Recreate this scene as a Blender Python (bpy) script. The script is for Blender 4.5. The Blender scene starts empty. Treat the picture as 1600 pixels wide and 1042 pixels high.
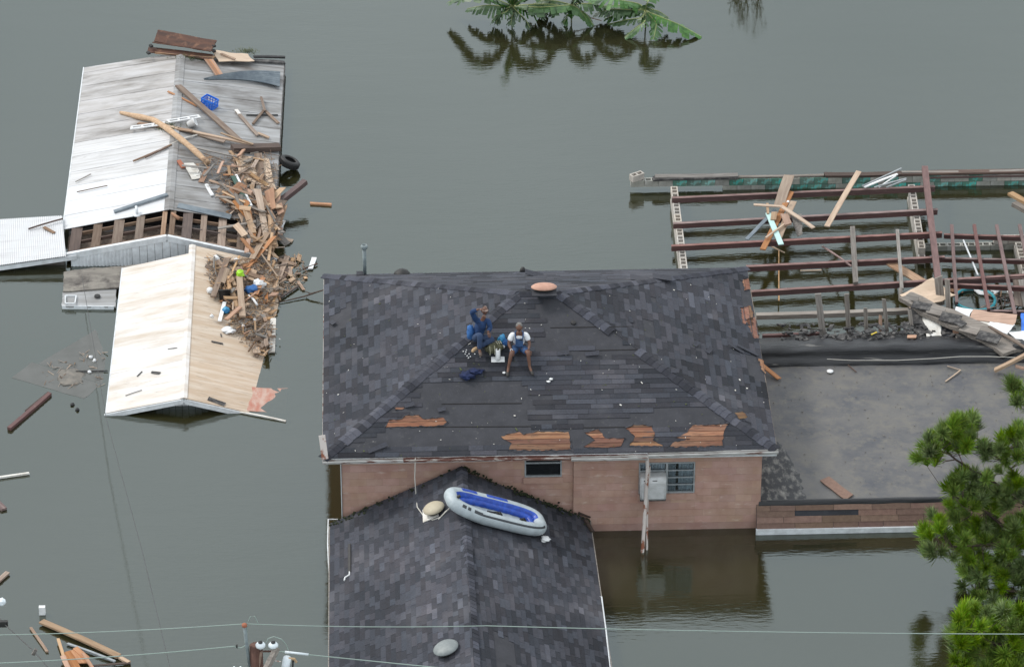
import bpy, bmesh, math, random
from mathutils import Vector, Matrix, noise
rnd = random.Random(7)
SC = bpy.context.scene
COL = SC.collection

# ------------------------------------------------------------------ camera
PITCH = math.radians(31.0); YAW = math.radians(-2.0); FPX = 6500.0; DIST = 111.0
def rz(v, a):
    c, s = math.cos(a), math.sin(a)
    return Vector((c*v[0]-s*v[1], s*v[0]+c*v[1], v[2]))
CAM = rz((0, -DIST*math.cos(PITCH), DIST*math.sin(PITCH)), YAW)
CR = rz((1, 0, 0), YAW); CU = rz((0, math.sin(PITCH), math.cos(PITCH)), YAW)
CF = rz((0, math.cos(PITCH), -math.sin(PITCH)), YAW)
cd = bpy.data.cameras.new('camera'); cam = bpy.data.objects.new('camera', cd); COL.objects.link(cam)
cd.sensor_width = 36.0; cd.lens = FPX/1600.0*36.0; cd.clip_start = 1.0; cd.clip_end = 3000.0
m = Matrix((CR, CU, -CF)).transposed().to_4x4(); m.translation = CAM
cam.matrix_world = m
SC.camera = cam

# ------------------------------------------------------------------ light
SUN_AZ = math.radians(150.0)   # direction towards the sun, counter-clockwise from +X
SUN_EL = math.radians(48.0)
W = bpy.data.worlds.new('World'); SC.world = W; W.use_nodes = True
nt = W.node_tree; nt.nodes.clear()
wo = nt.nodes.new('ShaderNodeOutputWorld'); bg = nt.nodes.new('ShaderNodeBackground')
sk = nt.nodes.new('ShaderNodeTexSky'); sk.sky_type = 'NISHITA'; sk.sun_disc = False
sk.sun_elevation = SUN_EL; sk.sun_rotation = math.pi/2 - SUN_AZ
sk.air_density = 1.0; sk.dust_density = 3.0; sk.ozone_density = 1.0
mx = nt.nodes.new('ShaderNodeMix'); mx.data_type = 'RGBA'; mx.inputs[0].default_value = 0.72
tc = nt.nodes.new('ShaderNodeTexCoord'); nz = nt.nodes.new('ShaderNodeTexNoise')
nz.inputs['Scale'].default_value = 7.0; nz.inputs['Detail'].default_value = 6
cr = nt.nodes.new('ShaderNodeValToRGB')
cr.color_ramp.elements[0].position = 0.3; cr.color_ramp.elements[0].color = (8.6, 9.2, 9.4, 1)
cr.color_ramp.elements[1].position = 0.7; cr.color_ramp.elements[1].color = (12.0, 12.4, 12.4, 1)
nt.links.new(tc.outputs['Generated'], nz.inputs['Vector']); nt.links.new(nz.outputs['Fac'], cr.inputs['Fac'])
nt.links.new(sk.outputs[0], mx.inputs[6]); nt.links.new(cr.outputs[0], mx.inputs[7])
nt.links.new(mx.outputs[2], bg.inputs[0]); bg.inputs[1].default_value = 0.145
nt.links.new(bg.outputs[0], wo.inputs[0])
sl = bpy.data.lights.new('sun', 'SUN'); so = bpy.data.objects.new('sun', sl); COL.objects.link(so)
sl.energy = 1.9; sl.angle = math.radians(12.0); sl.color = (1.0, 0.96, 0.9)
sd = Vector((math.cos(SUN_EL)*math.cos(SUN_AZ), math.cos(SUN_EL)*math.sin(SUN_AZ), math.sin(SUN_EL)))
so.rotation_euler = sd.to_track_quat('Z', 'Y').to_euler(); so.location = (0, 0, 60)
SC.view_settings.view_transform = 'Standard'; SC.view_settings.look = 'None'
SC.view_settings.exposure = -0.12; SC.view_settings.gamma = 1.0
SC.view_settings.use_curve_mapping = False
SC.cycles.max_bounces = 6; SC.cycles.transparent_max_bounces = 8

# ------------------------------------------------------------------ measuring (photo survey point -> place)
def ray(x, y): return CF + CR*((x-800)/FPX) - CU*((y-521)/FPX)
def P(x, y, z=0.0):
    d = ray(x, y); return CAM + d*((z-CAM.z)/d.z)
def PY(x, y, Y):
    d = ray(x, y); return CAM + d*((Y-CAM.y)/d.y)
def PS(x, y, surf, h=0.0):
    z = 0.5
    for _ in range(8):
        p = P(x, y, z); z = surf(p.x, p.y) + h
    return P(x, y, z)
def PL(x, y, o, n):
    d = ray(x, y); return CAM + d*((o-CAM).dot(n)/d.dot(n))
def pix(p):
    q = Vector(p)-CAM; w = q.dot(CF); return (800+FPX*q.dot(CR)/w, 521-FPX*q.dot(CU)/w)

# ------------------------------------------------------------------ materials
def mat(name, base, rough=0.8, base2=None, nscale=4.0, stretch=(1, 1, 1), contrast=(0.35, 0.65), bump=0.0, bscale=40.0,
        tone=False, rand=0.0, metallic=0.0, base3=None, n3=1.0, c3=(0.5, 0.6), s3=(1, 1, 1), coord='Object', spec=0.5, detail=5, bstretch=None):
    M = bpy.data.materials.new(name); M.use_nodes = True; t = M.node_tree; N = t.nodes; L = t.links
    b = N['Principled BSDF']; b.inputs['Roughness'].default_value = rough; b.inputs['Metallic'].default_value = metallic
    b.inputs['Specular IOR Level'].default_value = spec
    co = N.new('ShaderNodeTexCoord')
    def noi(sc, st, cc, det=5):
        mp = N.new('ShaderNodeMapping'); mp.inputs['Scale'].default_value = st
        L.new(co.outputs[coord], mp.inputs[0]); n = N.new('ShaderNodeTexNoise')
        n.inputs['Scale'].default_value = sc; n.inputs['Detail'].default_value = det; n.inputs['Roughness'].default_value = 0.62
        L.new(mp.outputs[0], n.inputs['Vector']); r = N.new('ShaderNodeMapRange')
        r.inputs[1].default_value = cc[0]; r.inputs[2].default_value = cc[1]
        L.new(n.outputs['Fac'], r.inputs[0]); return n, r
    c = None
    rgb = N.new('ShaderNodeRGB'); rgb.outputs[0].default_value = (*base, 1); c = rgb.outputs[0]
    if base2 is not None:
        _, r = noi(nscale, stretch, contrast, detail); x = N.new('ShaderNodeMix'); x.data_type = 'RGBA'
        L.new(r.outputs[0], x.inputs[0]); L.new(c, x.inputs[6]); x.inputs[7].default_value = (*base2, 1); c = x.outputs[2]
    if base3 is not None:
        _, r = noi(n3, s3, c3); x = N.new('ShaderNodeMix'); x.data_type = 'RGBA'
        L.new(r.outputs[0], x.inputs[0]); L.new(c, x.inputs[6]); x.inputs[7].default_value = (*base3, 1); c = x.outputs[2]
    if tone:
        a = N.new('ShaderNodeAttribute'); a.attribute_name = 'tone'; x = N.new('ShaderNodeMix'); x.data_type = 'RGBA'
        x.blend_type = 'MULTIPLY'; x.inputs[0].default_value = 1.0
        L.new(c, x.inputs[6]); L.new(a.outputs['Color'], x.inputs[7]); c = x.outputs[2]
    if rand > 0:
        oi = N.new('ShaderNodeObjectInfo'); r = N.new('ShaderNodeMapRange'); r.inputs[3].default_value = 1-rand; r.inputs[4].default_value = 1+rand
        L.new(oi.outputs['Random'], r.inputs[0]); h = N.new('ShaderNodeHueSaturation'); L.new(r.outputs[0], h.inputs['Value'])
        m2 = N.new('ShaderNodeMath'); m2.operation = 'MULTIPLY'; m2.inputs[1].default_value = 7.13
        f2 = N.new('ShaderNodeMath'); f2.operation = 'FRACT'; r2 = N.new('ShaderNodeMapRange'); r2.inputs[3].default_value = 0.65; r2.inputs[4].default_value = 1.2
        L.new(oi.outputs['Random'], m2.inputs[0]); L.new(m2.outputs[0], f2.inputs[0]); L.new(f2.outputs[0], r2.inputs[0]); L.new(r2.outputs[0], h.inputs['Saturation'])
        L.new(c, h.inputs['Color']); c = h.outputs[0]
    L.new(c, b.inputs['Base Color'])
    if bump > 0:
        n, _ = noi(bscale, bstretch or (1, 1, 1), (0, 1), 4); bp = N.new('ShaderNodeBump'); bp.inputs['Strength'].default_value = bump
        bp.inputs['Distance'].default_value = 0.02; L.new(n.outputs['Fac'], bp.inputs['Height']); L.new(bp.outputs[0], b.inputs['Normal'])
    return M
M = {}
GR = (0.25, 3, 3)      # grain runs along local X
M['shingle'] = mat('asphalt_shingle', (0.058, 0.062, 0.078), 0.92, (0.046, 0.047, 0.056), 22, tone=True, bump=0.4, bscale=160, spec=0.25, base3=(0.090, 0.090, 0.102), n3=0.55, c3=(0.52, 0.75))
M['felt'] = mat('roofing_felt', (0.052, 0.053, 0.062), 0.85, (0.040, 0.041, 0.048), 3, bump=0.25, bscale=25, spec=0.3, base3=(0.085, 0.085, 0.09), n3=9, c3=(0.6, 0.75))
M['deckwood'] = mat('exposed_deck_wood', (0.20, 0.080, 0.045), 0.8, (0.27, 0.150, 0.090), 5, GR, base3=(0.10, 0.05, 0.035), n3=6, c3=(0.52, 0.7), s3=(0.5, 3, 3), tone=True, bump=0.3, bscale=30)
M['wood_brown'] = mat('weathered_brown_wood', (0.185, 0.115, 0.078), 0.85, (0.30, 0.215, 0.155), 6, GR, rand=0.5, bump=0.35, bscale=30, bstretch=GR)
M['wood_tan'] = mat('raw_tan_wood', (0.47, 0.33, 0.21), 0.8, (0.34, 0.215, 0.13), 6, GR, rand=0.28, bump=0.3, bscale=30, bstretch=GR)
M['wood_orange'] = mat('raw_orange_wood', (0.44, 0.235, 0.13), 0.8, (0.33, 0.165, 0.09), 6, GR, rand=0.25, bump=0.3, bscale=30, bstretch=GR)
M['wood_grey'] = mat('silvered_grey_wood', (0.27, 0.245, 0.22), 0.88, (0.155, 0.135, 0.12), 8, GR, rand=0.25, bump=0.4, bscale=40, bstretch=GR)
M['wood_dark'] = mat('dark_wet_wood', (0.062, 0.04, 0.034), 0.8, (0.105, 0.07, 0.055), 6, GR, rand=0.4, bump=0.3, bscale=30, bstretch=GR)
M['plywood'] = mat('pale_plywood', (0.60, 0.43, 0.28), 0.75, (0.50, 0.34, 0.21), 3, (0.4, 2, 2), base3=(0.33, 0.22, 0.14), n3=5, c3=(0.62, 0.8), rand=0.1, bump=0.15)
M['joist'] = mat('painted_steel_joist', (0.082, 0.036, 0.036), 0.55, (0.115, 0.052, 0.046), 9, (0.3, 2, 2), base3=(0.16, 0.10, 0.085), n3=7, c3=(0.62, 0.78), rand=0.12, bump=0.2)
M['joist_top'] = mat('worn_lit_joist_flange', (0.27, 0.165, 0.15), 0.7, (0.13, 0.065, 0.06), 6, (0.4, 2, 2), rand=0.15, bump=0.2)  # worn paint, and light from above put into the paler flange colour
M['metal'] = mat('grimy_white_metal', (0.47, 0.46, 0.465), 0.45, (0.34, 0.32, 0.305), 2.2, (0.45, 2.6, 1), (0.38, 0.68), coord='Object', base3=(0.13, 0.115, 0.10), n3=0.9, c3=(0.50, 0.72), s3=(0.5, 1.6, 1), bump=0.08, bscale=12, spec=0.6, tone=True)
M['metal_bright'] = mat('bright_white_metal', (0.64, 0.65, 0.67), 0.4, (0.48, 0.48, 0.49), 3, (0.3, 5, 1), (0.5, 0.75), base3=(0.30, 0.27, 0.24), n3=9, c3=(0.70, 0.80), s3=(0.25, 2, 1), bump=0.06, bscale=12, spec=0.6, tone=True)
M['metal_mid'] = mat('streaked_white_metal', (0.58, 0.58, 0.59), 0.42, (0.41, 0.40, 0.395), 2.2, (0.35, 5, 1), (0.42, 0.70), base3=(0.22, 0.20, 0.18), n3=1.6, c3=(0.60, 0.80), s3=(0.4, 1.8, 1), bump=0.08, bscale=12, spec=0.6, tone=True)
M['metal_warm'] = mat('lit_slope_sheet_roof', (0.70, 0.68, 0.66), 0.42, (0.52, 0.44, 0.36), 1.3, (0.35, 2.0, 1), (0.42, 0.70), base3=(0.26, 0.20, 0.15), n3=9, c3=(0.62, 0.74), s3=(0.16, 3.2, 1), bump=0.06, bscale=10, spec=0.6, tone=True)  # left slope: its brightness from the light is put into the colour
M['metal_tan'] = mat('tan_shaded_sheet_roof', (0.50, 0.385, 0.28), 0.5, (0.63, 0.55, 0.46), 1.8, (0.30, 3.2, 1), (0.42, 0.7), base3=(0.20, 0.15, 0.11), n3=9, c3=(0.60, 0.74), s3=(0.16, 3.2, 1), bump=0.06, bscale=10, tone=True)  # right slope, turned from the light: shade put into the tan
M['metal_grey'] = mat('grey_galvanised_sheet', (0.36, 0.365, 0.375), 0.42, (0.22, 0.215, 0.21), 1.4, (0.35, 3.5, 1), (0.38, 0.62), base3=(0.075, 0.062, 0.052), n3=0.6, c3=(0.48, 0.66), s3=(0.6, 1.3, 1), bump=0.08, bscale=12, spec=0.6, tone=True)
M['metal_blue'] = mat('blue_grey_flashing', (0.12, 0.15, 0.18), 0.4, (0.20, 0.235, 0.26), 4, (1, 1, 1), bump=0.1, metallic=0.2)
M['trim_white'] = mat('weathered_white_trim', (0.74, 0.77, 0.80), 0.55, (0.56, 0.58, 0.60), 5, bump=0.1)
M['gutter'] = mat('old_painted_gutter', (0.50, 0.50, 0.49), 0.6, (0.28, 0.27, 0.26), 4, (0.5, 2, 2), base3=(0.12, 0.045, 0.03), n3=5, c3=(0.55, 0.66), s3=(0.5, 2, 2), bump=0.2)
M['gutter_rust'] = mat('rusted_gutter', (0.13, 0.055, 0.042), 0.8, (0.40, 0.36, 0.33), 8, (0.4, 2, 2), (0.52, 0.6), bump=0.3)
M['rustpipe'] = mat('rusty_white_pipe', (0.55, 0.50, 0.47), 0.7, (0.24, 0.085, 0.045), 4.5, (1, 1, .6), (0.52, 0.58), bump=0.2)
M['pinkwall'] = mat('pink_painted_block', (0.47, 0.31, 0.255), 0.85, (0.39, 0.235, 0.185), 2.0, base3=(0.55, 0.42, 0.36), n3=2.6, c3=(0.60, 0.74), s3=(1, 1, 3), tone=True, bump=0.2, bscale=60)
M['pinkjoint'] = mat('pink_painted_joint', (0.44, 0.285, 0.23), 0.9, (0.36, 0.22, 0.175), 3)
M['purlin'] = mat('dull_red_purlin', (0.17, 0.095, 0.088), 0.7, (0.11, 0.058, 0.055), 6, (0.4, 2, 2), rand=0.2, bump=0.2)
M['cmu'] = mat('raw_concrete_block', (0.50, 0.46, 0.41), 0.9, (0.36, 0.33, 0.30), 6, rand=0.12, bump=0.3, bscale=60)
M['cmu_green'] = mat('green_painted_block', (0.085, 0.185, 0.145), 0.85, (0.20, 0.215, 0.16), 6, (1, 1, 1), (0.50, 0.58), base3=(0.10, 0.42, 0.38), n3=4.0, c3=(0.54, 0.62), rand=0.3, bump=0.25, bscale=50)
M['cmu_yellow'] = mat('yellow_green_peeling_block', (0.50, 0.42, 0.26), 0.85, (0.075, 0.16, 0.12), 5, (1, 1, 1), (0.46, 0.56), rand=0.1, bump=0.25)
M['cmu_pale'] = mat('pale_stained_block', (0.38, 0.375, 0.34), 0.9, (0.25, 0.25, 0.22), 4, rand=0.12, bump=0.25)
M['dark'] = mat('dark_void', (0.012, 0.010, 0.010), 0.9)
M['rubbish'] = mat('attic_rubble', (0.115, 0.085, 0.07), 0.95, (0.24, 0.19, 0.15), 14, bump=0.8, bscale=30)
M['glassdark'] = mat('dark_window_glass', (0.012, 0.014, 0.016), 0.05, spec=0.6)
M['alu'] = mat('aluminium_frame', (0.34, 0.37, 0.39), 0.45, (0.25, 0.27, 0.28), 9)
M['curtain'] = mat('pale_curtain', (0.80, 0.84, 0.88), 0.9, (0.60, 0.63, 0.66), 8, (5, 1, 0.4))
M['acwhite'] = mat('off_white_appliance', (0.55, 0.56, 0.57), 0.5, (0.46, 0.47, 0.47), 7)
M['black'] = mat('black_rubber', (0.014, 0.014, 0.015), 0.6, (0.028, 0.027, 0.027), 12, bump=0.2)
M['tar'] = mat('wet_tar_roll', (0.008, 0.0085, 0.011), 0.42, (0.020, 0.021, 0.025), 5, (0.4, 2.5, 2), base3=(0.16, 0.155, 0.145), n3=2.5, c3=(0.64, 0.72), s3=(0.4, 3, 2), bump=1.0, bscale=7, bstretch=(0.5, 2, 2), spec=0.55)  # pale streaks are highlights on the folds put into the colour
M['tarwood'] = mat('tarred_rubble', (0.035, 0.034, 0.036), 0.8, (0.13, 0.125, 0.12), 6, (1, 1, 1), (0.45, 0.66), bump=0.9, bscale=14)
M['flat'] = mat('muddy_flat_roof', (0.118, 0.114, 0.110), 0.5, (0.064, 0.067, 0.079), 0.9, (1, 1.2, 1), (0.40, 0.66), base3=(0.142, 0.133, 0.116), n3=3.4, c3=(0.48, 0.72), bump=0.35, bscale=10, spec=0.5, detail=9)
M['brownshingle'] = mat('brown_composition_shingle', (0.235, 0.150, 0.115), 0.9, (0.185, 0.115, 0.09), 9, tone=True, bump=0.3, bscale=80)
M['pinkvent'] = mat('faded_pink_vent', (0.52, 0.30, 0.22), 0.6, (0.42, 0.23, 0.17), 8)
M['ventgrey'] = mat('grey_green_vent', (0.235, 0.26, 0.26), 0.5, (0.17, 0.19, 0.195), 6)
M['ventbeige'] = mat('beige_vent_lid', (0.47, 0.42, 0.31), 0.6, (0.40, 0.35, 0.26), 5)
M['pipe'] = mat('galvanised_pipe', (0.23, 0.28, 0.29), 0.5, (0.15, 0.18, 0.19), 9)
M['white'] = mat('white_plastic', (0.78, 0.79, 0.80), 0.45, (0.66, 0.67, 0.68), 6)
M['whitedirty'] = mat('dirty_white_board', (0.74, 0.73, 0.70), 0.7, (0.55, 0.52, 0.47), 5, base3=(0.2, 0.15, 0.11), n3=7, c3=(0.66, 0.76))
M['blue'] = mat('blue_crate_plastic', (0.025, 0.19, 0.75), 0.4, (0.02, 0.14, 0.60), 8)
M['denim'] = mat('denim', (0.045, 0.10, 0.22), 0.9, (0.025, 0.06, 0.145), 18, bump=0.3)
M['jeans'] = mat('dark_denim', (0.022, 0.042, 0.095), 0.9, (0.035, 0.062, 0.13), 18, bump=0.3)
M['shirtblue'] = mat('blue_work_shirt', (0.015, 0.052, 0.15), 0.85, (0.008, 0.025, 0.08), 10, bump=0.3)
M['brightblue'] = mat('bright_blue_cloth', (0.05, 0.16, 0.42), 0.85, (0.03, 0.11, 0.30), 10, bump=0.3)
M['navy'] = mat('navy_cloth', (0.010, 0.022, 0.085), 0.9, (0.006, 0.012, 0.045), 14, bump=0.5)
M['tee'] = mat('white_tee_cloth', (0.80, 0.81, 0.84), 0.85, (0.70, 0.71, 0.74), 10, bump=0.2)
M['skin'] = mat('brown_skin', (0.155, 0.075, 0.048), 0.55, (0.12, 0.055, 0.036), 12)
M['hairgrey'] = mat('grey_hair', (0.21, 0.20, 0.19), 0.95, (0.12, 0.115, 0.11), 40, bump=0.5)
M['hairdark'] = mat('dark_hair', (0.02, 0.017, 0.016), 0.9)
M['cap'] = mat('brown_cap', (0.02, 0.015, 0.014), 0.85, (0.30, 0.22, 0.19), 20)
M['shoe'] = mat('dark_shoe', (0.03, 0.027, 0.025), 0.6)
M['sole'] = mat('tan_sole', (0.42, 0.29, 0.17), 0.8)
M['brownshoe'] = mat('brown_shoe', (0.09, 0.065, 0.055), 0.7)
M['olive'] = mat('olive_canvas', (0.12, 0.118, 0.068), 0.9, (0.06, 0.06, 0.035), 20, bump=0.4)
M['khaki'] = mat('pale_khaki', (0.35, 0.34, 0.25), 0.9)
M['teal'] = mat('turquoise_plastic', (0.03, 0.33, 0.40), 0.4)
M['tealbag'] = mat('turquoise_bag', (0.03, 0.28, 0.42), 0.5, (0.02, 0.12, 0.38), 14)
M['raftgrey'] = mat('pale_grey_vinyl', (0.42, 0.475, 0.505), 0.45, (0.34, 0.385, 0.41), 5, bump=0.5, bscale=9)
M['raftblue'] = mat('royal_blue_vinyl', (0.018, 0.085, 0.48), 0.35, (0.012, 0.045, 0.30), 9, bump=0.9, bscale=9)
M['raftstripe'] = mat('dark_grey_vinyl', (0.03, 0.035, 0.042), 0.4)
M['bark'] = mat('pine_bark', (0.105, 0.075, 0.06), 0.95, (0.055, 0.04, 0.034), 14, bump=0.7)
M['needle'] = mat('pine_needles', (0.16, 0.26, 0.045), 0.55, rand=0.35, tone=True, spec=0.35)
M['banana'] = mat('banana_leaf', (0.026, 0.085, 0.018), 0.42, (0.075, 0.175, 0.038), 7, (1, 1, 1), rand=0.25, bump=0.2, bscale=30)
M['rib'] = mat('pale_leaf_rib', (0.30, 0.33, 0.14), 0.6)
M['moss'] = mat('moss', (0.012, 0.014, 0.009), 0.95, (0.03, 0.042, 0.012), 20, bump=0.8)
M['weed'] = mat('dry_green_weed', (0.10, 0.12, 0.045), 0.9, rand=0.3)
M['porcelain'] = mat('white_porcelain', (0.70, 0.76, 0.80), 0.25)
M['polewood'] = mat('creosoted_pole', (0.075, 0.036, 0.028), 0.85, (0.13, 0.065, 0.048), 6, (3, 3, 0.4), bump=0.5)
M['wire'] = mat('green_weathered_wire', (0.27, 0.34, 0.31), 0.6)
M['wiredark'] = mat('dark_wire', (0.05, 0.05, 0.052), 0.6)
M['rope'] = mat('pale_rope', (0.52, 0.50, 0.46), 0.9)
M['wetsheet'] = mat('wet_grey_sheet', (0.110, 0.112, 0.105), 0.2, (0.085, 0.087, 0.080), 1.5, spec=0.5)
M['redsheet'] = mat('faded_red_sheet', (0.42, 0.17, 0.12), 0.6, (0.50, 0.36, 0.30), 3, (2, 1, 1))
M['mud'] = mat('muddy_silt', (0.21, 0.19, 0.165), 0.8, (0.12, 0.115, 0.105), 4, bump=0.7, bscale=15)
M['green'] = mat('lime_plastic', (0.35, 0.68, 0.03), 0.5)
M['darkgreen'] = mat('dark_green_paint', (0.035, 0.085, 0.065), 0.6)
M['mint'] = mat('mint_painted_board', (0.50, 0.72, 0.69), 0.7, (0.42, 0.6, 0.58), 7)
M['redbrick'] = mat('red_clay', (0.33, 0.12, 0.07), 0.85)
M['yellow'] = mat('yellow_plastic', (0.6, 0.45, 0.04), 0.5)

def water_material():
    m_ = bpy.data.materials.new('flood_water'); m_.use_nodes = True; t = m_.node_tree; N = t.nodes; L = t.links; N.clear()
    out = N.new('ShaderNodeOutputMaterial'); co = N.new('ShaderNodeTexCoord')
    def nz_(scale, st, det, rot=0.0):
        mp = N.new('ShaderNodeMapping'); mp.inputs['Scale'].default_value = st; mp.inputs['Rotation'].default_value = (0, 0, rot)
        L.new(co.outputs['Object'], mp.inputs[0]); n = N.new('ShaderNodeTexNoise'); n.inputs['Scale'].default_value = scale
        n.inputs['Detail'].default_value = det; L.new(mp.outputs[0], n.inputs['Vector']); return n
    n1 = nz_(0.9, (0.55, 1.6, 1), 4, 0.15); n2 = nz_(6.5, (0.4, 1.6, 1), 5, -0.1); n3 = nz_(0.06, (1, 1.4, 1), 3)
    b1 = N.new('ShaderNodeBump'); b1.inputs['Strength'].default_value = 1.0; b1.inputs['Distance'].default_value = 0.0045
    L.new(n1.outputs['Fac'], b1.inputs['Height'])
    b2 = N.new('ShaderNodeBump'); b2.inputs['Strength'].default_value = 1.0; b2.inputs['Distance'].default_value = 0.0045
    L.new(n2.outputs['Fac'], b2.inputs['Height']); L.new(b1.outputs[0], b2.inputs['Normal'])
    mr = N.new('ShaderNodeMapRange'); mr.inputs[1].default_value = 0.3; mr.inputs[2].default_value = 0.7; L.new(n3.outputs['Fac'], mr.inputs[0])
    mc = N.new('ShaderNodeMix'); mc.data_type = 'RGBA'; L.new(mr.outputs[0], mc.inputs[0])
    mc.inputs[6].default_value = (0.026, 0.025, 0.006, 1); mc.inputs[7].default_value = (0.040, 0.038, 0.020, 1)
    df = N.new('ShaderNodeBsdfDiffuse'); L.new(mc.outputs[2], df.inputs[0])
    tr = N.new('ShaderNodeBsdfTransparent'); tr.inputs[0].default_value = (0.75, 0.72, 0.55, 1)
    m1 = N.new('ShaderNodeMixShader'); m1.inputs[0].default_value = 0.22; L.new(df.outputs[0], m1.inputs[1]); L.new(tr.outputs[0], m1.inputs[2])
    gl = N.new('ShaderNodeBsdfGlossy'); gl.inputs['Roughness'].default_value = 0.035; gl.inputs[0].default_value = (0.88, 0.98, 1.0, 1); L.new(b2.outputs[0], gl.inputs['Normal'])
    fr = N.new('ShaderNodeFresnel'); fr.inputs[0].default_value = 2.15; L.new(b1.outputs[0], fr.inputs['Normal'])
    m2_ = N.new('ShaderNodeMixShader'); L.new(fr.outputs[0], m2_.inputs[0]); L.new(m1.outputs[0], m2_.inputs[1]); L.new(gl.outputs[0], m2_.inputs[2])
    L.new(m2_.outputs[0], out.inputs[0]); return m_
M['water'] = water_material()
def glass_material():
    m_ = bpy.data.materials.new('window_glass'); m_.use_nodes = True; t = m_.node_tree; N = t.nodes; L = t.links; N.clear()
    out = N.new('ShaderNodeOutputMaterial'); tr = N.new('ShaderNodeBsdfTransparent'); tr.inputs[0].default_value = (0.80, 0.84, 0.86, 1)
    gl = N.new('ShaderNodeBsdfGlossy'); gl.inputs['Roughness'].default_value = 0.04; fr = N.new('ShaderNodeFresnel'); fr.inputs[0].default_value = 1.5
    mi = N.new('ShaderNodeMixShader'); L.new(fr.outputs[0], mi.inputs[0]); L.new(tr.outputs[0], mi.inputs[1]); L.new(gl.outputs[0], mi.inputs[2]); L.new(mi.outputs[0], out.inputs[0]); return m_
M['glass'] = glass_material()

# ------------------------------------------------------------------ mesh helpers
def tag(o, label=None, cat=None, group=None, kind=None):
    if label: o['label'] = label
    if cat: o['category'] = cat
    if group: o['group'] = group
    if kind: o['kind'] = kind
    return o
def empty(name, loc=(0, 0, 0), label=None, cat=None, group=None):
    o = bpy.data.objects.new(name, None); COL.objects.link(o); o.location = loc; o.empty_display_size = 0.2
    return tag(o, label, cat, group)
def link(name, me, parent=None, M4=None):
    o = bpy.data.objects.new(name, me); COL.objects.link(o)
    if parent is not None: o.parent = parent
    if M4 is not None: o.matrix_basis = M4
    return o
class MB:
    def __init__(s): s.v = []; s.f = []; s.t = []; s.m = []
    def add(s, vs, fs, tone=1.0, mi=0):
        b = len(s.v); s.v += [tuple(p) for p in vs]
        for f in fs: s.f.append([b+i for i in f]); s.t.append(tone); s.m.append(mi)
        return s
    def box(s, c, d, R=None, tone=1.0, mi=0):
        vs = []
        for i in range(8):
            p = Vector(((i & 1)-.5, ((i >> 1) & 1)-.5, ((i >> 2) & 1)-.5)); p = Vector((p.x*d[0], p.y*d[1], p.z*d[2]))
            if R is not None: p = R @ p
            vs.append(p+Vector(c))
        return s.add(vs, [(0, 2, 3, 1), (4, 5, 7, 6), (0, 1, 5, 4), (2, 6, 7, 3), (0, 4, 6, 2), (1, 3, 7, 5)], tone, mi)
    def b2(s, a, b, tone=1.0, mi=0):
        a = Vector(a); b = Vector(b); return s.box((a+b)/2, b-a, None, tone, mi)
    def beam(s, p0, p1, w, h, up=(0, 0, 1), tone=1.0, mi=0):
        p0 = Vector(p0); p1 = Vector(p1); R = frame(p1-p0, up); return s.box((p0+p1)/2, ((p1-p0).length, w, h), R, tone, mi)
    def prism(s, pts, n, th, tone=1.0, mi=0):
        n = Vector(n)*th; k = len(pts); vs = [Vector(p) for p in pts]+[Vector(p)-n for p in pts]
        fs = [list(range(k)), list(range(2*k-1, k-1, -1))]+[(i, i+k, (i+1) % k+k, (i+1) % k) for i in range(k)]
        return s.add(vs, fs, tone, mi)
    def tube(s, path, r, n=6, closed=False, caps=True, tone=1.0, mi=0):
        path = [Vector(p) for p in path]; k = len(path); rs = r if isinstance(r, (list, tuple)) else [r]*k
        vs = []; prev = None
        for i, p in enumerate(path):
            if closed: d = path[(i+1) % k]-path[i-1]
            else: d = path[min(i+1, k-1)]-path[max(i-1, 0)]
            d.normalize()
            a = (prev if prev is not None else (Vector((0, 0, 1)) if abs(d.z) < .9 else Vector((1, 0, 0))))
            a = (a-d*a.dot(d)).normalized(); prev = a; b = d.cross(a)
            for j in range(n):
                q = 2*math.pi*j/n; vs.append(p+(a*math.cos(q)+b*math.sin(q))*rs[i])
        fs = []
        for i in range(k if closed else k-1):
            for j in range(n):
                a0 = i*n; a1 = ((i+1) % k)*n; fs.append((a0+j, a0+(j+1) % n, a1+(j+1) % n, a1+j))
        if caps and not closed: fs += [tuple(range(n-1, -1, -1)), tuple(range((k-1)*n, k*n))]
        return s.add(vs, fs, tone, mi)
    def lathe(s, c, prof, n=20, sx=1.0, sy=1.0, R=None, tone=1.0, mi=0):
        vs = []
        for (r, z) in prof:
            for j in range(n):
                q = 2*math.pi*j/n; p = Vector((r*math.cos(q)*sx, r*math.sin(q)*sy, z)); p = R @ p if R is not None else p; vs.append(p+Vector(c))
        fs = []
        for i in range(len(prof)-1):
            for j in range(n): fs.append((i*n+j, i*n+(j+1) % n, (i+1)*n+(j+1) % n, (i+1)*n+j))
        fs += [tuple(range(n-1, -1, -1)), tuple(range((len(prof)-1)*n, len(prof)*n))]
        return s.add(vs, fs, tone, mi)
    def mesh(s, name, mats, smooth=False):
        me = bpy.data.meshes.new(name); me.from_pydata(s.v, [], s.f)
        for q in (mats if isinstance(mats, (list, tuple)) else [mats]): me.materials.append(M[q] if isinstance(q, str) else q)
        if len(me.polygons) == len(s.f):
            me.polygons.foreach_set('material_index', s.m)
            if any(t != 1.0 for t in s.t) or True:
                ca = me.color_attributes.new('tone', 'FLOAT_COLOR', 'CORNER'); buf = []
                for pl, t in zip(me.polygons, s.t):
                    tt = (t, t, t, 1) if not isinstance(t, tuple) else (*t, 1)
                    buf += list(tt)*pl.loop_total
                ca.data.foreach_set('color', buf)
        if smooth: me.polygons.foreach_set('use_smooth', [True]*len(me.polygons))
        me.update(); return me
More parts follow.
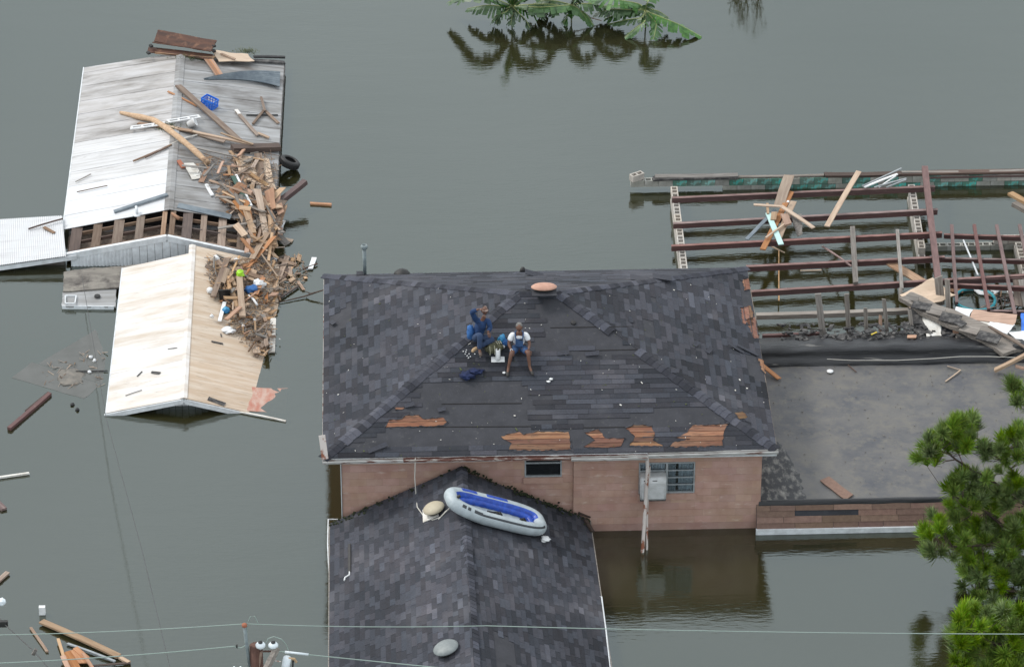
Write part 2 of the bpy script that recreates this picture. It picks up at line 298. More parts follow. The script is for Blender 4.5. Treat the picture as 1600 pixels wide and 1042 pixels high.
    def build(s, name, mats, parent=None, smooth=False, M4=None): return link(name, s.mesh(name, mats, smooth), parent, M4)
def frame(d, up=(0, 0, 1)):
    x = Vector(d).normalized(); u = Vector(up); 
    if abs(u.normalized().dot(x)) > .98: u = Vector((0, 1, 0)) if abs(x.y) < .9 else Vector((1, 0, 0))
    y = u.cross(x).normalized(); z = x.cross(y); return Matrix((x, y, z)).transposed()
def M4of(R, loc):
    q = R.to_4x4(); q.translation = Vector(loc); return q
def clip(poly, a, b, c):        # keep a*x+b*y<=c
    out = []
    for i in range(len(poly)):
        p = poly[i]; q = poly[(i+1) % len(poly)]; dp = a*p[0]+b*p[1]-c; dq = a*q[0]+b*q[1]-c
        if dp <= 0: out.append(p)
        if dp*dq < 0: t = dp/(dp-dq); out.append((p[0]+(q[0]-p[0])*t, p[1]+(q[1]-p[1])*t))
    return out
def area(p): return abs(sum(p[i][0]*p[(i+1) % len(p)][1]-p[(i+1) % len(p)][0]*p[i][1] for i in range(len(p))))/2
def inside(pt, poly):
    x, y = pt; c = False; j = len(poly)-1
    for i in range(len(poly)):
        xi, yi = poly[i]; xj, yj = poly[j]
        if (yi > y) != (yj > y) and x < (xj-xi)*(y-yi)/(yj-yi)+xi: c = not c
        j = i
    return c
def clip_convex(poly, conv):
    s = sum(conv[i][0]*conv[(i+1) % len(conv)][1]-conv[(i+1) % len(conv)][0]*conv[i][1] for i in range(len(conv)))
    cv = conv if s > 0 else conv[::-1]
    for i in range(len(cv)):
        p = cv[i]; q = cv[(i+1) % len(cv)]; ex, ey = q[0]-p[0], q[1]-p[1]
        poly = clip(poly, ey, -ex, ey*p[0]-ex*p[1])
        if len(poly) < 3: return []
    return poly

# board with a rough sawn / snapped outline; local X = length, local Z = face normal
_bc = {}
def board_mesh(L_, w, t, m_, seed=0, jag=1.0):
    k = (round(L_, 1), round(w, 2), round(t, 3), m_, seed % 3, jag)
    if k in _bc: return _bc[k]
    r = random.Random(hash(k[:3]) ^ seed*77+5); n = 4; vs = []; L_ = k[0] if k[0] > 0 else L_
    bow = r.uniform(-.012, .012)*L_
    for i in range(n+1):
        f = i/n; x = (f-.5)*L_; zz = bow*(1-(2*f-1)**2)
        for sgn in (-1, 1):
            xx = x
            if i in (0, n): xx += r.uniform(-.5, .25)*w*jag*(1 if i else -1)*.6
            ww = w*(.5+r.uniform(-.03, .03)*jag)
            vs += [(xx, sgn*ww, zz-t/2), (xx, sgn*ww, zz+t/2)]
    fs = []
    for i in range(n):
        a = i*4; b = a+4; fs += [(a+1, b+1, b+3, a+3), (a, a+2, b+2, b), (a, b, b+1, a+1), (a+2, a+3, b+3, b+2)]
    fs += [(0, 1, 3, 2), (4*n, 4*n+2, 4*n+3, 4*n+1)]
    mb = MB(); mb.add(vs, fs); me = mb.mesh('board', m_); _bc[k] = me; return me
def plank(name, p0, p1, w, t, m_, label=None, cat='plank', group=None, parent=None, up=(0, 0, 1), roll=0.0, seed=None, jag=1.0):
    p0 = Vector(p0); p1 = Vector(p1); L_ = (p1-p0).length; R = frame(p1-p0, up)
    if roll: R = R @ Matrix.Rotation(roll, 3, 'X')
    me = board_mesh(L_, w, t, m_, rnd.randrange(99) if seed is None else seed, jag)
    o = link(name, me, parent, M4of(R, (p0+p1)/2))
    k = L_/max(round(L_, 1), .1); o.scale = (k, 1, 1)
    if parent is None: tag(o, label, cat, group)
    return o

# ================================================================== THE SETTING
mb = MB(); mb.add([(-300, -200, 0), (300, -200, 0), (300, 500, 0), (-300, 500, 0)], [(0, 1, 2, 3)])
tag(mb.build('flood_water', 'water'), kind='structure')
mb = MB(); mb.add([(-300, -200, -2.2), (300, -200, -2.2), (300, 500, -2.2), (-300, 500, -2.2)], [(0, 1, 2, 3)])
tag(mb.build('ground', mat('drowned_ground', (0.05, 0.045, 0.025), 0.9)), kind='structure')

# ------------------------------------------------------------------ shingle slopes
class Slope:
    """o = eave origin, a = unit vector along the eave, b = unit vector up the slope, n = normal"""
    def __init__(s, o, a, b):
        s.o = Vector(o); s.a = Vector(a).normalized(); s.b = Vector(b).normalized(); s.n = s.a.cross(s.b).normalized()
        if s.n.z < 0: s.n = -s.n
    def to3(s, q, h=0.0): return s.o+s.a*q[0]+s.b*q[1]+s.n*h
    def to2(s, p): d = Vector(p)-s.o; return (d.dot(s.a), d.dot(s.b))
    def px(s, x, y, h=0.0):
        return s.to2(PL(x, y, s.o+s.n*h, s.n))
    def at(s, x, y, h=0.0): return PL(x, y, s.o+s.n*h, s.n)
def shingle_tabs(S, poly, exposure, holes=(), seed=1, lmin=.14, lmax=.55, darkbias=0.0, jitter=1.0, miss=0.006, contrast=1.0):
    """returns list of (pts2d, toneRGB, thickness)"""
    r = random.Random(seed); xs = [p[0] for p in poly]; ys = [p[1] for p in poly]; out = []
    k = 0; t = min(ys)
    while t < max(ys)-.02:
        x = min(xs)-r.uniform(0, .5); dark = r.random() < .5; k += 1
        while x < max(xs):
            ln = r.uniform(lmin, lmax)*(1.0 if r.random() < .8 else 1.7)
            dark = not dark if r.random() < .8 else dark
            j = r.uniform(-.006, .006)*jitter
            q = clip_convex([(x+.004, t+j), (x+ln-.004, t+j), (x+ln-.004, t+exposure), (x+.004, t+exposure)], poly)
            cx, cy = x+ln/2, t+exposure/2
            if len(q) >= 3 and area(q) > .002 and not any(inside((cx, cy), h) for h in holes) and r.random() > miss:
                nlo = noise.noise(Vector((cx*.55+seed*9, cy*.55, seed)))
                v = 1+contrast*((-.30 if dark else .20))+.45*nlo+r.uniform(-.14, .14)*contrast-darkbias
                if r.random() < .05: v *= 1.35
                v = max(.35, v); w = r.uniform(-.05, .05)+.04*nlo
                out.append((q, (v*(1+w), v, v*(1-w*.4)), .003 if dark else .006, t))
            x += ln
        t += exposure
    return out
def tab_geom(mb, S, tab, exposure):
    q, tone, th, t0 = tab
    def h(p): return .004+(.003+th)*(1-max(0, min(1, (p[1]-t0)/exposure)))
    k = len(q); top = [S.to3(p, h(p)) for p in q]; bot = [S.to3(p, 0) for p in q]
    s = 1 if (top[1]-top[0]).cross(top[2]-top[1]).dot(S.n) > 0 else -1
    f = [list(range(k))]+[(i, i+k, (i+1) % k+k, (i+1) % k) for i in range(k)]
    if s < 0: f = [list(reversed(x)) for x in f]
    mb.add(top+bot, f, tone)
def lay_shingles(root, sets, exposure, n_single=295, name='shingle', mat_='shingle'):
    """sets = [(slope, tabs)]; the largest-looking tabs are parts of their own, the others one joined part"""
    allt = []
    for S, tabs in sets:
        for tb in tabs:
            pp = [pix(S.to3(p)) for p in tb[0]]
            inside_f = all(0 <= p[0] <= 1600 and 0 <= p[1] <= 1042 for p in pp)
            allt.append((area(pp) if inside_f else 0, S, tb))
    allt.sort(key=lambda q: -q[0])
    for i, (_, S, tb) in enumerate(allt[:n_single]):
        mb = MB(); tab_geom(mb, S, tb, exposure); mb.build(name, mat_, root)
    mb = MB()
    for _, S, tb in allt[n_single:]: tab_geom(mb, S, tb, exposure)
    o = mb.build(name+'_field', mat_, root); o['kind'] = 'stuff'
def caps(root, p0, p1, n1, n2, w=.15, exp=.16, seed=1, skip=(), name='ridge_cap', mat_='shingle'):
    r = random.Random(seed); p0 = Vector(p0); p1 = Vector(p1); d = (p1-p0); L_ = d.length; d.normalize()
    s1 = (d.cross(Vector(n1))).normalized(); s2 = (d.cross(Vector(n2))).normalized()
    up = (Vector(n1)+Vector(n2)).normalized()
    if s1.dot(s2) > 0: pass
    k = int(L_/exp)
    # side vectors run down each slope, away from the hip
    def down(nn, other):
        v = nn.cross(d).normalized()
        return v if v.dot(other) < 0 else -v
    a = down(Vector(n1), Vector(n2)); b = down(Vector(n2), Vector(n1))
    a = a if a.z < b.z or True else a
    for i in range(k):
        if any(lo <= i/k <= hi for lo, hi in skip): continue
        q0 = p0+d*(i*exp+r.uniform(-.01, .01)); q1 = q0+d*(exp*1.12)
        h0 = .024+r.uniform(0, .006); h1 = .018; v = r.choice((.6, .8, 1.05, 1.4))*r.uniform(.9, 1.1)
        ww = w*r.uniform(.9, 1.08)
        vs = [q0-a*0+up*h0+a*ww, q0+up*(h0+.012), q0+b*ww+up*h0, q1+a*ww+up*h1, q1+up*(h1+.012), q1+b*ww+up*h1]
        vs += [x-up*.016 for x in vs]
        fs = [(0, 1, 4, 3), (1, 2, 5, 4), (6, 9, 10, 7), (7, 10, 11, 8), (0, 6, 7, 1), (1, 7, 8, 2), (0, 3, 9, 6), (2, 8, 11, 5), (3, 4, 10, 9), (4, 5, 11, 10)]
        mb = MB(); mb.add(vs, fs, (v, v, v*1.03)); mb.build(name, mat_, root)

# ================================================================== MAIN HOUSE
EX0, EX1, EY0, EY1, EZ = -4.95, 6.13, -9.80, -0.95, 2.45
WX0, WX1, WY0, WY1 = -4.50, 5.80, -9.55, -1.30
ymid = (EY0+EY1)/2
# ridge height from the survey of the ridge line
zr = 2.45
for _ in range(30):
    p = Vector((.6, ymid, zr)); zr += (pix(p)[1]-457)/54.0
RX0 = PY(812, 457, ymid).x; RX1 = PY(871, 456, ymid).x
HOUSE = empty('main_house', ((WX0+WX1)/2, (WY0+WY1)/2, 0), 'flooded pink block house with dark shingled hip roof and two people sitting on it', 'house')
HOUSE_ = HOUSE
def loc_under(o, root):      # keep world coordinates when parenting to a moved empty
    o.matrix_parent_inverse = Matrix.Translation(-Vector(root.location)); return o
_link = link
def link(name, me, parent=None, M4=None):
    o = _link(name, me, parent, M4)
    if parent is not None: o.matrix_parent_inverse = parent_world(parent).inverted()
    return o
def parent_world(o):
    m_ = Matrix.Identity(4); ch = []
    while o is not None: ch.append(o); o = o.parent
    for c in reversed(ch):
        loc = Matrix.LocRotScale(c.location, c.rotation_euler if c.rotation_mode != 'QUATERNION' else c.rotation_quaternion, c.scale)
        m_ = m_ @ (c.matrix_parent_inverse if c.parent else Matrix.Identity(4)) @ loc
    return m_
FLc, FRc, BRc, BLc = Vector((EX0, EY0, EZ)), Vector((EX1, EY0, EZ)), Vector((EX1, EY1, EZ)), Vector((EX0, EY1, EZ))
Ra, Rb = Vector((RX0, ymid, zr)), Vector((RX1, ymid, zr))
Sf = Slope(FLc, (1, 0, 0), Vector((0, ymid-EY0, zr-EZ)))
Sb = Slope(BRc, (-1, 0, 0), Vector((0, ymid-EY1, zr-EZ)))
Sl = Slope(BLc, (0, -1, 0), Vector((RX0-EX0, 0, zr-EZ)))
Sr = Slope(FRc, (0, 1, 0), Vector((RX1-EX1, 0, zr-EZ)))
def sp(S, *pts): return [S.to2(p) for p in pts]
polys = {'f': (Sf, sp(Sf, FLc, FRc, Rb, Ra)), 'b': (Sb, sp(Sb, BRc, BLc, Ra, Rb)), 'l': (Sl, sp(Sl, BLc, FLc, Ra)), 'r': (Sr, sp(Sr, FRc, BRc, Rb))}
for k_, (S, pl) in polys.items():
    mb = MB(); mb.prism([S.to3(p, -.004) for p in pl], S.n, .03, mi=0); o = mb.build('roof_deck', 'felt', HOUSE)
def spx(S, pts): return [S.px(*p) for p in pts]
felt_f = [spx(Sf, q) for q in (
    [(838, 470), (905, 466), (985, 482), (1003, 520), (960, 545), (905, 543), (905, 556), (832, 549), (828, 505), (852, 500)],
    [(640, 612), (690, 598), (800, 596), (830, 612), (826, 640), (800, 672), (770, 697), (640, 697), (600, 690), (588, 676), (606, 656), (648, 640)],
    [(905, 545), (1000, 540), (1010, 552), (930, 562), (905, 560)], [(1003, 640), (1060, 632), (1090, 655), (1050, 668), (1010, 660)],
    [(905, 655), (980, 648), (1010, 690), (905, 694)], [(1090, 636), (1140, 640), (1160, 656), (1130, 664), (1085, 662)],
    [(745, 625), (800, 618), (850, 640), (830, 668), (770, 690)], [(560, 688), (610, 676), (640, 690), (600, 706), (550, 706)])]
wood_px = [
    [(603, 667), (608, 657), (628, 655), (633, 650), (654, 649), (661, 655), (693, 653), (698, 660), (692, 665), (604, 668)],
    [(783, 682), (812, 675), (818, 680), (840, 674), (888, 675), (892, 703), (795, 704), (800, 693)],
    [(914, 676), (935, 671), (946, 685), (976, 685), (970, 697), (948, 700), (912, 698), (930, 688)],
    [(978, 670), (990, 664), (1018, 666), (1023, 676), (1020, 688), (1036, 697), (984, 697), (992, 682)],
    [(1057, 684), (1074, 676), (1082, 665), (1138, 663), (1130, 680), (1129, 697), (1044, 699), (1055, 690), (1078, 686)],
    [(617, 637), (628, 635), (632, 638), (618, 641)], [(1148, 645), (1160, 643), (1168, 652), (1156, 655)]]
wood_f = [spx(Sf, q) for q in wood_px]
grow = []
for q in wood_f:
    c = (sum(p[0] for p in q)/len(q), sum(p[1] for p in q)/len(q)); grow.append([(c[0]+(p[0]-c[0])*1.06, c[1]+(p[1]-c[1])*1.15) for p in q])
tabs_f = shingle_tabs(Sf, polys['f'][1], .145, felt_f+grow, 3, .25, .9, .08, contrast=.75)
felt_l = [spx(Sl, [(512, 500), (548, 476), (556, 500), (546, 508), (522, 512), (514, 540)])]
tabs_l = shingle_tabs(Sl, polys['l'][1], .155, felt_l, 5, .24, .55, contrast=.85)
felt_r = [spx(Sr, q) for q in ([(1160, 440), (1172, 440), (1180, 500), (1162, 498), (1155, 465)], [(1000, 505), (1020, 498), (1020, 520), (1005, 530)], [(1166, 560), (1200, 560), (1205, 610), (1175, 590)])]
tabs_r = shingle_tabs(Sr, polys['r'][1], .155, felt_r, 8, .24, .55, .12, miss=.012, contrast=.8)
tabs_b = shingle_tabs(Sb, polys['b'][1], .145, (), 11, .3, .9)
lay_shingles(HOUSE, [(Sf, tabs_f), (Sl, tabs_l), (Sr, tabs_r), (Sb, tabs_b)], .15)
# exposed sheathing boards where felt and shingles tore away
r_ = random.Random(4)
def torn_patch(S, q2, root, bw=.145, h=.012):
    pts = []
    for i in range(len(q2)):                        # ragged outline
        a, b = q2[i], q2[(i+1) % len(q2)]; n = max(1, int(math.hypot(b[0]-a[0], b[1]-a[1])/.07))
        for j in range(n):
            f = j/n; pts.append((a[0]+(b[0]-a[0])*f+r_.uniform(-.02, .02)*(j > 0), a[1]+(b[1]-a[1])*f+r_.uniform(-.02, .02)*(j > 0)))
    ys = [p[1] for p in pts]; t = math.floor(min(ys)/bw)*bw
    while t < max(ys):
        c = clip(clip(pts, 0, -1, -(t+.006)), 0, 1, t+bw-.006)
        if len(c) >= 3 and area(c) > .002:
            v = r_.uniform(.45, 1.3); mb = MB(); mb.prism([S.to3(p, h+r_.uniform(-.002, .002)*0) for p in c], S.n, .008, (v, v*r_.uniform(.85, 1.1), v*r_.uniform(.8, 1.1)))
            mb.build('exposed_board', 'deckwood', root)
        t += bw
    # curled felt edge round the hole
    mb = MB(); n = len(pts)
    for i in range(0, n):
        if r_.random() < .55: continue
        a = S.to3(pts[i], .012); b = S.to3(pts[(i+1) % n], .012); o_ = .05
        cx = sum(p[0] for p in pts)/n; cy = sum(p[1] for p in pts)/n
        ao = S.to3((pts[i][0]+(pts[i][0]-cx)*.06, pts[i][1]+(pts[i][1]-cy)*.18), .01); bo = S.to3((pts[(i+1) % n][0]+(pts[(i+1) % n][0]-cx)*.06, pts[(i+1) % n][1]+(pts[(i+1) % n][1]-cy)*.18), .01)
        mb.add([a+S.n*r_.uniform(.005, .03), b+S.n*r_.uniform(.005, .03), bo, ao], [(0, 1, 2, 3)])
    o = mb.build('torn_felt_edge', 'felt', root); o['kind'] = 'stuff'
for q in wood_f: torn_patch(Sf, q, HOUSE)
for q in ([(1157, 482), (1172, 478), (1177, 490), (1175, 510), (1160, 505)], [(1160, 438), (1171, 436), (1172, 452), (1163, 455)], [(1165, 500), (1180, 496), (1186, 530), (1177, 528)], [(1184, 560), (1192, 563), (1196, 585), (1190, 580)]):
    torn_patch(Sr, spx(Sr, q), HOUSE)
# loose dangling scraps and lifted tabs
for (x, y, S, a, ln) in ((520, 505, Sl, .4, .3), (1150, 545, Sr, 1.3, .45), (1108, 548, Sr, -.5, .25), (1088, 538, Sr, -.6, .22), (985, 500, Sr, .3, .2), (1168, 548, Sr, 1.4, .6), (640, 633, Sf, .1, .25), (590, 700, Sf, .35, .5), (925, 553, Sf, 0, .35), (880, 552, Sf, 0, .3), (1055, 580, Sf, -.2, .2), (690, 640, Sf, .1, .2)):
    c = S.at(x, y, .03); d = (S.a*math.cos(a)+S.b*math.sin(a))
    mb = MB(); e = d.cross(S.n)*.06
    mb.add([c-d*ln/2-e, c-d*ln/2+e, c+d*ln/2+e+S.n*.05, c+d*ln/2-e+S.n*.06, c-d*ln/2-e-S.n*.01, c-d*ln/2+e-S.n*.01, c+d*ln/2+e+S.n*.04, c+d*ln/2-e+S.n*.05],
           [(0, 1, 2, 3), (7, 6, 5, 4), (0, 4, 5, 1), (1, 5, 6, 2), (2, 6, 7, 3), (3, 7, 4, 0)]); mb.build('loose_shingle', 'shingle', HOUSE)
# roofing grit, nail heads, paper scraps
mb = MB(); mbw = MB()
for i in range(420):
    S = r_.choice((Sf, Sf, Sf, Sl, Sr)); pl = {id(Sf): 'f', id(Sl): 'l', id(Sr): 'r'}[id(S)]; pl = polys[pl][1]
    xs = [p[0] for p in pl]; ys = [p[1] for p in pl]; q = (r_.uniform(min(xs), max(xs)), r_.uniform(min(ys), max(ys)))
    if not inside(q, pl): continue
    s_ = r_.uniform(.006, .014) if r_.random() < .95 else r_.uniform(.02, .035)
    c = S.to3(q, .022); R = frame(S.a*math.cos(i)+S.b*math.sin(i), S.n)
    (mbw if r_.random() < .4 else mb).box(c, (s_*r_.uniform(1, 4), s_, s_*.5), R)
mb.build('roof_grit', 'weed', HOUSE)['kind'] = 'stuff'; mbw.build('roof_scraps', 'whitedirty', HOUSE)['kind'] = 'stuff'
caps(HOUSE, FLc, Ra, Sf.n, Sl.n, .17, .17, 1)
caps(HOUSE, FRc, Rb, Sf.n, Sr.n, .17, .17, 2, skip=((.62, .74),))
caps(HOUSE, BLc, Ra, Sb.n, Sl.n, .15, .17, 3)
caps(HOUSE, BRc, Rb, Sb.n, Sr.n, .15, .17, 4)
caps(HOUSE, Ra, Rb, Sf.n, Sb.n, .15, .17, 5)
# felt lap seams on the bare area
mb = MB()
for (x0, y0, x1, y1) in ((690, 631, 815, 630), (640, 667, 860, 666), (860, 512, 990, 510), (745, 562, 830, 560), (905, 548, 1000, 546), (910, 668, 985, 667)):
    a = Sf.at(x0, y0, .003); b = Sf.at(x1, y1, .003); mb.beam(a, b, .02, .006, Sf.n)
mb.build('felt_lap', 'dark', HOUSE)['kind'] = 'stuff'

# walls: pink painted blocks over a recessed joint face
winL = (PY(820, 716, WY0).x, PY(878, 748, WY0).x, PY(850, 748, WY0).z, PY(850, 713, WY0).z)
winR = (PY(998.5, 722, WY0).x, PY(1085, 770, WY0).x, PY(1040, 770, WY0).z, PY(1040, 722, WY0).z)
def holed(mb, x0, x1, z0, z1, y0, y1, holes):
    xs = sorted({x0, x1, *[h[0] for h in holes], *[h[1] for h in holes]}); zs = sorted({z0, z1, *[h[2] for h in holes], *[h[3] for h in holes]})
    for i in range(len(xs)-1):
        for j in range(len(zs)-1):
            cx, cz = (xs[i]+xs[i+1])/2, (zs[j]+zs[j+1])/2
            if x0 < cx < x1 and z0 < cz < z1 and not any(h[0] < cx < h[1] and h[2] < cz < h[3] for h in holes):
                mb.b2((xs[i], y0, zs[j]), (xs[i+1], y1, zs[j+1]))
XS = PY(896, 760, WY0).x         # the wall steps forward here
for (a, b, yf) in ((WX0, XS-.002, WY0+.10), (XS, WX1, WY0)):
    hs = [h for h in (winL, winR) if a < h[0] < b]
    mb = MB(); holed(mb, a, b, -.5, 2.40, yf+.007, yf+.2, hs); mb.build('wall', 'pinkjoint', HOUSE)
    r2 = random.Random(12); z = -.4; row = 0
    stuff = MB()
    while z < 2.38:
        z1 = min(z+.2, 2.40); x = a - (0.2 if row % 2 else 0)
        while x < b:
            xa, xb = max(x, a), min(x+.4, b); segs = [(xa, xb)]
            for h in hs:
                if h[2]-.08 < (z+z1)/2 < h[3]+.02:
                    segs = [s_ for sg in segs for s_ in ((sg[0], min(sg[1], h[0])), (max(sg[0], h[1]), sg[1])) if s_[1]-s_[0] > .02]
            for sg in segs:
                if sg[1]-sg[0] < .03: continue
                mb = MB(); v = r2.uniform(.94, 1.06)*(.80 if z < .05 else 1); pr = r2.uniform(0, .003)
                mb.b2((sg[0]+.002, yf-pr*.5, z+.002), (sg[1]-.002, yf+.006, z1-.002), (v, v*r2.uniform(.96, 1.03), v*r2.uniform(.95, 1.04)))
                if z > -.05 and not (a < 0 and pix((sg[0], yf, z1))[1] > 800): mb.build('block', 'pinkwall', HOUSE)
                else: stuff.b2((sg[0]+.003, yf-pr, z+.003), (sg[1]-.003, yf+.011, z1-.003), v)
            x += .4
        z += .2; row += 1
    if stuff.v: stuff.build('low_blocks', 'pinkwall', HOUSE)['kind'] = 'stuff'
mb = MB(); mb.b2((WX0-.01, WY0+.3, -.5), (WX0+.19, WY1, 2.40)); mb.build('side_wall', 'pinkwall', HOUSE)
mb = MB(); mb.b2((WX1-.2, WY0+.3, -.5), (WX1+.001, WY1, 2.40)); mb.build('side_wall', 'pinkwall', HOUSE)
mb = MB(); mb.b2((WX0+.2, WY1-.2, -.5), (WX1-.21, WY1+.01, 2.40)); mb.build('back_wall', 'pinkwall', HOUSE)
mb = MB(); mb.b2((WX0-.03, WY0+.06, -.5), (WX0-.012, WY0+.3, 2.40)); mb.build('corner_board', 'trim_white', HOUSE)
mb = MB(); mb.b2((EX0+.03, EY0+.06, 2.40), (EX1-.03, EY1-.06, 2.418)); mb.build('soffit', 'pinkwall', HOUSE)
mb = MB(); mb.b2((WX0+.25, WY0+1.6, -.4), (WX1-.25, WY0+1.65, 2.38)); mb.build('inner_wall', 'dark', HOUSE)  # near black colour stands in for the unlit room
mb = MB(); mb.b2((EX0, EY0-.0, 2.27), (EX1, EY0+.03, 2.43)); mb.build('fascia', 'trim_white', HOUSE)
mb = MB(); mb.b2((EX0-.012, EY0+.03, 2.29), (EX0+.02, EY1, 2.43)); mb.build('fascia', 'rustpipe', HOUSE)
mb = MB(); mb.b2((EX1-.02, EY0+.03, 2.29), (EX1+.012, EY1, 2.43)); mb.build('fascia', 'wood_tan', HOUSE)
mb = MB(); mb.b2((EX0+.02, EY1-.03, 2.29), (EX1-.02, EY1, 2.43)); mb.build('fascia', 'wood_grey', HOUSE)
# the bent end board at the front left corner
a = PY(503, 680, EY0+.2); b = PY(508, 717, EY0-.05); mb = MB(); mb.beam(a, b, .05, .16, (1, 0, 0)); mb.build('end_board', 'rustpipe', HOUSE)
# gutter: an open U in lengths
def gutter(x0, x1, y, z, mt, sag0=0, sag1=0, root=HOUSE):
    prof = [(0, .09), (-.0, 0), (-.07, -.01), (-.115, .03), (-.12, .085), (-.105, .095), (-.11, .035), (-.066, .0), (-.012, .008), (-.012, .09)]
    mb = MB(); n = 10; k = len(prof); r3 = random.Random(int(x0*10)); vs = []
    for i in range(n+1):
        f = i/n; x = x0+(x1-x0)*f; dz = sag0+(sag1-sag0)*f+r3.uniform(-.006, .006); dy = r3.uniform(-.006, .006)
        vs += [(x, y+p[0]+dy, z+p[1]+dz) for p in prof]
    fs = [(i*k+j, i*k+(j+1) % k, (i+1)*k+(j+1) % k, (i+1)*k+j) for i in range(n) for j in range(k)]+[tuple(range(k)), tuple(range((n+1)*k-1, n*k-1, -1))]
    mb.add(vs, fs); return mb.build('gutter', mt, root)
gz = 2.33
gutter(EX0, -3.0, EY0-.003, gz, 'gutter', 0, .01); gutter(-2.99, -.35, EY0-.003, gz, 'gutter_rust', .01, 0); gutter(-.34, 2.95, EY0-.003, gz, 'gutter_rust', 0, -.02)
gutter(1.1, 2.96, EY0-.13, gz+.03, 'gutter', 0, 0); gutter(2.97, EX1+.03, EY0-.003, gz+.03, 'gutter', -.02, .02)
a = PY(1011, 714, EY0-.1); b = P(1003, 866, 0)
mb = MB(); mb.tube([a, a+Vector((.02, .0, -.3)), PY(1009, 780, EY0-.16), (b.x, b.y, -.25)], .045, 8); mb.build('downspout', 'rustpipe', HOUSE)
a = PY(1015, 728, EY0-.03); b = P(1011, 864, 0); mb = MB(); mb.tube([a, PY(1011, 800, EY0-.1), (b.x, b.y, -.25)], .028, 6); mb.build('conduit', 'rustpipe', HOUSE)
# windows
def window(h, y, kind):
    x0, x1, z0, z1 = h; ms = []
    W_ = empty('window', ((x0+x1)/2, y, z0)); W_.parent = HOUSE; W_.matrix_parent_inverse = parent_world(HOUSE).inverted()
    mb = MB(); t = .035; yo = y-.012; yi = y+.07
    mb.b2((x0, yo, z0), (x0+t, yi, z1)); mb.b2((x1-t, yo, z0), (x1, yi, z1)); mb.b2((x0+t, yo+.001, z1-t), (x1-t, yi, z1)); mb.b2((x0+t, yo+.001, z0), (x1-t, yi, z0+t))
    if kind == 'R': xm = (x0+x1)/2+.0; mb.b2((xm-.03, yo+.002, z0+t), (xm+.03, yi, z1-t))
    mb.build('frame', 'alu', W_)
    if kind == 'L':
        zb = z0+(z1-z0)*.62
        mb = MB(); mb.b2((x0+t, yo+.003, zb-.02), (x1-t, yi-.01, zb+.02)); mb.b2((x0+t, yo+.004, z1-.13), (x1-t, yi-.012, z1-.09)); mb.build('sash_rail', 'alu', W_)
        mb = MB(); mb.b2((x0+t, y+.035, z0+t), (x1-t, y+.045, zb-.02)); mb.build('pane', 'glassdark', W_)
        mb = MB(); mb.b2((x0+t, y+.025, zb+.02), (x1-t, y+.033, z1-t)); mb.build('pane', 'glassdark', W_)
    else:
        for (a, b) in ((x0+t, (x0+x1)/2-.03), ((x0+x1)/2+.03, x1-t)):
            zz = [z0+t+(z1-z0-2*t)*i/4 for i in range(5)]
            for i in range(4):
                if i: mb = MB(); mb.b2((a, yo+.006, zz[i]-.012), (b, yi-.02, zz[i]+.012)); mb.build('sash_rail', 'alu', W_)
                mb = MB(); mb.b2((a, y+.02, zz[i]+.012), (b, y+.026, zz[i+1]-.012)); mb.build('pane', 'glass', W_)
        for (a, b) in ((x0+.05, (x0+x1)/2-.05), ((x0+x1)/2+.05, (x0+x1)/2+.22), (x1-.40, x1-.05)):
            mb = MB(); n = 26; vs = []
            for i in range(n+1):
                x = a+(b-a)*i/n; yy = y+.085+.03*math.sin(i*1.9)+.015*math.sin(i*.7); vs += [(x, yy, z0+.03), (x, yy+.01, z1-.02)]
            mb.add(vs, [(2*i, 2*i+2, 2*i+3, 2*i+1) for i in range(n)]); mb.build('curtain', 'curtain', W_)
        mb = MB(); mb.b2((x0+.7, y+.2, z0+.0), (x0+1.0, y+.45, z0+.5)); mb.build('furniture_back', 'wood_dark', W_)
    mb = MB(); mb.b2((x0-.03, y-.045, z0-.17), (x1+.04, y+.01, z0-.004)); mb.build('sill', 'pinkwall', W_)
window(winL, WY0+.10, 'L'); window(winR, WY0, 'R')
# roof furniture fixed to the house
def root_part(name, mb, m_, smooth=True): return mb.build(name, m_, HOUSE, smooth)
c = Sb.at(850, 446, 0) if False else Vector((RX0+.62, ymid-.12, zr-.03))
c = PY(850, 452, ymid-.15)
V = empty('roof_vent', c); V.parent = HOUSE; V.matrix_parent_inverse = parent_world(HOUSE).inverted()
mb = MB(); mb.lathe(c, [(.30, .05), (.325, .06), (.325, .075), (.28, .11), (.16, .13), (.02, .135)], 24, sy=.55); mb.build('vent_cap', 'pinkvent', V, True)
mb = MB(); mb.lathe(c, [(.20, -.06), (.20, .07)], 20, sy=.6); mb.build('vent_neck', 'black', V, True)
mb = MB(); mb.box(c+Vector((0, -.02, -.035)), (.62, .5, .02)); mb.build('vent_flashing', 'felt', V)
b = Sb.at(570, 429, 0); c = Sb.to3((Sb.to2(b)[0], .12), 0)
c = PY(570, 428, EY1-.12)
mb = MB(); mb.tube([c-Vector((0, 0, .1)), c+Vector((0, 0, .78))], .048, 10); VP = mb.build('vent_pipe', 'pipe', HOUSE, True)
mb = MB(); mb.lathe(c+Vector((0, 0, .74)), [(.055, 0), (.088, .03), (.092, .10), (.07, .13), (.055, .13), (.05, .05)], 14); mb.build('pipe_cap', 'pipe', VP, True)
mb = MB(); mb.box(c+Vector((-.12, 0, 0)), (.2, .2, .06)); mb.build('pipe_flashing', 'felt', VP)
for (x, y, s_) in ((628, 425, .17), (817, 421, .07)):
    c = PY(x, y, EY1-.1); mb = MB(); mb.lathe(c-Vector((0, 0, .06)), [(s_*1.3, 0), (s_, .07), (s_*.5, .12), (.01, .13)], 14); mb.build('attic_vent', 'black', HOUSE, True)
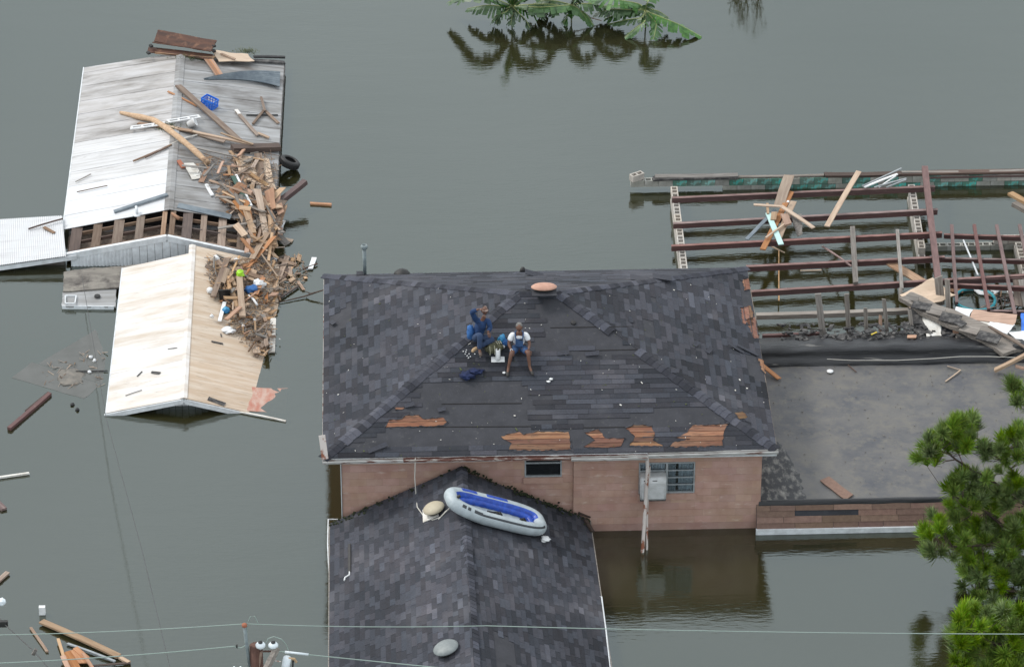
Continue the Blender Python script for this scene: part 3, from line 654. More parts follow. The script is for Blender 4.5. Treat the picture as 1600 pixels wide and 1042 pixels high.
for (x, y, a_) in ((835, 428, .2), (1000, 435, -.3), (835, 451, .1), (1035, 433, -.2)):
    c = Sb.at(x, y, .05); mb = MB(); mb.box(c, (.5, .25, .015), Matrix.Rotation(.25+a_*.3, 3, 'Y')); mb.build('lifted_shingle', 'shingle', HOUSE)
c = Sf.at(778, 562, .012)
V = empty('plumbing_vent', c); V.parent = HOUSE; V.matrix_parent_inverse = parent_world(HOUSE).inverted()
mb = MB(); R = Matrix((Sf.a, Sf.b, Sf.n)).transposed(); mb.box(c+Sf.n*.012, (.33, .16, .015), R); mb.build('flashing', 'white', V)
mb = MB(); mb.lathe(c, [(.075, 0), (.062, .08), (.058, .30), (.045, .30), (.045, .2)], 14); mb.build('pipe', 'white', V, True)
for (x, y) in ((896, 504),):
    mb = MB(); c = Sf.at(x, y, .015); mb.lathe(c, [(.07, -.01), (.06, .02), (.01, .03)], 10, R=frame(Sf.a, Sf.n)); mb.build('pipe_stub', 'black', HOUSE)

# ================================================================== FRONT BUILDING (lower gable roof)
LOWX0, LOWR, LOWX1, LY1, LY0 = -4.82, -1.57, 1.60, -9.62, -20.0
zE, zRd = .42, 2.02
LOW = empty('front_building', (LOWR, -14, 0), 'lower dark shingled gable roof in front of the pink house with a raft on it', 'building')
A0 = Vector((LOWX0, LY0, zE)); A1 = Vector((LOWX0, LY1, zE)); R0 = Vector((LOWR+.12, LY0, zRd)); R1 = Vector((LOWR, LY1, zRd)); B1 = Vector((LOWX1-.02, LY1, zE-.04)); B0 = Vector((LOWX1+.28, LY0, zE-.04))
Tl = Slope(A1, (A0-A1), (R1-A1).cross(A0-A1).cross(A0-A1)*-1 if False else Vector((R1.x-A1.x, 0, R1.z-A1.z)))
Tr = Slope(B0, (B1-B0), Vector((R0.x-B0.x, 0, R0.z-B0.z)))
def fixb(S, other):
    b = S.b-S.a*S.b.dot(S.a); S.b = b.normalized(); S.n = S.a.cross(S.b).normalized()
    if S.n.z < 0: S.n = -S.n
fixb(Tl, 0); fixb(Tr, 0)
pl_l = sp(Tl, A1, A0, R0, R1); pl_r = sp(Tr, B0, B1, R1, R0)
# the back right corner of this roof is broken away in steps
cut = spx(Tr, [(884, 782), (903, 790), (908, 806), (921, 808)])
for S, pl in ((Tl, pl_l), (Tr, pl_r)):
    mb = MB(); mb.prism([S.to3(p, -.003) for p in pl], S.n, .05); mb.build('roof_deck', 'felt', LOW)
tl = shingle_tabs(Tl, pl_l, .135, (), 21, .20, .48, -.02, miss=.002, contrast=.75)
tr_ = shingle_tabs(Tr, pl_r, .135, [spx(Tr, [(770, 992), (800, 1000), (812, 1042), (775, 1042)])], 22, .20, .48, .06, miss=.003, contrast=.75)
lay_shingles(LOW, [(Tl, tl), (Tr, tr_)], .135)
caps(LOW, R0, R1, Tl.n, Tr.n, .15, .15, 7)
mb = MB()
def slab(mb, p0, p1, dn, th, out):
    p0 = Vector(p0); p1 = Vector(p1); mb.add([p0, p1, p1+Vector(dn), p0+Vector(dn), p0+Vector(out), p1+Vector(out), p1+Vector(dn)+Vector(out), p0+Vector(dn)+Vector(out)], [(0, 1, 2, 3), (4, 7, 6, 5), (0, 4, 5, 1), (3, 2, 6, 7), (0, 3, 7, 4), (1, 5, 6, 2)])
slab(mb, A1, A0, (0, 0, -.16), 0, (-.03, 0, 0)); mb.build('fascia', 'wood_grey', LOW)
mb = MB(); slab(mb, B1, B0, (0, 0, -.16), 0, (.03, 0, 0)); mb.build('fascia', 'wood_grey', LOW)
mb = MB(); mb.b2((LOWX0+.35, LY0, -.5), (LOWX1-.3, LY1-.1, zE-.06)); mb.build('wall', 'pinkwall', LOW)
mb = MB(); mb.prism([(LOWX0+.1, LY1-.01, zE-.02), (LOWX1-.1, LY1-.01, zE-.02), (LOWR, LY1-.01, zRd-.07)], (0, 1, 0), .05); mb.build('gable', 'wood_dark', LOW)
def rail(pts_px, z, name='gutter_rail'):
    pts = [P(x, y, z) for x, y in pts_px]; mb = MB(); mb.tube(pts, .018, 6)
    for i in range(len(pts)-1):
        a, b = pts[i], pts[i+1]; n = max(1, int((b-a).length/.85))
        for j in range(n):
            q = a+(b-a)*(j/n); s_ = 1 if q.x < LOWR else -1; mb.beam(q, q+Vector((.12*s_, 0, .0)), .02, .012)
    mb.build(name, 'trim_white', LOW)
rail([(521, 811), (513, 811), (512, 850), (516, 930), (515, 1060)], zE-.03); rail([(932, 932), (940, 932), (947, 985), (955, 1060)], zE-.03)
# mossy torn back edge
mb = MB(); r3 = random.Random(9)
for i in range(260):
    f = r3.random(); side = r3.random() < .42
    e = (A1.lerp(R1, f) if side else R1.lerp(B1, f)); p = e+Vector((r3.uniform(-.06, .06), -abs(r3.gauss(0, .10)), r3.uniform(.0, .03)))
    if f < .35 and not side and r3.random() < .6: continue
    if side and f > .3 and r3.random() < .5: continue
    mb.box(p, (r3.uniform(.02, .07), r3.uniform(.02, .07), .03), Matrix.Rotation(r3.uniform(0, 3), 3, 'Z'))
mb.build('moss', 'moss', LOW)['kind'] = 'stuff'
mb = MB()
for (x0, y0, x1, y1, w) in ((870, 782, 898, 784, .16), (893, 788, 906, 800, .14), (904, 800, 922, 806, .12), (915, 812, 926, 830, .10)):
    mb.beam(Tr.at(x0, y0, .05), Tr.at(x1, y1, .04), w, .05, Tr.n)
mb.build('broken_edge_board', 'wood_dark', LOW)
def low_vent(x, y, r, m_, S, box=False):
    c = S.at(x, y, .02); R = Matrix.Rotation(.0, 3, 'X')
    V = empty('roof_vent', c); V.parent = LOW; V.matrix_parent_inverse = parent_world(LOW).inverted()
    mb = MB(); tilt = frame(S.a, (S.n+Vector((0, 0, .6))).normalized())
    mb.lathe(c, [(r*.93, .10), (r, .115), (r, .135), (r*.8, .185), (r*.45, .215), (.01, .225)], 24, R=tilt); mb.build('vent_cap', m_, V, True)
    mb = MB(); mb.lathe(c, [(r*.6, -.05), (r*.6, .12)], 18, R=tilt); mb.build('vent_neck', 'black', V, True)
    if box: mb = MB(); mb.box(c+S.n*.005-S.b*.12-S.a*.05, (.55, .42, .02), Matrix((S.a, S.b, S.n)).transposed()); mb.build('flashing', 'whitedirty', V)
low_vent(680, 800, .27, 'ventbeige', Tl, True); low_vent(699, 1018, .30, 'ventgrey', Tl)
a = Tl.at(546, 850, .03); b = Tl.at(546, 893, .03); mb = MB(); mb.beam(a, b, .07, .03, Tl.n); mb.build('roof_jack', 'black', LOW)
mb = MB(); mb.tube([b, b+(b-a).normalized()*.12, b+(b-a).normalized()*.16-Tl.b*.12, b+(b-a).normalized()*.27-Tl.b*.14], .02, 6); mb.build('white_elbow', 'white', LOW)

# ================================================================== FLAT ROOFED WING
WING = empty('flat_roof_wing', (10, -6, 0), 'flat muddy grey tar roof wing with brown shingled edge right of the pink house', 'building')
FX0, FX1, FY0, FY1, FZ = WX1+.004, 15.5, -9.52, P(1300, 566, .72).y, .72
mb = MB(); nx, ny = 90, 60; vs = []
for j in range(ny+1):
    for i in range(nx+1):
        x = FX0+(FX1-FX0)*i/nx; y = FY0+(FY1+.1-FY0)*j/ny
        z = FZ+.018*noise.noise(Vector((x*.8, y*.8, 0)))+.008*noise.noise(Vector((x*3, y*3, 5)))
        vs.append((x, y, z))
mb.add(vs, [(j*(nx+1)+i, j*(nx+1)+i+1, (j+1)*(nx+1)+i+1, (j+1)*(nx+1)+i) for j in range(ny) for i in range(nx)])
mb.build('roof_surface', 'flat', WING, True)
mb = MB(); mb.b2((FX0, FY0+.02, -.5), (FX1, FY1, FZ-.05)); mb.build('wall', 'pinkwall', WING)
# tar smeared corner beside the house
mb = MB(); vs = []; n = 34
for j in range(n+1):
    for i in range(13):
        y = FY0+.06+(3.2)*j/n; wd = 1.15*(1-.55*(j/n)**2)+.14*noise.noise(Vector((j*.35, 3, 0)))
        x = FX0+.0+wd*i/12; vs.append((x, y, FZ+.032+.01*noise.noise(Vector((x*5, y*5, 1)))-(.03 if i == 12 else 0)))
mb.add(vs, [(j*13+i, j*13+i+1, (j+1)*13+i+1, (j+1)*13+i) for j in range(n) for i in range(12)])
M['tarsmear'] = mat('smeared_tar', (0.016, 0.017, 0.021), 0.5, (0.24, 0.23, 0.21), 4.0, (1.5, .7, 1), (0.48, 0.68), bump=0.4, bscale=12, spec=.5, detail=8)
mb.build('tar_patch', 'tarsmear', WING, True)
def sweep_x(root, name, m_, xs, prof, amp=0.02, sc=1.2, seed=0, smooth=True):
    vs = []; k = len(prof)
    for i, x in enumerate(xs):
        for j, (y, z) in enumerate(prof):
            vs.append((x, y+amp*noise.noise(Vector((x*sc, j*.7, seed))), z+amp*noise.noise(Vector((x*sc, j*.7+9, seed+3)))))
    mb = MB(); mb.add(vs, [(i*k+j, (i+1)*k+j, (i+1)*k+j+1, i*k+j+1) for i in range(len(xs)-1) for j in range(k-1)]); return mb.build(name, m_, root, smooth)
xs = [FX0-.05+i*.12 for i in range(int((FX1-FX0)/.12)+1)]
sweep_x(WING, 'front_bead', 'tar', xs, [(FY0+.07, FZ-.02), (FY0+.06, FZ+.05), (FY0+.0, FZ+.07), (FY0-.05, FZ+.04), (FY0-.06, FZ-.05)], .012)
py_ = lambda y, z: P(1400, y, z).y
xs2 = [P(1188, 560, .9).x+i*.15 for i in range(int((FX1-6)/.15)+4)]
sweep_x(WING, 'tarred_parapet', 'tar', xs2, [(py_(570, .72), .70), (py_(566, .80), .80), (py_(560, .84), .84), (py_(553, .84), .86), (py_(548, 1.0), .99), (py_(541, 1.04), 1.04), (py_(534, 1.02), 1.02), (py_(529, .94), .94), (py_(524, .8), .80), (py_(522, .5), .4)], .06, 1.3, 4)
# rubble behind the parapet
mb = MB(); vs = []; nx = 170; y0_, y1_ = py_(531, .95), py_(512, .80); x0_, x1_ = 7.3, 12.6
for j in range(13):
    for i in range(nx+1):
        x = x0_+(x1_-x0_)*i/nx; y = y0_+(y1_-y0_)*j/12
        z = .86+.10*noise.noise(Vector((x*3.3, y*3.3, 2)))+.06*noise.noise(Vector((x*9, y*9, 7)))-.25*(j/12)**3
        vs.append((x, y, z))
mb.add(vs, [(j*(nx+1)+i, j*(nx+1)+i+1, (j+1)*(nx+1)+i+1, (j+1)*(nx+1)+i) for j in range(12) for i in range(nx)])
mb.build('wall_rubble', 'tarwood', WING)['kind'] = 'stuff'
mb = MB(); r5 = random.Random(3)
for i in range(240):
    x = r5.uniform(7.0, 13.2); y = r5.uniform(y0_, y1_+.05); s_ = r5.uniform(.03, .12)
    mb.box((x, y, .90+r5.uniform(0, .06)), (s_*r5.uniform(1, 3), s_, .03), Matrix.Rotation(r5.uniform(0, 3), 3, 'Z') @ Matrix.Rotation(r5.uniform(-.4, .4), 3, 'X'), tone=r5.uniform(.5, 1.5))
mb.build('rubble_chips', 'tarwood', WING)['kind'] = 'stuff'
mb = MB(); mb.tube([P(x, y, z) for x, y, z in ((1292, 561, .84), (1330, 563, .84), (1400, 563, .84), (1460, 560, .87), (1500, 557, .9), (1545, 557, .9), (1600, 559, .88), (1640, 559, .88))], .010, 5); mb.build('parapet_wire', 'rope', WING)
# brown shingled front edge and white board
mz0, mz1 = .14, .70; my0, my1 = -9.80, -9.56
Sm = Slope((5.70, my0, mz0), (1, 0, 0), (0, my1-my0, mz1-mz0)); Lm = FX1-5.70; Hm = math.hypot(my1-my0, mz1-mz0)
mb = MB(); mb.prism([Sm.to3((0, 0), -.004), Sm.to3((Lm, 0), -.004), Sm.to3((Lm, Hm), -.004), Sm.to3((0, Hm), -.004)], Sm.n, .05); mb.build('edge_deck', 'felt', WING)
r6 = random.Random(31); ex = Hm/4
for row in range(4):
    x = -.28*(row % 2)*1.0-.001
    while x < Lm:
        ln = .95 if r6.random() < .6 else .62
        a, b = max(x, 0), min(x+ln, Lm); x += ln
        if b-a < .04: continue
        if row == 2 and 0.9 < (a+b)/2 < 2.9: continue
        q = [(a+.005, row*ex-.01), (b-.005, row*ex-.01), (b-.005, row*ex+ex), (a+.005, row*ex+ex)]; v = r6.uniform(.78, 1.22)
        mb = MB(); tab_geom(mb, Sm, (q, (v, v*r6.uniform(.95, 1.04), v*r6.uniform(.93, 1.05)), r6.uniform(.01, .02), row*ex), ex); mb.build('shingle', 'brownshingle', WING)
mb = MB(); mb.b2((5.68, -9.87, .005), (FX1, -9.83, mz0+.01)); mb.b2((5.68, -9.829, mz0-.02), (FX1, -9.79, mz0+.008)); mb.build('fascia', 'trim_white', WING)
# things lying on the flat roof
tag(plank('roofing_scrap', P(1288, 747, FZ+.03), P(1328, 778, FZ+.03), .30, .02, 'brownshingle', 'torn pinkish roofing strip lying near the front edge of the flat roof', 'roofing scrap'))
tag(plank('bent_lath', P(1480, 572, FZ+.05), P(1500, 578, FZ+.05), .03, .02, 'wood_tan', 'thin bent tan lath on the flat roof below the black parapet', 'lath'))
plank('thin_lath', P(1501, 578, FZ+.05), P(1477, 596, FZ+.03), .03, .02, 'wood_tan', 'thin tan lath pointing down left on the flat roof', 'lath')
mb = MB(); c = P(1297, 580, FZ+.03); mb.lathe(c, [(.085, -.01), (.09, .01), (.05, .02), (.03, .012)], 14); tag(mb.build('plastic_disc', 'white', None, True), 'small white plastic lid on the flat roof below the black parapet', 'lid')
plank('dark_stick', P(1325, 570, FZ+.04), P(1338, 581, FZ+.04), .02, .02, 'wood_dark', 'thin dark stick on the flat roof right of the white lid', 'stick')
plank('rafter_end', P(1555, 578, FZ+.10), P(1612, 549, FZ+.75), .16, .07, 'wood_tan', 'tan squared rafter end leaning over the parapet onto the flat roof', 'lumber')
plank('broken_fascia', P(1186, 566, .95), P(1218, 592, FZ+.05), .12, .03, 'wood_orange', 'reddish broken board hanging off the right eave of the dark hip roof', 'board')
mb = MB(); r7 = random.Random(5)
for i in range(230):
    x = r7.uniform(FX0+.3, 13.5); y = FY0+r7.random()**.7*(FY1-FY0); s_ = r7.uniform(.006, .02)
    mb.box((x, y, FZ+.02), (s_*r7.uniform(1, 3), s_, .012), Matrix.Rotation(r7.uniform(0, 3), 3, 'Z'), tone=r7.uniform(.3, 1.6))
mb.build('roof_litter', 'mud', WING)['kind'] = 'stuff'
for (x, y) in ((1362, 640), (1377, 644), (1361, 683), (1403, 740), (1430, 692), (1325, 722), (1335, 720)):
    pass

# ================================================================== COLLAPSED BUILDING (block walls and open joists)
RUIN = empty('collapsed_building', (10, 3, 0), 'roofless collapsed building of open red brown joists on concrete block walls standing in water', 'ruin')
def block_mesh(L_=.39, w=.19, h=.19, m_='cmu', cores=2):
    mb = MB(); e = .032; n = cores; iw = (L_-e*(n+1))/n
    for k in range(n+1): x = -L_/2+k*(iw+e); mb.b2((x, -w/2+e, -h/2), (x+e, w/2-e, h/2))
    mb.b2((-L_/2, -w/2, -h/2), (L_/2, -w/2+e-.0005, h/2)); mb.b2((-L_/2, w/2-e+.0005, -h/2), (L_/2, w/2, h/2))
    mb.b2((-L_/2+e, -w/2+e, -h/2+.01), (L_/2-e, w/2-e, -h/2+.03))
    return mb.mesh('block', [m_])
BM = {k: block_mesh(m_=k) for k in ('cmu', 'cmu_green', 'cmu_yellow', 'cmu_pale')}
def block_wall(p0, p1, z0, courses, m_f, name='block_wall', top_m=None, skip=None):
    p0 = Vector(p0); p1 = Vector(p1); d = p1-p0; L_ = d.length; n = int(L_/.4); a = math.atan2(d.y, d.x); d.normalize()
    Wl = empty(name, (p0.x, p0.y, z0)); Wl.parent = RUIN; Wl.matrix_parent_inverse = parent_world(RUIN).inverted()
    for c in range(courses):
        for i in range(n):
            f = i*.4+.2+(.2 if c % 2 else 0)
            if skip and skip(f, c): continue
            q = p0+d*f; mm = m_f(f, c)
            R = Matrix.Rotation(a, 4, 'Z'); R.translation = (q.x, q.y, z0+.1+c*.2); link('block', BM[mm], Wl, R)
    return Wl
r8 = random.Random(2)
# back wall: green painted blocks, a lintel over an opening at its left end
bx0 = P(985, 293, .14).x; by = P(985, 293, .14).y+.1; bxr = 15.2
op = P(1130, 300, 0).x
def gm(f, c):
    x = bx0+f
    if x < P(1050, 290, .3).x: return r8.choice(('cmu_pale', 'cmu_green', 'cmu_pale'))
    if x > P(1500, 300, .3).x and c == 0: return 'cmu_yellow'
    if x > P(1575, 300, .3).x: return 'cmu'
    return 'cmu_green' if r8.random() < .85 else 'cmu_pale'
block_wall((bx0, by, 0), (bxr, by, 0), .14, 1, lambda f, c: gm(f, 1), 'lintel_course')
block_wall((op, by, 0), (bxr, by, 0), -.062, 1, gm, 'back_wall')
def wplate(x0, x1, y, m_='wood_grey', z=.38, w=.14, t=.06, n='wall_plate', yy=None):
    a = P(x0, y, z); b = P(x1, y, z); yc = by if yy is None else yy; plank(n, (a.x, yc, z), (b.x, yc, z), w, t, m_, parent=RUIN)
wplate(1022, 1153, 280, 'wood_grey', .40, .20, .09); wplate(1020, 1150, 283, 'tarwood', .37, .22, .05, yy=by-.03); wplate(1154, 1290, 281, 'wood_grey', .37, .10, .04); wplate(1290, 1410, 281, 'wood_dark', .38, .2, .07)
wplate(1410, 1640, 281, 'wood_dark', .38, .2, .06); wplate(1412, 1640, 283, 'wood_grey', .43, .09, .03)
wplate(1450, 1640, 290, 'joist', .30, .05, .04, yy=by-.13)
# loose hollow block standing on the left end of the back wall
c = P(996, 284, .44); lb = tag(_link('concrete_block', BM['cmu']), 'loose hollow concrete block sitting skewed on the left end of the green wall', 'concrete block')
lb.location = (c.x, by-.02, .44); lb.rotation_euler = (0, 0, .55)
# side walls seen from above as rows of open cores
a = P(1052, 291, .5); b = P(1068, 424, .5)
for c_ in range(3): pass
block_wall((a.x+.02, a.y, 0), (b.x, b.y-3.6, 0), -.10, 3, lambda f, c: 'cmu', 'side_wall')
a = P(1424, 288, .5); b = P(1441, 390, .5); block_wall((a.x+.0, a.y, 0), (b.x, b.y, 0), -.10, 3, lambda f, c: 'cmu', 'side_wall')
a = P(1434, 390, 0); block_wall((a.x, a.y, 0), (15.4, a.y, 0), -.05, 1, lambda f, c: 'cmu_pale', 'low_wall')
a = P(1552, 378, .2); block_wall((a.x, a.y+.02, 0), (15.4, a.y+.02, 0), .16, 1, lambda f, c: 'cmu', 'low_wall_top')
a = P(1590, 375, .3); b = P(1606, 442, .3); block_wall((a.x, a.y, 0), (b.x, b.y, 0), -.05, 2, lambda f, c: 'cmu', 'side_wall')
def ibeam(a, b, h=.15, w=.10, root=RUIN, name='joist'):
    a = Vector(a); b = Vector(b); J = empty(name, (a+b)/2); J.parent = root; J.matrix_parent_inverse = parent_world(root).inverted()
    R = frame(b-a); L_ = (b-a).length; c = (a+b)/2; Z = R @ Vector((0, 0, 1))
    mm = M4of(R, c)
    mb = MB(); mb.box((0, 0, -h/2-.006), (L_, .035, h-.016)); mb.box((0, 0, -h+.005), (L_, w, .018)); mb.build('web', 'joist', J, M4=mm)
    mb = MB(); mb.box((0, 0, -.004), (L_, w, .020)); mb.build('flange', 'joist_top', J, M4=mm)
ZJ = .64
for (x0, y0, x1, y1) in ((1050, 309, 1461, 291), (1052, 349, 1465, 327), (1049, 384, 1472, 363), (1166, 416, 1476, 401), (1174, 455, 1640, 427)):
    ibeam(P(x0, y0, ZJ), P(x1, y1, ZJ))
for (x0, y0, x1, y1) in ((1475, 366, 1640, 371), (1472, 403, 1640, 407), (1478, 443, 1640, 450), (1480, 438, 1640, 432), (1485, 484, 1640, 487)):
    ibeam(P(x0, y0, ZJ-.04), P(x1, y1, ZJ-.04), .12, .08)
plank('log_joist', P(1182, 494, .70), P(1422, 486, .70), .16, .13, 'wood_grey', parent=RUIN)
plank('bottom_rail', P(1190, 525, .75), P(1282, 521, .75), .09, .08, 'purlin', parent=RUIN)
plank('cross_beam', P(1445, 262, .84), P(1470, 470, .74), .17, .12, 'purlin', parent=RUIN)
for (x0, y0, x1, y1) in ((1487, 352, 1495, 474), (1522, 352, 1545, 484), (1557, 352, 1586, 492), (1593, 352, 1612, 440)):
    plank('purlin', P(x0, y0, ZJ+.06), P(x1, y1, ZJ+.06), .09, .08, 'purlin', parent=RUIN)
for (x0, y0, x1, y1, w) in ((1332, 355, 1337, 443, .14), (1402, 360, 1409, 452, .09)):
    plank('loose_rafter', P(x0, y0, ZJ+.07), P(x1, y1, ZJ+.07), w, .07, 'wood_grey', parent=RUIN)
def stud(x, ytop, ybot, w, m_='wood_grey', dx=0, zb=.75):
    b = P(x+dx, ybot, zb); t = PY(x, ytop, b.y+.25); plank('stud', b, t, w, .07, m_, parent=RUIN, up=(0, 1, 0))
for (x, yt, yb, w, dx) in ((1278, 460, 524, .17, 8), (1323, 460, 521, .12, 3), (1352, 480, 521, .10, 2), (1381, 467, 518, .10, 5), (1376, 492, 519, .08, -1), (1407, 450, 470, .09, 0), (1466, 432, 478, .22, 4), (1480, 436, 485, .13, 2), (1421, 484, 518, .10, 4)):
    stud(x, yt, yb, w, 'wood_grey' if w > .085 else 'wood_orange', dx)
for (x0, y0, x1, y1, z) in ((1505, 375, 1520, 425, .5),): plank('white_lath', P(x0, y0, z), P(x1+8, y1+5, z), .04, .03, 'trim_white', parent=RUIN)

# ------------------------------------------------------------------ loose pieces on and round the ruin
def BP(name, a, b, w, t, m_, label, cat='board', group=None, roll=0, jag=1.0): return plank(name, P(*a), P(*b), w, t, m_, label, cat, group, roll=roll, jag=jag)
def sheet(name, pts, th, m_, label, cat, group=None, sub=6, amp=.02, root=None, seed=0):
    """bent sheet from four surveyed corners"""
    p = [Vector(q) for q in pts]; n = (p[1]-p[0]).cross(p[3]-p[0]).normalized(); n = n if n.z > 0 else -n; vs = []
    for lay in (0, 1):
        for j in range(sub+1):
            for i in range(sub+1):
                u_, v_ = i/sub, j/sub; q = p[0].lerp(p[1], u_).lerp(p[3].lerp(p[2], u_), v_)
                vs.append(q+n*(amp*noise.noise(q*2.2+Vector((seed, 0, 0)))-lay*th)+(Vector((noise.noise(q*5), noise.noise(q*5+Vector((3, 3, 3))), 0))*.03 if (i in (0, sub) or j in (0, sub)) else Vector()))
    s1 = sub+1; f = []
    for j in range(sub):
        for i in range(sub):
            a = j*s1+i; f.append((a, a+1, a+s1+1, a+s1)); b = a+s1*s1; f.append((b, b+s1, b+s1+1, b+1))
    per = [(i, 0) for i in range(sub)]+[(sub, j) for j in range(sub)]+[(i, sub) for i in range(sub, 0, -1)]+[(0, j) for j in range(sub, 0, -1)]
    idx = [j*s1+i for i, j in per]
    for k in range(len(idx)): a, b = idx[k], idx[(k+1) % len(idx)]; f.append((a, a+s1*s1, b+s1*s1, b))
    mb = MB(); mb.add(vs, f); o = mb.build(name, m_, root)
    if root is None: tag(o, label, cat, group)
    return o
z = ZJ+.05
BP('wide_board', (1233, 274, z+.25), (1217, 322, z+.05), .30, .03, 'wood_tan', 'wide pale board standing tallest in the lumber pile across the joists')
BP('curved_board', (1178, 320, z+.2), (1222, 323, z+.22), .10, .03, 'wood_tan', 'left half of a curved tan board lying over the lumber pile')
BP('curved_board', (1220, 322, z+.22), (1272, 357, z+.12), .12, .03, 'wood_tan', 'right half of a curved tan board pointing down right from the lumber pile')
BP('mint_board', (1200, 333, z+.12), (1221, 383, z+.06), .15, .03, 'mint', 'mint white painted board crossing the joists below the lumber pile')
BP('metal_strip', (1211, 328, z+.1), (1166, 375, z-.05), .11, .03, 'metal_blue', 'dark blue grey metal strip slanting down left from the lumber pile')
BP('orange_board', (1236, 300, z+.1), (1192, 390, z+.0), .16, .04, 'wood_orange', 'long orange brown board under the lumber pile ending lowest left')
BP('tan_board', (1240, 315, z+.08), (1216, 374, z), .17, .04, 'wood_tan', 'tan board right of the mint board in the lumber pile')
BP('short_stick', (1226, 350, z+.12), (1196, 372, z+.10), .05, .03, 'wood_tan', 'short pale stick crossing the mint board', 'stick')
BP('orange_block', (1225, 335, z+.15), (1232, 352, z+.12), .2, .06, 'wood_orange', 'short orange block in the middle of the lumber pile')
BP('short_board', (1210, 332, z+.15), (1208, 345, z+.12), .16, .04, 'wood_tan', 'short tan block left of the middle of the lumber pile')
BP('pale_chip', (1229, 315, z+.2), (1234, 315, z+.2), .09, .02, 'white', 'white scrap at the top of the lumber pile', 'scrap')
BP('upright_stick', (1199, 318, z+.2), (1200, 334, z+.15), .07, .03, 'wood_tan', 'small tan stick at the left top of the mint board', 'stick')
sheet('torn_fabric', [P(1236, 335, z+.12), P(1252, 336, z+.1), (P(1254, 364, z)), P(1246, 368, z-.15)], .01, 'wood_grey', 'grey torn fabric hanging on the right of the lumber pile', 'fabric', amp=.12)
BP('leaning_plank', (1342, 268, z+.35), (1292, 354, z+.0), .15, .035, 'wood_tan', 'long tan plank lying slantwise over the first two joists', 'plank', jag=.3)
for i, (a, b, w) in enumerate((((1347, 291), (1409, 263), .045), ((1350, 293), (1403, 272), .07), ((1366, 293), (1417, 279), .045), ((1373, 293), (1400, 275), .03), ((1385, 293), (1416, 281), .04))):
    BP('aluminium_strip', (*a, z+.04), (*b, z+.22), w, .03, 'white' if i % 2 else 'alu', ('longest silver strip of the broken window frame on the far joist', 'white strip of the broken window frame lying under the silver one', 'lowest right silver strip of the broken window frame', 'short thin white strip in the broken window frame', 'short silver strip at the right of the broken window frame')[i], 'window frame', 'strips of the broken window frame')
BP('board_in_ruin', (1390, 410, .5), (1452, 447, .55), .30, .04, 'wood_brown', 'wide reddish brown board half sunk between the joists')
BP('thin_red_lath', (1285, 385, .35), (1330, 416, .7), .05, .03, 'joist_top', 'thin red lath leaning under the joists', 'lath')
for (x0, y0, x1, y1, z0, lab) in ((1205, 385, 1226, 395, .3, 'short pale stick in the water under the third joist'), (1250, 423, 1284, 422, .03, 'pale floating stick left of the grey rafter'), (1217, 390, 1217, 470, .2, 'thin hanging cord left in the ruin water')):
    BP('stick', (x0, y0, z0), (x1, y1, z0), .035, .02, 'wood_tan', lab, 'stick')
# plywood and roofing heap at the right
sheet('plywood_sheet', [P(1406, 458, 1.0), P(1457, 437, 1.15), P(1493, 460, 1.0), P(1430, 492, .95)], .02, 'plywood', 'pale curved plywood sheet behind the fallen roof slab', 'plywood', amp=.12)
sheet('fallen_roof_slab', [P(1404, 468, 1.25), P(1428, 456, 1.25), P(1605, 540, 1.0), P(1568, 552, 1.0)], .11, 'wood_grey', 'long broken slab of grey roofing lying diagonally over the parapet', 'roof slab', sub=14, amp=.12, seed=4)
for i, (x, y, w, h, a) in enumerate(((1440, 478, .5, .3, .4), (1462, 486, .45, .3, .5), (1485, 497, .55, .34, .45), (1515, 515, .5, .3, .5), (1545, 527, .6, .34, .5), (1425, 466, .35, .2, .4), (1500, 505, .3, .22, .9))):
    mb = MB(); c = P(x, y, 1.27-i*.02 if i < 5 else 1.3); mb.box((0, 0, 0), (w, h, .03)); o = mb.build('roofing_layer', 'wood_grey' if i % 2 else 'tarwood'); o.matrix_basis = M4of(Matrix.Rotation(-a, 3, 'Z') @ Matrix.Rotation(.12+(i % 3)*.06, 3, 'X'), c); tag(o, ('second cracked roofing layer from the upper end of the fallen slab', 'third cracked roofing layer from the upper end of the fallen slab', 'wide dark cracked layer halfway down the fallen slab', 'second cracked roofing layer from the lower end of the fallen slab', 'lowest cracked roofing layer on the fallen slab', 'topmost small cracked layer at the upper end of the fallen slab', 'small tilted roofing flake halfway down the fallen slab')[i], 'roofing', 'cracked layers on the fallen roof slab')
mb = MB(); a = P(1494, 517, 1.0); d = Vector((-.35, -.9, .1)).normalized(); mb.tube([a-d*.4, a+d*.05], .085, 14); tag(mb.build('log_end', 'wood_orange', None), 'round sawn log end poking out under the fallen roof slab', 'log')
sheet('tarred_panel', [P(1418, 480, .9), P(1432, 478, 1.1), P(1450, 520, .9), P(1428, 521, .85)], .03, 'tarwood', 'dark tarred wall remnant under the left of the fallen slab', 'wall remnant', amp=.08)
sheet('chalky_panel', [P(1440, 492, 1.0), P(1468, 500, 1.05), P(1472, 528, .9), P(1448, 528, .85)], .04, 'whitedirty', 'chalky pale wall remnant beside the dark post foot', 'wall remnant', amp=.12)
sheet('felt_scrap', [P(1470, 500, .95), P(1496, 510, .95), P(1494, 530, .88), P(1472, 530, .88)], .03, 'felt', 'plain dark grey panel between the chalky remnant and the log end', 'panel', amp=.02)
sheet('mud_lump', [P(1492, 525, .96), P(1525, 527, .98), P(1540, 545, .93), P(1500, 538, .93)], .1, 'mud', 'lump of dried mud under the fallen slab by the parapet', 'mud lump', amp=.2)
sheet('white_board', [P(1493, 479, 1.05), P(1520, 484, 1.05), P(1512, 499, 1.0), P(1491, 490, 1.0)], .02, 'white', 'small clean white board right of the posts', 'board', amp=.01)
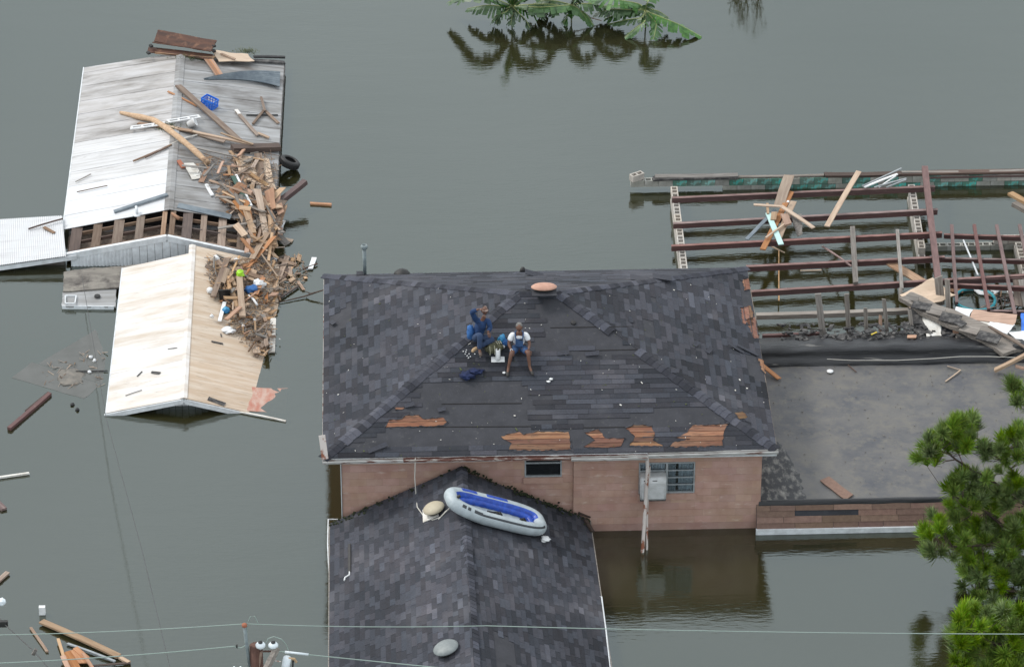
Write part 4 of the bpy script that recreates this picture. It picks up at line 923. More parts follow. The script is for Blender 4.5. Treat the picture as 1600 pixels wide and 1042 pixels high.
sheet('tan_board_sheet', [P(1521, 484, 1.08), P(1590, 492, 1.1), P(1584, 508, 1.05), P(1513, 498, 1.05)], .02, 'wood_orange', 'orange tan board between two white boards', 'board', amp=.04)
sheet('white_board', [P(1514, 499, 1.02), P(1546, 503, 1.03), P(1543, 516, 1.0), P(1525, 508, 1.0)], .02, 'whitedirty', 'marked white board below the orange tan board', 'board', amp=.03)
sheet('white_board', [P(1547, 503, 1.05), P(1586, 507, 1.05), P(1574, 522, 1.0), P(1540, 512, 1.02)], .02, 'white', 'white board right below the orange tan board', 'board', amp=.03)
sheet('white_board', [P(1576, 519, 1.05), P(1620, 516, 1.1), P(1620, 545, 1.0), P(1598, 540, 1.0)], .02, 'white', 'large white board at the right edge beside the fallen slab', 'board', amp=.03)
BP('edge_lath', (1545, 510, 1.15), (1605, 545, 1.1), .08, .04, 'wood_brown', 'brown lath along the top of the fallen roof slab', 'lath')
mb = MB(); c = P(1524, 468, .06); n = 40; ring = [c+Vector((.53*math.cos(2*math.pi*i/n), .58*math.sin(2*math.pi*i/n), .01*math.sin(i*.5))) for i in range(n)]; mb.tube(ring, .042, 8, closed=True)
tag(mb.build('turquoise_hoop', 'teal', None, True), 'turquoise plastic hoop floating between the purlins', 'hoop')
sheet('white_float', [P(1521, 452, .06), P(1562, 452, .06), P(1553, 463, .05), P(1528, 459, .05)], .03, 'white', 'white plastic piece floating beside the turquoise hoop', 'plastic piece', amp=.03)
sheet('white_float', [P(1573, 452, .06), P(1585, 452, .06), P(1583, 458, .05), P(1575, 459, .05)], .03, 'white', 'small white scrap floating right of the hoop', 'scrap', amp=.03)
sheet('orange_float', [P(1482, 449, .08), P(1508, 450, .08), P(1504, 457, .07), P(1484, 456, .07)], .03, 'wood_orange', 'orange wood panel floating left of the hoop', 'panel', amp=.03)
BP('leaning_board', (1588, 432, .6), (1592, 478, .2), .22, .04, 'wood_brown', 'wide grey brown board leaning at the right edge by the hoop')
BP('leaning_board', (1596, 436, .6), (1604, 480, .2), .18, .04, 'wood_grey', 'grey board leaning furthest right behind the hoop')
sheet('blue_item', [P(1594, 490, .9), P(1606, 490, .9), P(1606, 520, .9), P(1597, 520, .9)], .04, 'blue', 'blue plastic item at the right edge beside the boards', 'plastic item', amp=.03)
BP('lumber', (1578, 302, .75), (1620, 325, .70), .18, .08, 'wood_tan', 'tan timber jutting in from the right edge above the low wall', 'timber')
BP('lumber', (1584, 318, .62), (1620, 338, .60), .2, .12, 'wood_grey', 'grey timber jutting in from the right edge under the tan one', 'timber')
BP('scrap', (1586, 572, 1.0), (1610, 578, .95), .1, .04, 'wood_orange', 'short orange board stub near the right end of the parapet', 'board')
BP('yellow_scrap', (1361, 523, .96), (1370, 519, .98), .04, .02, 'yellow', 'bright yellow scrap on the tarred rubble', 'scrap')
BP('rust_scrap', (1417, 526, .98), (1432, 526, .98), .14, .03, 'wood_orange', 'rust coloured flat scrap on the tarred rubble', 'scrap')
r9 = random.Random(8)
for i in range(22):
    x = r9.uniform(1545, 1600); y = r9.uniform(455, 480); a = r9.uniform(0, 3.1); ln = r9.uniform(.2, .7); p = P(x, y, .06); d = Vector((math.cos(a), math.sin(a)*1.0, r9.uniform(-.1, .2)))*ln/2
    plank('floating_stick', p-d, p+d, r9.uniform(.02, .06), .02, r9.choice(('wood_dark', 'wood_brown', 'wood_grey')), 'broken stick floating among litter right of the turquoise hoop', 'stick', 'sticks floating right of the hoop')

# ================================================================== UPPER SHED
def lerp(a, b, t): return a+(b-a)*t
UY0, UY1 = 5.5, 15.35
uLx = lambda y: lerp(-12.25, -12.19, (y-UY0)/(UY1-UY0)); uRx = lambda y: lerp(-6.38, -6.25, (y-UY0)/(UY1-UY0))
URX = -9.30
def uz(x, y):
    f = (y-UY0)/(UY1-UY0); zr_ = lerp(.88, .70, f); zl = lerp(.30, .25, f); zz = lerp(.38, .25, f)
    if x < URX: return lerp(zl, zr_, (x-uLx(y))/(URX-uLx(y)))
    return lerp(zr_, zz, (x-URX)/(uRx(y)-URX))
UP = empty('upper_shed', (URX, 10, 0), 'larger white metal roofed shed with an open attic strip at its near end', 'shed')
def panels(root, xa, xb, zf, y0, y1, wid, m_f, seed, name='roof_panel', nseg=5, lap=.012, skew=0.0):
    r = random.Random(seed); y = y0; k = 0
    while y < y1-.05:
        w = wid*r.uniform(.9, 1.1); yb = min(y+w, y1); vs = []; tw = r.uniform(-.006, .007)
        for i in range(nseg+1):
            f = i/nseg
            for yy, dz in ((y-.03*(k > 0), lap*r.uniform(.8, 1.3)), (yb, .003)):
                x = lerp(xa(yy), xb(yy), f); sk_ = skew*(x-xa(yy)); y_ = yy+(sk_ if 0 < k else 0)*0; zz = zf(x, yy)+dz+tw*math.sin(f*5+k)*.4
                vs.append((x, y_, zz))
        n2 = len(vs); vs += [(v[0], v[1], v[2]-.018) for v in vs]; fs = []
        for i in range(nseg):
            a = 2*i; fs += [(a, a+2, a+3, a+1), (a+n2, a+1+n2, a+3+n2, a+2+n2), (a, a+n2, a+2+n2, a+2), (a+1, a+3, a+3+n2, a+1+n2)]
        fs += [(0, 1, 1+n2, n2), (n2-2, 2*n2-2, 2*n2-1, n2-1)]
        v = r.uniform(.95, 1.04); mb = MB(); mb.add(vs, fs, (v, v, v)); mb.build(name, m_f((y+yb)/2), root)
        y = yb; k += 1
panels(UP, uLx, lambda y: URX, uz, UY0, UY1, .86, lambda y: 'metal_bright' if y < 8.4 else ('metal_mid' if y < 10.3 else 'metal'), 3)  # near panels whiter: overexposed light put into the colour; far ones are grimy
panels(UP, lambda y: URX, uRx, uz, UY0, UY1, .80, lambda y: 'metal_grey', 4)  # stained sheet, greyer than the left slope: light from the left put into colour
mb = MB()
for sgn in (-1, 1):
    vs = []
    for i in range(9):
        y = lerp(UY0-.03, UY1, i/8); z0 = uz(URX, y)+.035; x1 = URX+sgn*.13; vs += [(URX, y, z0), (x1, y, uz(x1, y)+.03), (x1, y, uz(x1, y)+.005)]
    mb.add(vs, [(i*3+j, (i+1)*3+j, (i+1)*3+j+1, i*3+j+1) for i in range(8) for j in range(2)])
mb.build('ridge_flashing', 'metal_grey', UP)
for xf, sg in ((uLx, -1), (uRx, 1)):
    mb = MB(); a = Vector((xf(UY0)+sg*.015, UY0, uz(xf(UY0), UY0)-.06)); b = Vector((xf(UY1)+sg*.015, UY1, uz(xf(UY1), UY1)-.06)); mb.beam(a, b, .03, .15); mb.build('eave_board', 'trim_white' if sg < 0 else 'tarwood', UP)
mb = MB(); mb.b2((-12.1, UY0+.1, -.4), (-6.5, UY1-.1, .2)); mb.build('wall', 'metal_grey', UP)
mb = MB(); mb.prism([(-12.15, UY1+.01, .0), (-6.35, UY1+.01, .0), (-6.35, UY1+.01, .2), (URX, UY1+.01, .64), (-12.15, UY1+.01, .2)], (0, 1, 0), .04); mb.build('end_wall', 'trim_white', UP)
mb = MB(); mb.beam(P(278, 321, uz(-9, 5.6)+.03), P(361, 339, uz(-7.6, 5.6)+.05), .26, .02); mb.build('end_flashing', 'metal_blue', UP)
# open attic strip
AY0 = 4.05
def rz_(x): return lerp(.30, .84, (x+12.2)/2.9) if x < URX else lerp(.84, .04, (x-URX)/2.95)
mb = MB(); vs = []
for j in range(9):
    for i in range(61):
        x = lerp(-12.1, -6.5, i/60); y = lerp(AY0+.05, UY0+.3, j/8); vs.append((x, y, min(rz_(x), uz(x, UY0))*.30+.06*noise.noise(Vector((x*4, y*4, 0)))+.04*noise.noise(Vector((x*13, y*13, 0)))))
mb.add(vs, [(j*61+i, j*61+i+1, (j+1)*61+i+1, (j+1)*61+i) for j in range(8) for i in range(60)]); mb.build('attic_rubble', 'rubbish', UP)['kind'] = 'stuff'
mb = MB(); mb.b2((-12.1, UY0+.32, .0), (-6.5, UY0+.36, .25)); mb.prism([(-12.1, UY0+.34, .22), (-6.5, UY0+.34, .22), (-6.5, UY0+.34, .32), (URX, UY0+.34, .82), (-12.1, UY0+.34, .26)], (0, 1, 0), .03); mb.build('attic_back', 'dark', UP)  # near black sheet standing in for the shade of the attic hollow
for (x, w) in ((117, .30), (150, .24), (184, .28), (218, .22), (256, .13), (269, .15), (292, .27), (317, .17), (346, .22), (375, .20), (408, .24)):
    a = P(x, 366, .5); xx = a.x; zt = uz(xx, UY0)-.03; zb = rz_(xx)-.03
    plank('sheathing_board', (xx-.0, AY0+.03, zb), (xx+.03, UY0+.12, zt), w, .025, 'wood_brown' if x not in (117, 292) else 'wood_dark', parent=UP, jag=.1)
for k_, fy in enumerate((.18, .52, .85)):
    for (xa, xb) in ((-12.0, URX-.05), (URX+.05, -6.6)):
        y = lerp(AY0, UY0, fy); za = lerp(rz_(xa), uz(xa, UY0), fy)-.10; zb = lerp(rz_(xb), uz(xb, UY0), fy)-.10
        plank('purlin', (xa, y, za), (xb, y, zb), .05, .09, 'wood_dark' if k_ % 2 else 'wood_brown', parent=UP, jag=.1)
for (xa, xb) in ((-12.27, URX), (URX, -6.32)):
    za, zb = (rz_(xa), rz_(URX)) if xa < -10 else (rz_(URX), rz_(xb)); mb = MB(); a = Vector((xa, AY0, za-.03)); b = Vector((xb, AY0, zb-.03)); mb.beam(a, b, .10, .17, (0, 0, 1)); mb.build('rake_board', 'trim_white', UP)
# gable siding: corrugated piece, then flat panels
def gable_piece(x0, x1, m_, corr, name):
    n = max(2, int((x1-x0)/(.025 if corr else 1))); vs = []
    for i in range(n+1):
        x = lerp(x0, x1, i/n); dy = .02*math.sin(i*math.pi/2) if corr else 0
        vs += [(x, AY0-.02+dy, rz_(x)-.09), (x, AY0-.10+dy, -.2)]
    mb = MB(); mb.add(vs, [(2*i, 2*i+1, 2*i+3, 2*i+2) for i in range(n)]); mb.add([(v[0], v[1]+.02, v[2]) for v in vs], [(2*i, 2*i+2, 2*i+3, 2*i+1) for i in range(n)]); mb.build(name, m_, UP, corr)
xc = P(206, 400, .3).x; gable_piece(-11.95, xc, 'trim_white', True, 'corrugated_siding')
x = xc+.004
while x < -8.4: gable_piece(x+.006, x+.205, 'trim_white', False, 'siding_panel'); x += .21
mb = MB(); mb.b2((xc, AY0+.02, -.1), (-8.2, AY0+.04, .45)); mb.build('siding_backing', 'tarwood', UP)

# ================================================================== AWNING AND SMALL FLAT ROOFS
AW = empty('corrugated_awning', (-13.5, 5, 0), 'white corrugated metal awning at the left edge against the larger shed', 'awning')
def corrugated(corners, n, seg, amp, m_, name, root, axis_u=True, th=.006):
    p = [Vector(q) for q in corners]; vs = []
    for j in range(seg+1):
        for i in range(n*4+1):
            q = p[0].lerp(p[1], i/(n*4)).lerp(p[3].lerp(p[2], i/(n*4)), j/seg); vs.append(q+Vector((0, 0, amp*math.sin(i*math.pi/2))))
    k = n*4+1; fs = [(j*k+i, j*k+i+1, (j+1)*k+i+1, (j+1)*k+i) for j in range(seg) for i in range(k-1)]
    mb = MB(); mb.add(vs, fs); mb.add([v-Vector((0, 0, th)) for v in vs], [tuple(reversed(f)) for f in fs]); return mb.build(name, m_, root, True)
corrugated([P(-40, 420, .20), P(103, 400, .42), P(97, 337, .42), P(-40, 345, .20)], 42, 4, .016, 'metal_bright', 'corrugated_sheet', AW)
mb = MB(); mb.beam(P(-40, 425, .10), P(120, 402, .30), .03, .13); mb.build('edge_board', 'trim_white', AW)
mb = MB(); a = P(-40, 418, .12); b = P(100, 402, .30); mb.b2((a.x, b.y+.1, -.3), (b.x, b.y+.15, .12)); mb.build('wall', 'metal_grey', AW)
BP('stick', (44, 358, .38), (98, 342, .50), .04, .03, 'wood_dark', 'thin dark stick lying on the white corrugated awning', 'stick')
BP('scrap', (68, 355, .42), (85, 364, .42), .09, .03, 'wood_brown', 'short brown board end on the white corrugated awning', 'board')
PR = empty('porch_roof', (-11.3, 2.8, 0), 'small dark flat roof pieces half sunk left of the lower shed', 'roof')
M['porch'] = mat('muddy_porch_sheet', (0.14, 0.125, 0.11), 0.6, (0.24, 0.22, 0.19), 3, (0.5, 2, 1), base3=(0.06, 0.05, 0.045), n3=2.2, c3=(.5, .68), bump=.3)
sheet('roof_sheet', [P(98, 455, .16), P(205, 448, .18), P(222, 412, .26), P(100, 424, .22)], .05, 'porch', '', '', sub=8, amp=.03, root=PR)
sheet('roof_sheet', [P(97, 478, .10), P(180, 479, .10), P(182, 452, .12), P(97, 457, .12)], .05, 'metal_grey', '', '', sub=6, amp=.02, root=PR)
mb = MB(); mb.beam(P(97, 480, .05), P(178, 481, .05), .03, .11); mb.build('edge_board', 'trim_white', PR)
mb = MB(); c = P(152, 462, .16); mb.lathe(c, [(.09, -.02), (.08, .01), (.03, .012)], 9); mb.build('hole_rim', 'black', PR)
mb = MB()
for a, b in (((102, 462), (120, 462)), ((102, 474), (118, 474)), ((102, 462), (102, 474)), ((119, 462), (117, 474))): mb.beam(P(*a, .16), P(*b, .16), .03, .03)
mb.build('frame', 'trim_white', PR)

# ================================================================== LOWER SHED
LYa, LYb = -3.72, 3.75
lLx = lambda y: lerp(-10.62, -10.50, (y-LYa)/(LYb-LYa)); LRX = -8.60; lRx = lambda y: -6.25
def lz(x, y):
    f = (y-LYa)/(LYb-LYa); zr_ = lerp(.47, .74, f); zl = lerp(.06, .30, f)
    if x < LRX: return lerp(zl, zr_, (x-lLx(y))/(LRX-lLx(y)))
    return zr_-.285*(x-LRX)
LO = empty('lower_shed', (LRX, 0, 0), 'smaller pale shed below it sinking on its right side under a heap of lumber', 'shed')
panels(LO, lLx, lambda y: LRX, lz, LYa, 3.35, .98, lambda y: 'metal_warm', 13, lap=.006)
panels(LO, lambda y: LRX, lRx, lz, LYa, LYb, .98, lambda y: 'metal_tan', 14, lap=.006)
mb = MB()
for sgn in (-1, 1):
    vs = []
    for i in range(7):
        y = lerp(LYa-.02, LYb, i/6); x1 = LRX+sgn*.09; vs += [(LRX, y, lz(LRX, y)+.03), (x1, y, lz(x1, y)+.028), (x1, y, lz(x1, y)+.004)]
    mb.add(vs, [(i*3+j, (i+1)*3+j, (i+1)*3+j+1, i*3+j+1) for i in range(6) for j in range(2)])
mb.build('ridge_flashing', 'metal_warm', LO)
mb = MB(); a = Vector((lLx(LYa)-.01, LYa, lz(lLx(LYa), LYa)-.06)); b = Vector((lLx(3.35)-.01, 3.35, lz(lLx(3.35), 3.35)-.06)); mb.beam(a, b, .03, .14); mb.build('eave_board', 'trim_white', LO)
for (xa, xb, h) in ((-10.66, LRX, .13), (LRX, -6.75, .13)):
    za, zb = lz(xa, LYa)-.085, lz(xb, LYa)-.085; mb = MB(); mb.beam((xa, LYa-.02, za), (xb, LYa-.02, zb), .04, h); mb.build('rake_board', 'trim_white', LO)
mb = MB(); mb.prism([(-10.3, LYa+.45, -.3), (-7.0, LYa+.45, -.3), (-7.3, LYa+.45, .0), (LRX, LYa+.45, .40), (-10.3, LYa+.45, .05)], (0, 1, 0), .04); mb.build('gable_wall', 'metal_grey', LO)
for i in range(9):
    x = -9.35+i*.17; mb = MB(); mb.b2((x, LYa+.38, -.1), (x+.155, LYa+.41, lz(x if x < LRX else x+.155, LYa)-.1)); mb.build('siding_board', 'trim_white', LO)
mb = MB(); mb.b2((-10.35, LYa+.5, -.4), (-6.9, LYb-.2, -.05)); mb.build('wall', 'metal_grey', LO)
for (x0, y0, x1, y1, w) in ((236, 581, 251, 583, .10), (214, 588, 222, 580, .03), (196, 618, 222, 609, .02), (262, 545, 277, 543, .02), (345, 521, 346, 526, .03), (330, 533, 349, 537, .06), (325, 622, 352, 632, .16)):
    p = PS((x0+x1)/2, (y0+y1)/2, lz, .03); a = PS(x0, y0, lz, .025); b = PS(x1, y1, lz, .025); plank('tear', a, b, w, .01, 'tarwood', parent=LO)

# ================================================================== DEBRIS
us = lambda x, y: uz(max(-12.2, min(-6.3, x)), max(5.5, min(15.3, y))) if y > 5.5 else max(.03, rz_(max(-12.2, min(-6.4, x))))
ls = lambda x, y: max(lz(x, y), 0.0)
def on(surf, x, y, h=.05): return PS(x, y, surf, h)
def BS(name, surf, a, b, w, t, m_, label, cat='board', h0=.06, h1=.06, jag=1.0, group=None, roll=0):
    return plank(name, on(surf, *a, h0), on(surf, *b, h1), w, t, m_, label, cat, group, jag=jag, roll=roll)
BS('long_beam', us, (278, 134), (376, 222), .17, .06, 'wood_brown', 'long dark brown beam slanting past the blue crate', 'beam', .10, .16)
BS('thin_lath', us, (262, 143), (308, 166), .06, .03, 'wood_orange', 'thin orange lath crossing the ridge above the crate', 'lath')
def log(name, surf, pts, r, m_, label, cat='log', hs=None, n=8):
    ps = [on(surf, x, y, (hs[i] if hs else r+.03)) for i, (x, y) in enumerate(pts)]; out = []
    for i in range(len(ps)-1):
        for k in range(3): out.append(ps[i].lerp(ps[i+1], k/3))
    out.append(ps[-1]); rr = [r*(.35+.65*min(1, (i+1)/4))*(1+.08*math.sin(i*2.1)) for i in range(len(out))]
    mb = MB(); mb.tube(out, rr, n); return tag(mb.build(name, m_, None, True), label, cat)
log('peeled_log', us, [(188, 176), (214, 182), (238, 187), (257, 198), (278, 214), (300, 232), (325, 255)], .085, 'wood_tan', 'pale peeled log curving down over the ridge', hs=[.05, .08, .12, .16, .2, .2, .12])
BS('dark_plank', us, (216, 193), (300, 205), .12, .04, 'wood_brown', 'brown plank end poking left from under the peeled log', 'plank', .1, .14)
BS('long_plank', us, (246, 194), (394, 226), .10, .04, 'wood_tan', 'long pale plank running right from the peeled log', 'plank', .16, .2)
BS('long_plank', us, (238, 190), (352, 222), .14, .04, 'wood_brown', 'long brown plank under the pale one running right from the log', 'plank', .1, .12)
BS('long_plank', us, (345, 208), (396, 226), .06, .03, 'wood_tan', 'thin pale splinter ending at the dark timber', 'splinter', .2, .24)
BS('long_plank', us, (296, 229), (372, 246), .07, .03, 'wood_grey', 'grey lath below the long planks left of the plywood', 'lath', .12, .14)
LVR = empty('louvered_panel', on(us, 258, 191, .08), 'white slotted plastic panel lying across the ridge', 'panel')
for (x0, y0, x1, y1) in ((204, 200, 257, 193), (262, 190, 312, 182)):
    a = on(us, x0, y0, .13); b = on(us, x1, y1, .13); R = frame(b-a); L_ = (b-a).length
    for k in (-1, 1):
        mb = MB(); mb.box((0, k*.065, 0), (L_, .045, .03)); mb.build('rail', 'white', LVR, M4=M4of(R, (a+b)/2))
    for k in range(4):
        mb = MB(); mb.box(((k-1.5)*L_/3.2, 0, 0), (.06, .086, .024)); mb.build('web', 'white', LVR, M4=M4of(R, (a+b)/2))
c = on(us, 300, 193, .12); mb = MB(); mb.lathe(c, [(.10, -.12), (.125, .10), (.135, .10), (.135, .12), (.11, .12), (.09, -.08)], 16, R=Matrix.Rotation(1.1, 3, 'Y')); tag(mb.build('white_bucket', 'white', None, True), 'white plastic bucket on its side right of the slotted panel', 'bucket')
log('thin_pipe', us, [(243, 238), (262, 228), (285, 217), (308, 211)], .022, 'whitedirty', 'thin pale bent conduit crossing the ridge below the log', 'conduit', n=6)
BS('stick', us, (208, 252), (268, 226), .05, .03, 'wood_brown', 'brown stick on the left slope below the conduit', 'stick')
BS('stick', us, (226, 247), (262, 230), .04, .03, 'wood_dark', 'darker short stick beside the brown stick on the left slope', 'stick')
BS('stick', us, (118, 284), (142, 272), .03, .02, 'wood_grey', 'small grey stick near the left eave of the larger shed', 'stick')
BS('stick', us, (120, 300), (168, 290), .025, .02, 'wood_brown', 'thin twig low on the left slope of the larger shed', 'stick')
BS('crossed_stick', us, (408, 152), (414, 174), .07, .04, 'wood_brown', 'upper stick of the three crossed sticks near the right eave', 'stick', .1, .1)
BS('crossed_stick', us, (413, 172), (395, 194), .07, .04, 'wood_brown', 'left leg of the three crossed sticks near the right eave', 'stick')
BS('crossed_stick', us, (414, 173), (435, 193), .08, .04, 'wood_brown', 'right leg of the three crossed sticks near the right eave', 'stick')
BS('dark_rod', us, (385, 180), (434, 180), .03, .03, 'black', 'thin black rod under the crossed sticks', 'rod', .03, .03)
BS('white_end_board', us, (369, 173), (403, 212), .10, .04, 'wood_brown', 'brown board with a white painted end left of the crossed sticks', 'board', .06, .06)
BS('white_scrap', us, (369, 172), (374, 179), .10, .045, 'whitedirty', 'white painted end piece on the board near the crossed sticks', 'board end', .063, .063)
BS('short_board', us, (402, 208), (421, 216), .09, .04, 'wood_tan', 'short tan board at the lower end of the white ended board', 'board')
BS('timber', us, (362, 232), (438, 230), .28, .14, 'wood_dark', 'thick dark weathered timber lying above the plywood', 'timber', .12, .12, jag=.5)
sheet('plywood_sheet', [on(us, 366, 241, .10), on(us, 420, 248, .10), on(us, 431, 296, .10), on(us, 376, 278, .12)], .02, 'plywood', 'tan plywood sheet in the lumber heap near the right eave', 'plywood', amp=.03)
BS('wide_board', us, (403, 240), (419, 350), .22, .04, 'wood_brown', 'wide brown board lying lengthwise on top of the plywood', 'board', .2, .3, jag=.3)
BS('green_board', us, (364, 276), (388, 324), .12, .05, 'darkgreen', 'dark green painted board in the lumber heap', 'board', .22, .28, jag=.1)
BS('white_board', us, (369, 274), (393, 322), .06, .05, 'white', 'white board edge beside the dark green board', 'board', .22, .28, jag=.1)
BS('red_timber', us, (434, 318), (477, 284), .16, .14, 'joist', 'dark red timber sticking out over the water right of the shed', 'timber', .05, .3, jag=.2)
plank('floating_plank', P(484, 318, .03), P(518, 320, .03), .10, .05, 'wood_orange', 'orange plank end floating right of the heap', 'plank')
BS('white_board', us, (322, 288), (332, 306), .10, .04, 'white', 'short white board at the left foot of the heap', 'board', .05, .05)
BS('red_scrap', us, (279, 251), (287, 263), .12, .04, 'redbrick', 'small red clay scrap beside the ridge', 'scrap', .04, .04)
sheet('hardboard_piece', [on(us, 287, 255, .05), on(us, 303, 254, .05), on(us, 320, 278, .05), on(us, 300, 280, .05)], .02, 'whitedirty', 'pale square panel left of the heap on the larger shed', 'panel', amp=.02)
BS('crossing_board', us, (340, 357), (400, 346), .10, .03, 'wood_grey', 'grey board crossing the open attic strip', 'board', .2, .15)
BS('edge_board', us, (446, 322), (424, 392), .10, .05, 'wood_brown', 'long brown board hanging over the right front corner of the larger shed', 'board', .2, .1)
sheet('metal_scrap', [P(426, 338, .2), P(446, 345, .15), P(440, 362, .08), P(430, 360, .15)], .01, 'white', 'white metal scrap behind the hanging board', 'scrap', amp=.03)
BS('grey_flashing', us, (178, 331), (262, 304), .12, .05, 'metal_blue', 'blue grey metal gutter piece near the front of the larger shed', 'gutter piece', .05, .07, jag=.1)
mb = MB(); a = on(us, 214, 336, .0); mb.tube([a, a+Vector((0, 0, .16)), a+Vector((-.02, .15, .18))], .04, 8); mb.lathe(a, [(.12, 0), (.1, .02), (.04, .03)], 12); tag(mb.build('vent_elbow', 'trim_white', None, True), 'small white vent elbow under the blue grey gutter piece', 'vent')
log('orange_pipe', us, [(268, 333), (280, 342)], .06, 'wood_orange', 'short orange clay pipe at the ridge end of the open attic', 'pipe', hs=[.1, .05])
# curled corrugated sheet
mb = MB(); vs = []; n = 40; m2 = 32; a0 = on(us, 318, 124, .08); a1 = on(us, 438, 113, .10); b0 = on(us, 350, 127, .06); b1 = on(us, 437, 137, .10)
for j in range(m2+1):
    for i in range(n+1):
        f, g = i/n, j/m2; q = a0.lerp(a1, f).lerp(b0.lerp(b1, f), g*(.25+.75*f)); q.z += .030*math.sin(j*math.pi/2.2)+.16*math.sin(f*3.1)*(1-g)*.8; vs.append(q)
mb.add(vs, [(j*(n+1)+i, j*(n+1)+i+1, (j+1)*(n+1)+i+1, (j+1)*(n+1)+i) for j in range(m2) for i in range(n)]); tag(mb.build('curled_sheet', 'metal_blue', None, True), 'curled blue grey corrugated sheet on the right slope of the larger shed', 'metal sheet')
# rusty folded panel at the far end
RP = empty('rusty_panel', on(us, 283, 78, .1), 'rusty brown folded metal panel at the far end of the larger shed', 'metal panel')
M['rustdark'] = mat('rusty_folded_metal', (0.125, 0.055, 0.034), 0.75, (0.05, 0.027, 0.022), 3, (0.4, 2, 2), base3=(0.20, 0.10, 0.06), n3=4, c3=(.55, .7), bump=.3)
for i, (x0, y0, x1, y1, z0, w) in enumerate(((245, 56, 336, 73, 1.05, .42), (238, 66, 336, 80, .90, .34), (230, 78, 332, 90, .75, .22))):
    plank('fold', P(x0, y0, z0), P(x1, y1, z0-.05), w, .03, 'rustdark', parent=RP, roll=(.5, -.4, .3)[i], jag=.6)
for (x, y, z_) in ((334, 72, 1.0), (236, 72, .9), (232, 83, .8), (334, 80, .85)):
    mb = MB(); mb.box(P(x, y, z_), (.09, .12, .06), Matrix.Rotation(.5, 3, 'Z')); mb.build('dark_end', 'black', RP)
BS('far_plank', us, (242, 82), (336, 90), .12, .05, 'wood_brown', 'brown plank along the front of the rusty panel', 'plank', .14, .14)
sheet('white_plywood', [on(us, 330, 78, .2), on(us, 388, 84, .18), on(us, 398, 96, .16), on(us, 342, 95, .16)], .02, 'plywood', 'cream plywood piece right of the rusty panel', 'plywood', amp=.05)
BS('thin_lath', us, (345, 84), (368, 93), .07, .03, 'wood_brown', 'brown slat lying on the cream plywood', 'slat', .22, .2)
BS('far_edge_board', us, (396, 89), (446, 90), .10, .05, 'black', 'black board at the far right corner of the larger shed', 'board', .08, .08)
BS('far_edge_board', us, (362, 94), (446, 98), .14, .04, 'tarwood', 'grey black board in front of the black corner board', 'board', .05, .05)
for i in range(7): BS('tan_rod', us, (320+i*2, 93), (338+i*1.8, 119), .035, .02, 'wood_orange', 'thin orange strip in the small bundle below the cream plywood', 'strip', .08+i*.01, .05+i*.008, group='bundle of orange strips')
def weeds(name, cx, cy, surf, n, sx, sy, label, m_='weed', h=.12, ln=.16):
    r = random.Random(n); mb = MB()
    for i in range(n):
        p = on(surf, cx+r.gauss(0, sx), cy+r.gauss(0, sy), 0.02); d = Vector((r.uniform(-1, 1), r.uniform(-1, 1), r.uniform(.1, .9))).normalized()*ln*r.uniform(.4, 1); e = d.cross(Vector((0, 0, 1))).normalized()*.008
        mb.add([p-e, p+e, p+d*.6+e*.7+Vector((0, 0, .01)), p+d], [(0, 1, 2, 3)], r.uniform(.6, 1.3))
    return tag(mb.build(name, m_), label, 'weeds', kind='stuff')
weeds('tangled_weeds', 312, 91, us, 260, 18, 2, 'tangled dry weeds along the front of the rusty panel'); weeds('green_weeds', 385, 82, us, 160, 9, 2, 'tangled greenish weeds on the cream plywood')
weeds('weed_mat', 262, 199, us, 220, 10, 3, 'matted dry grass caught on the peeled log')

# the heaps: boards one by one, splinters as litter
HUE = {'wood_tan': 'pale tan', 'wood_brown': 'brown', 'wood_orange': 'orange brown', 'wood_grey': 'grey', 'wood_dark': 'dark'}
def heap_name(r, mats, label, ln, lmax, y, ys):
    m_ = r.choice(mats); f = (y-min(ys))/(max(ys)-min(ys))
    return m_, '%s %s board %s %s' % ('long' if ln > .5*lmax else 'short', HUE[m_], 'at the far end of' if f < .33 else 'midway along' if f < .67 else 'at the near end of', label)
def heap(surf, poly, n, h, label, group, seed, dirs=(1.2, .5), mats=('wood_tan', 'wood_tan', 'wood_brown', 'wood_brown', 'wood_orange', 'wood_grey'), lmin=.25, lmax=1.2, zfun=None, ww=(.035, .14)):
    r = random.Random(seed); xs = [p[0] for p in poly]; ys = [p[1] for p in poly]; k = 0
    while k < n:
        x, y = r.uniform(min(xs), max(xs)), r.uniform(min(ys), max(ys))
        if not inside((x, y), poly): continue
        k += 1; hh = r.uniform(.03, h); a = r.gauss(*dirs)
        if r.random() < .3: a = r.uniform(0, 3.14)
        ln = lmin+(lmax-lmin)*r.random()**1.8; p = on(surf, x, y, hh); d = Vector((math.cos(a), math.sin(a), 0))*ln/2
        p0, p1 = p-d, p+d; p0.z = max(surf(p0.x, p0.y), 0)+hh; p1.z = max(surf(p1.x, p1.y), 0)+hh; dz = r.uniform(-.12, .12)*ln; p0.z += dz; p1.z = max(p1.z-dz, .02); p0.z = max(p0.z, .02)
        plank('broken_board', p0, p1, r.uniform(*ww)*(1.5 if r.random() < .12 else 1), r.uniform(.015, .04), *heap_name(r, mats, label, ln, lmax, y, ys), 'board', group, roll=r.uniform(-.5, .5))
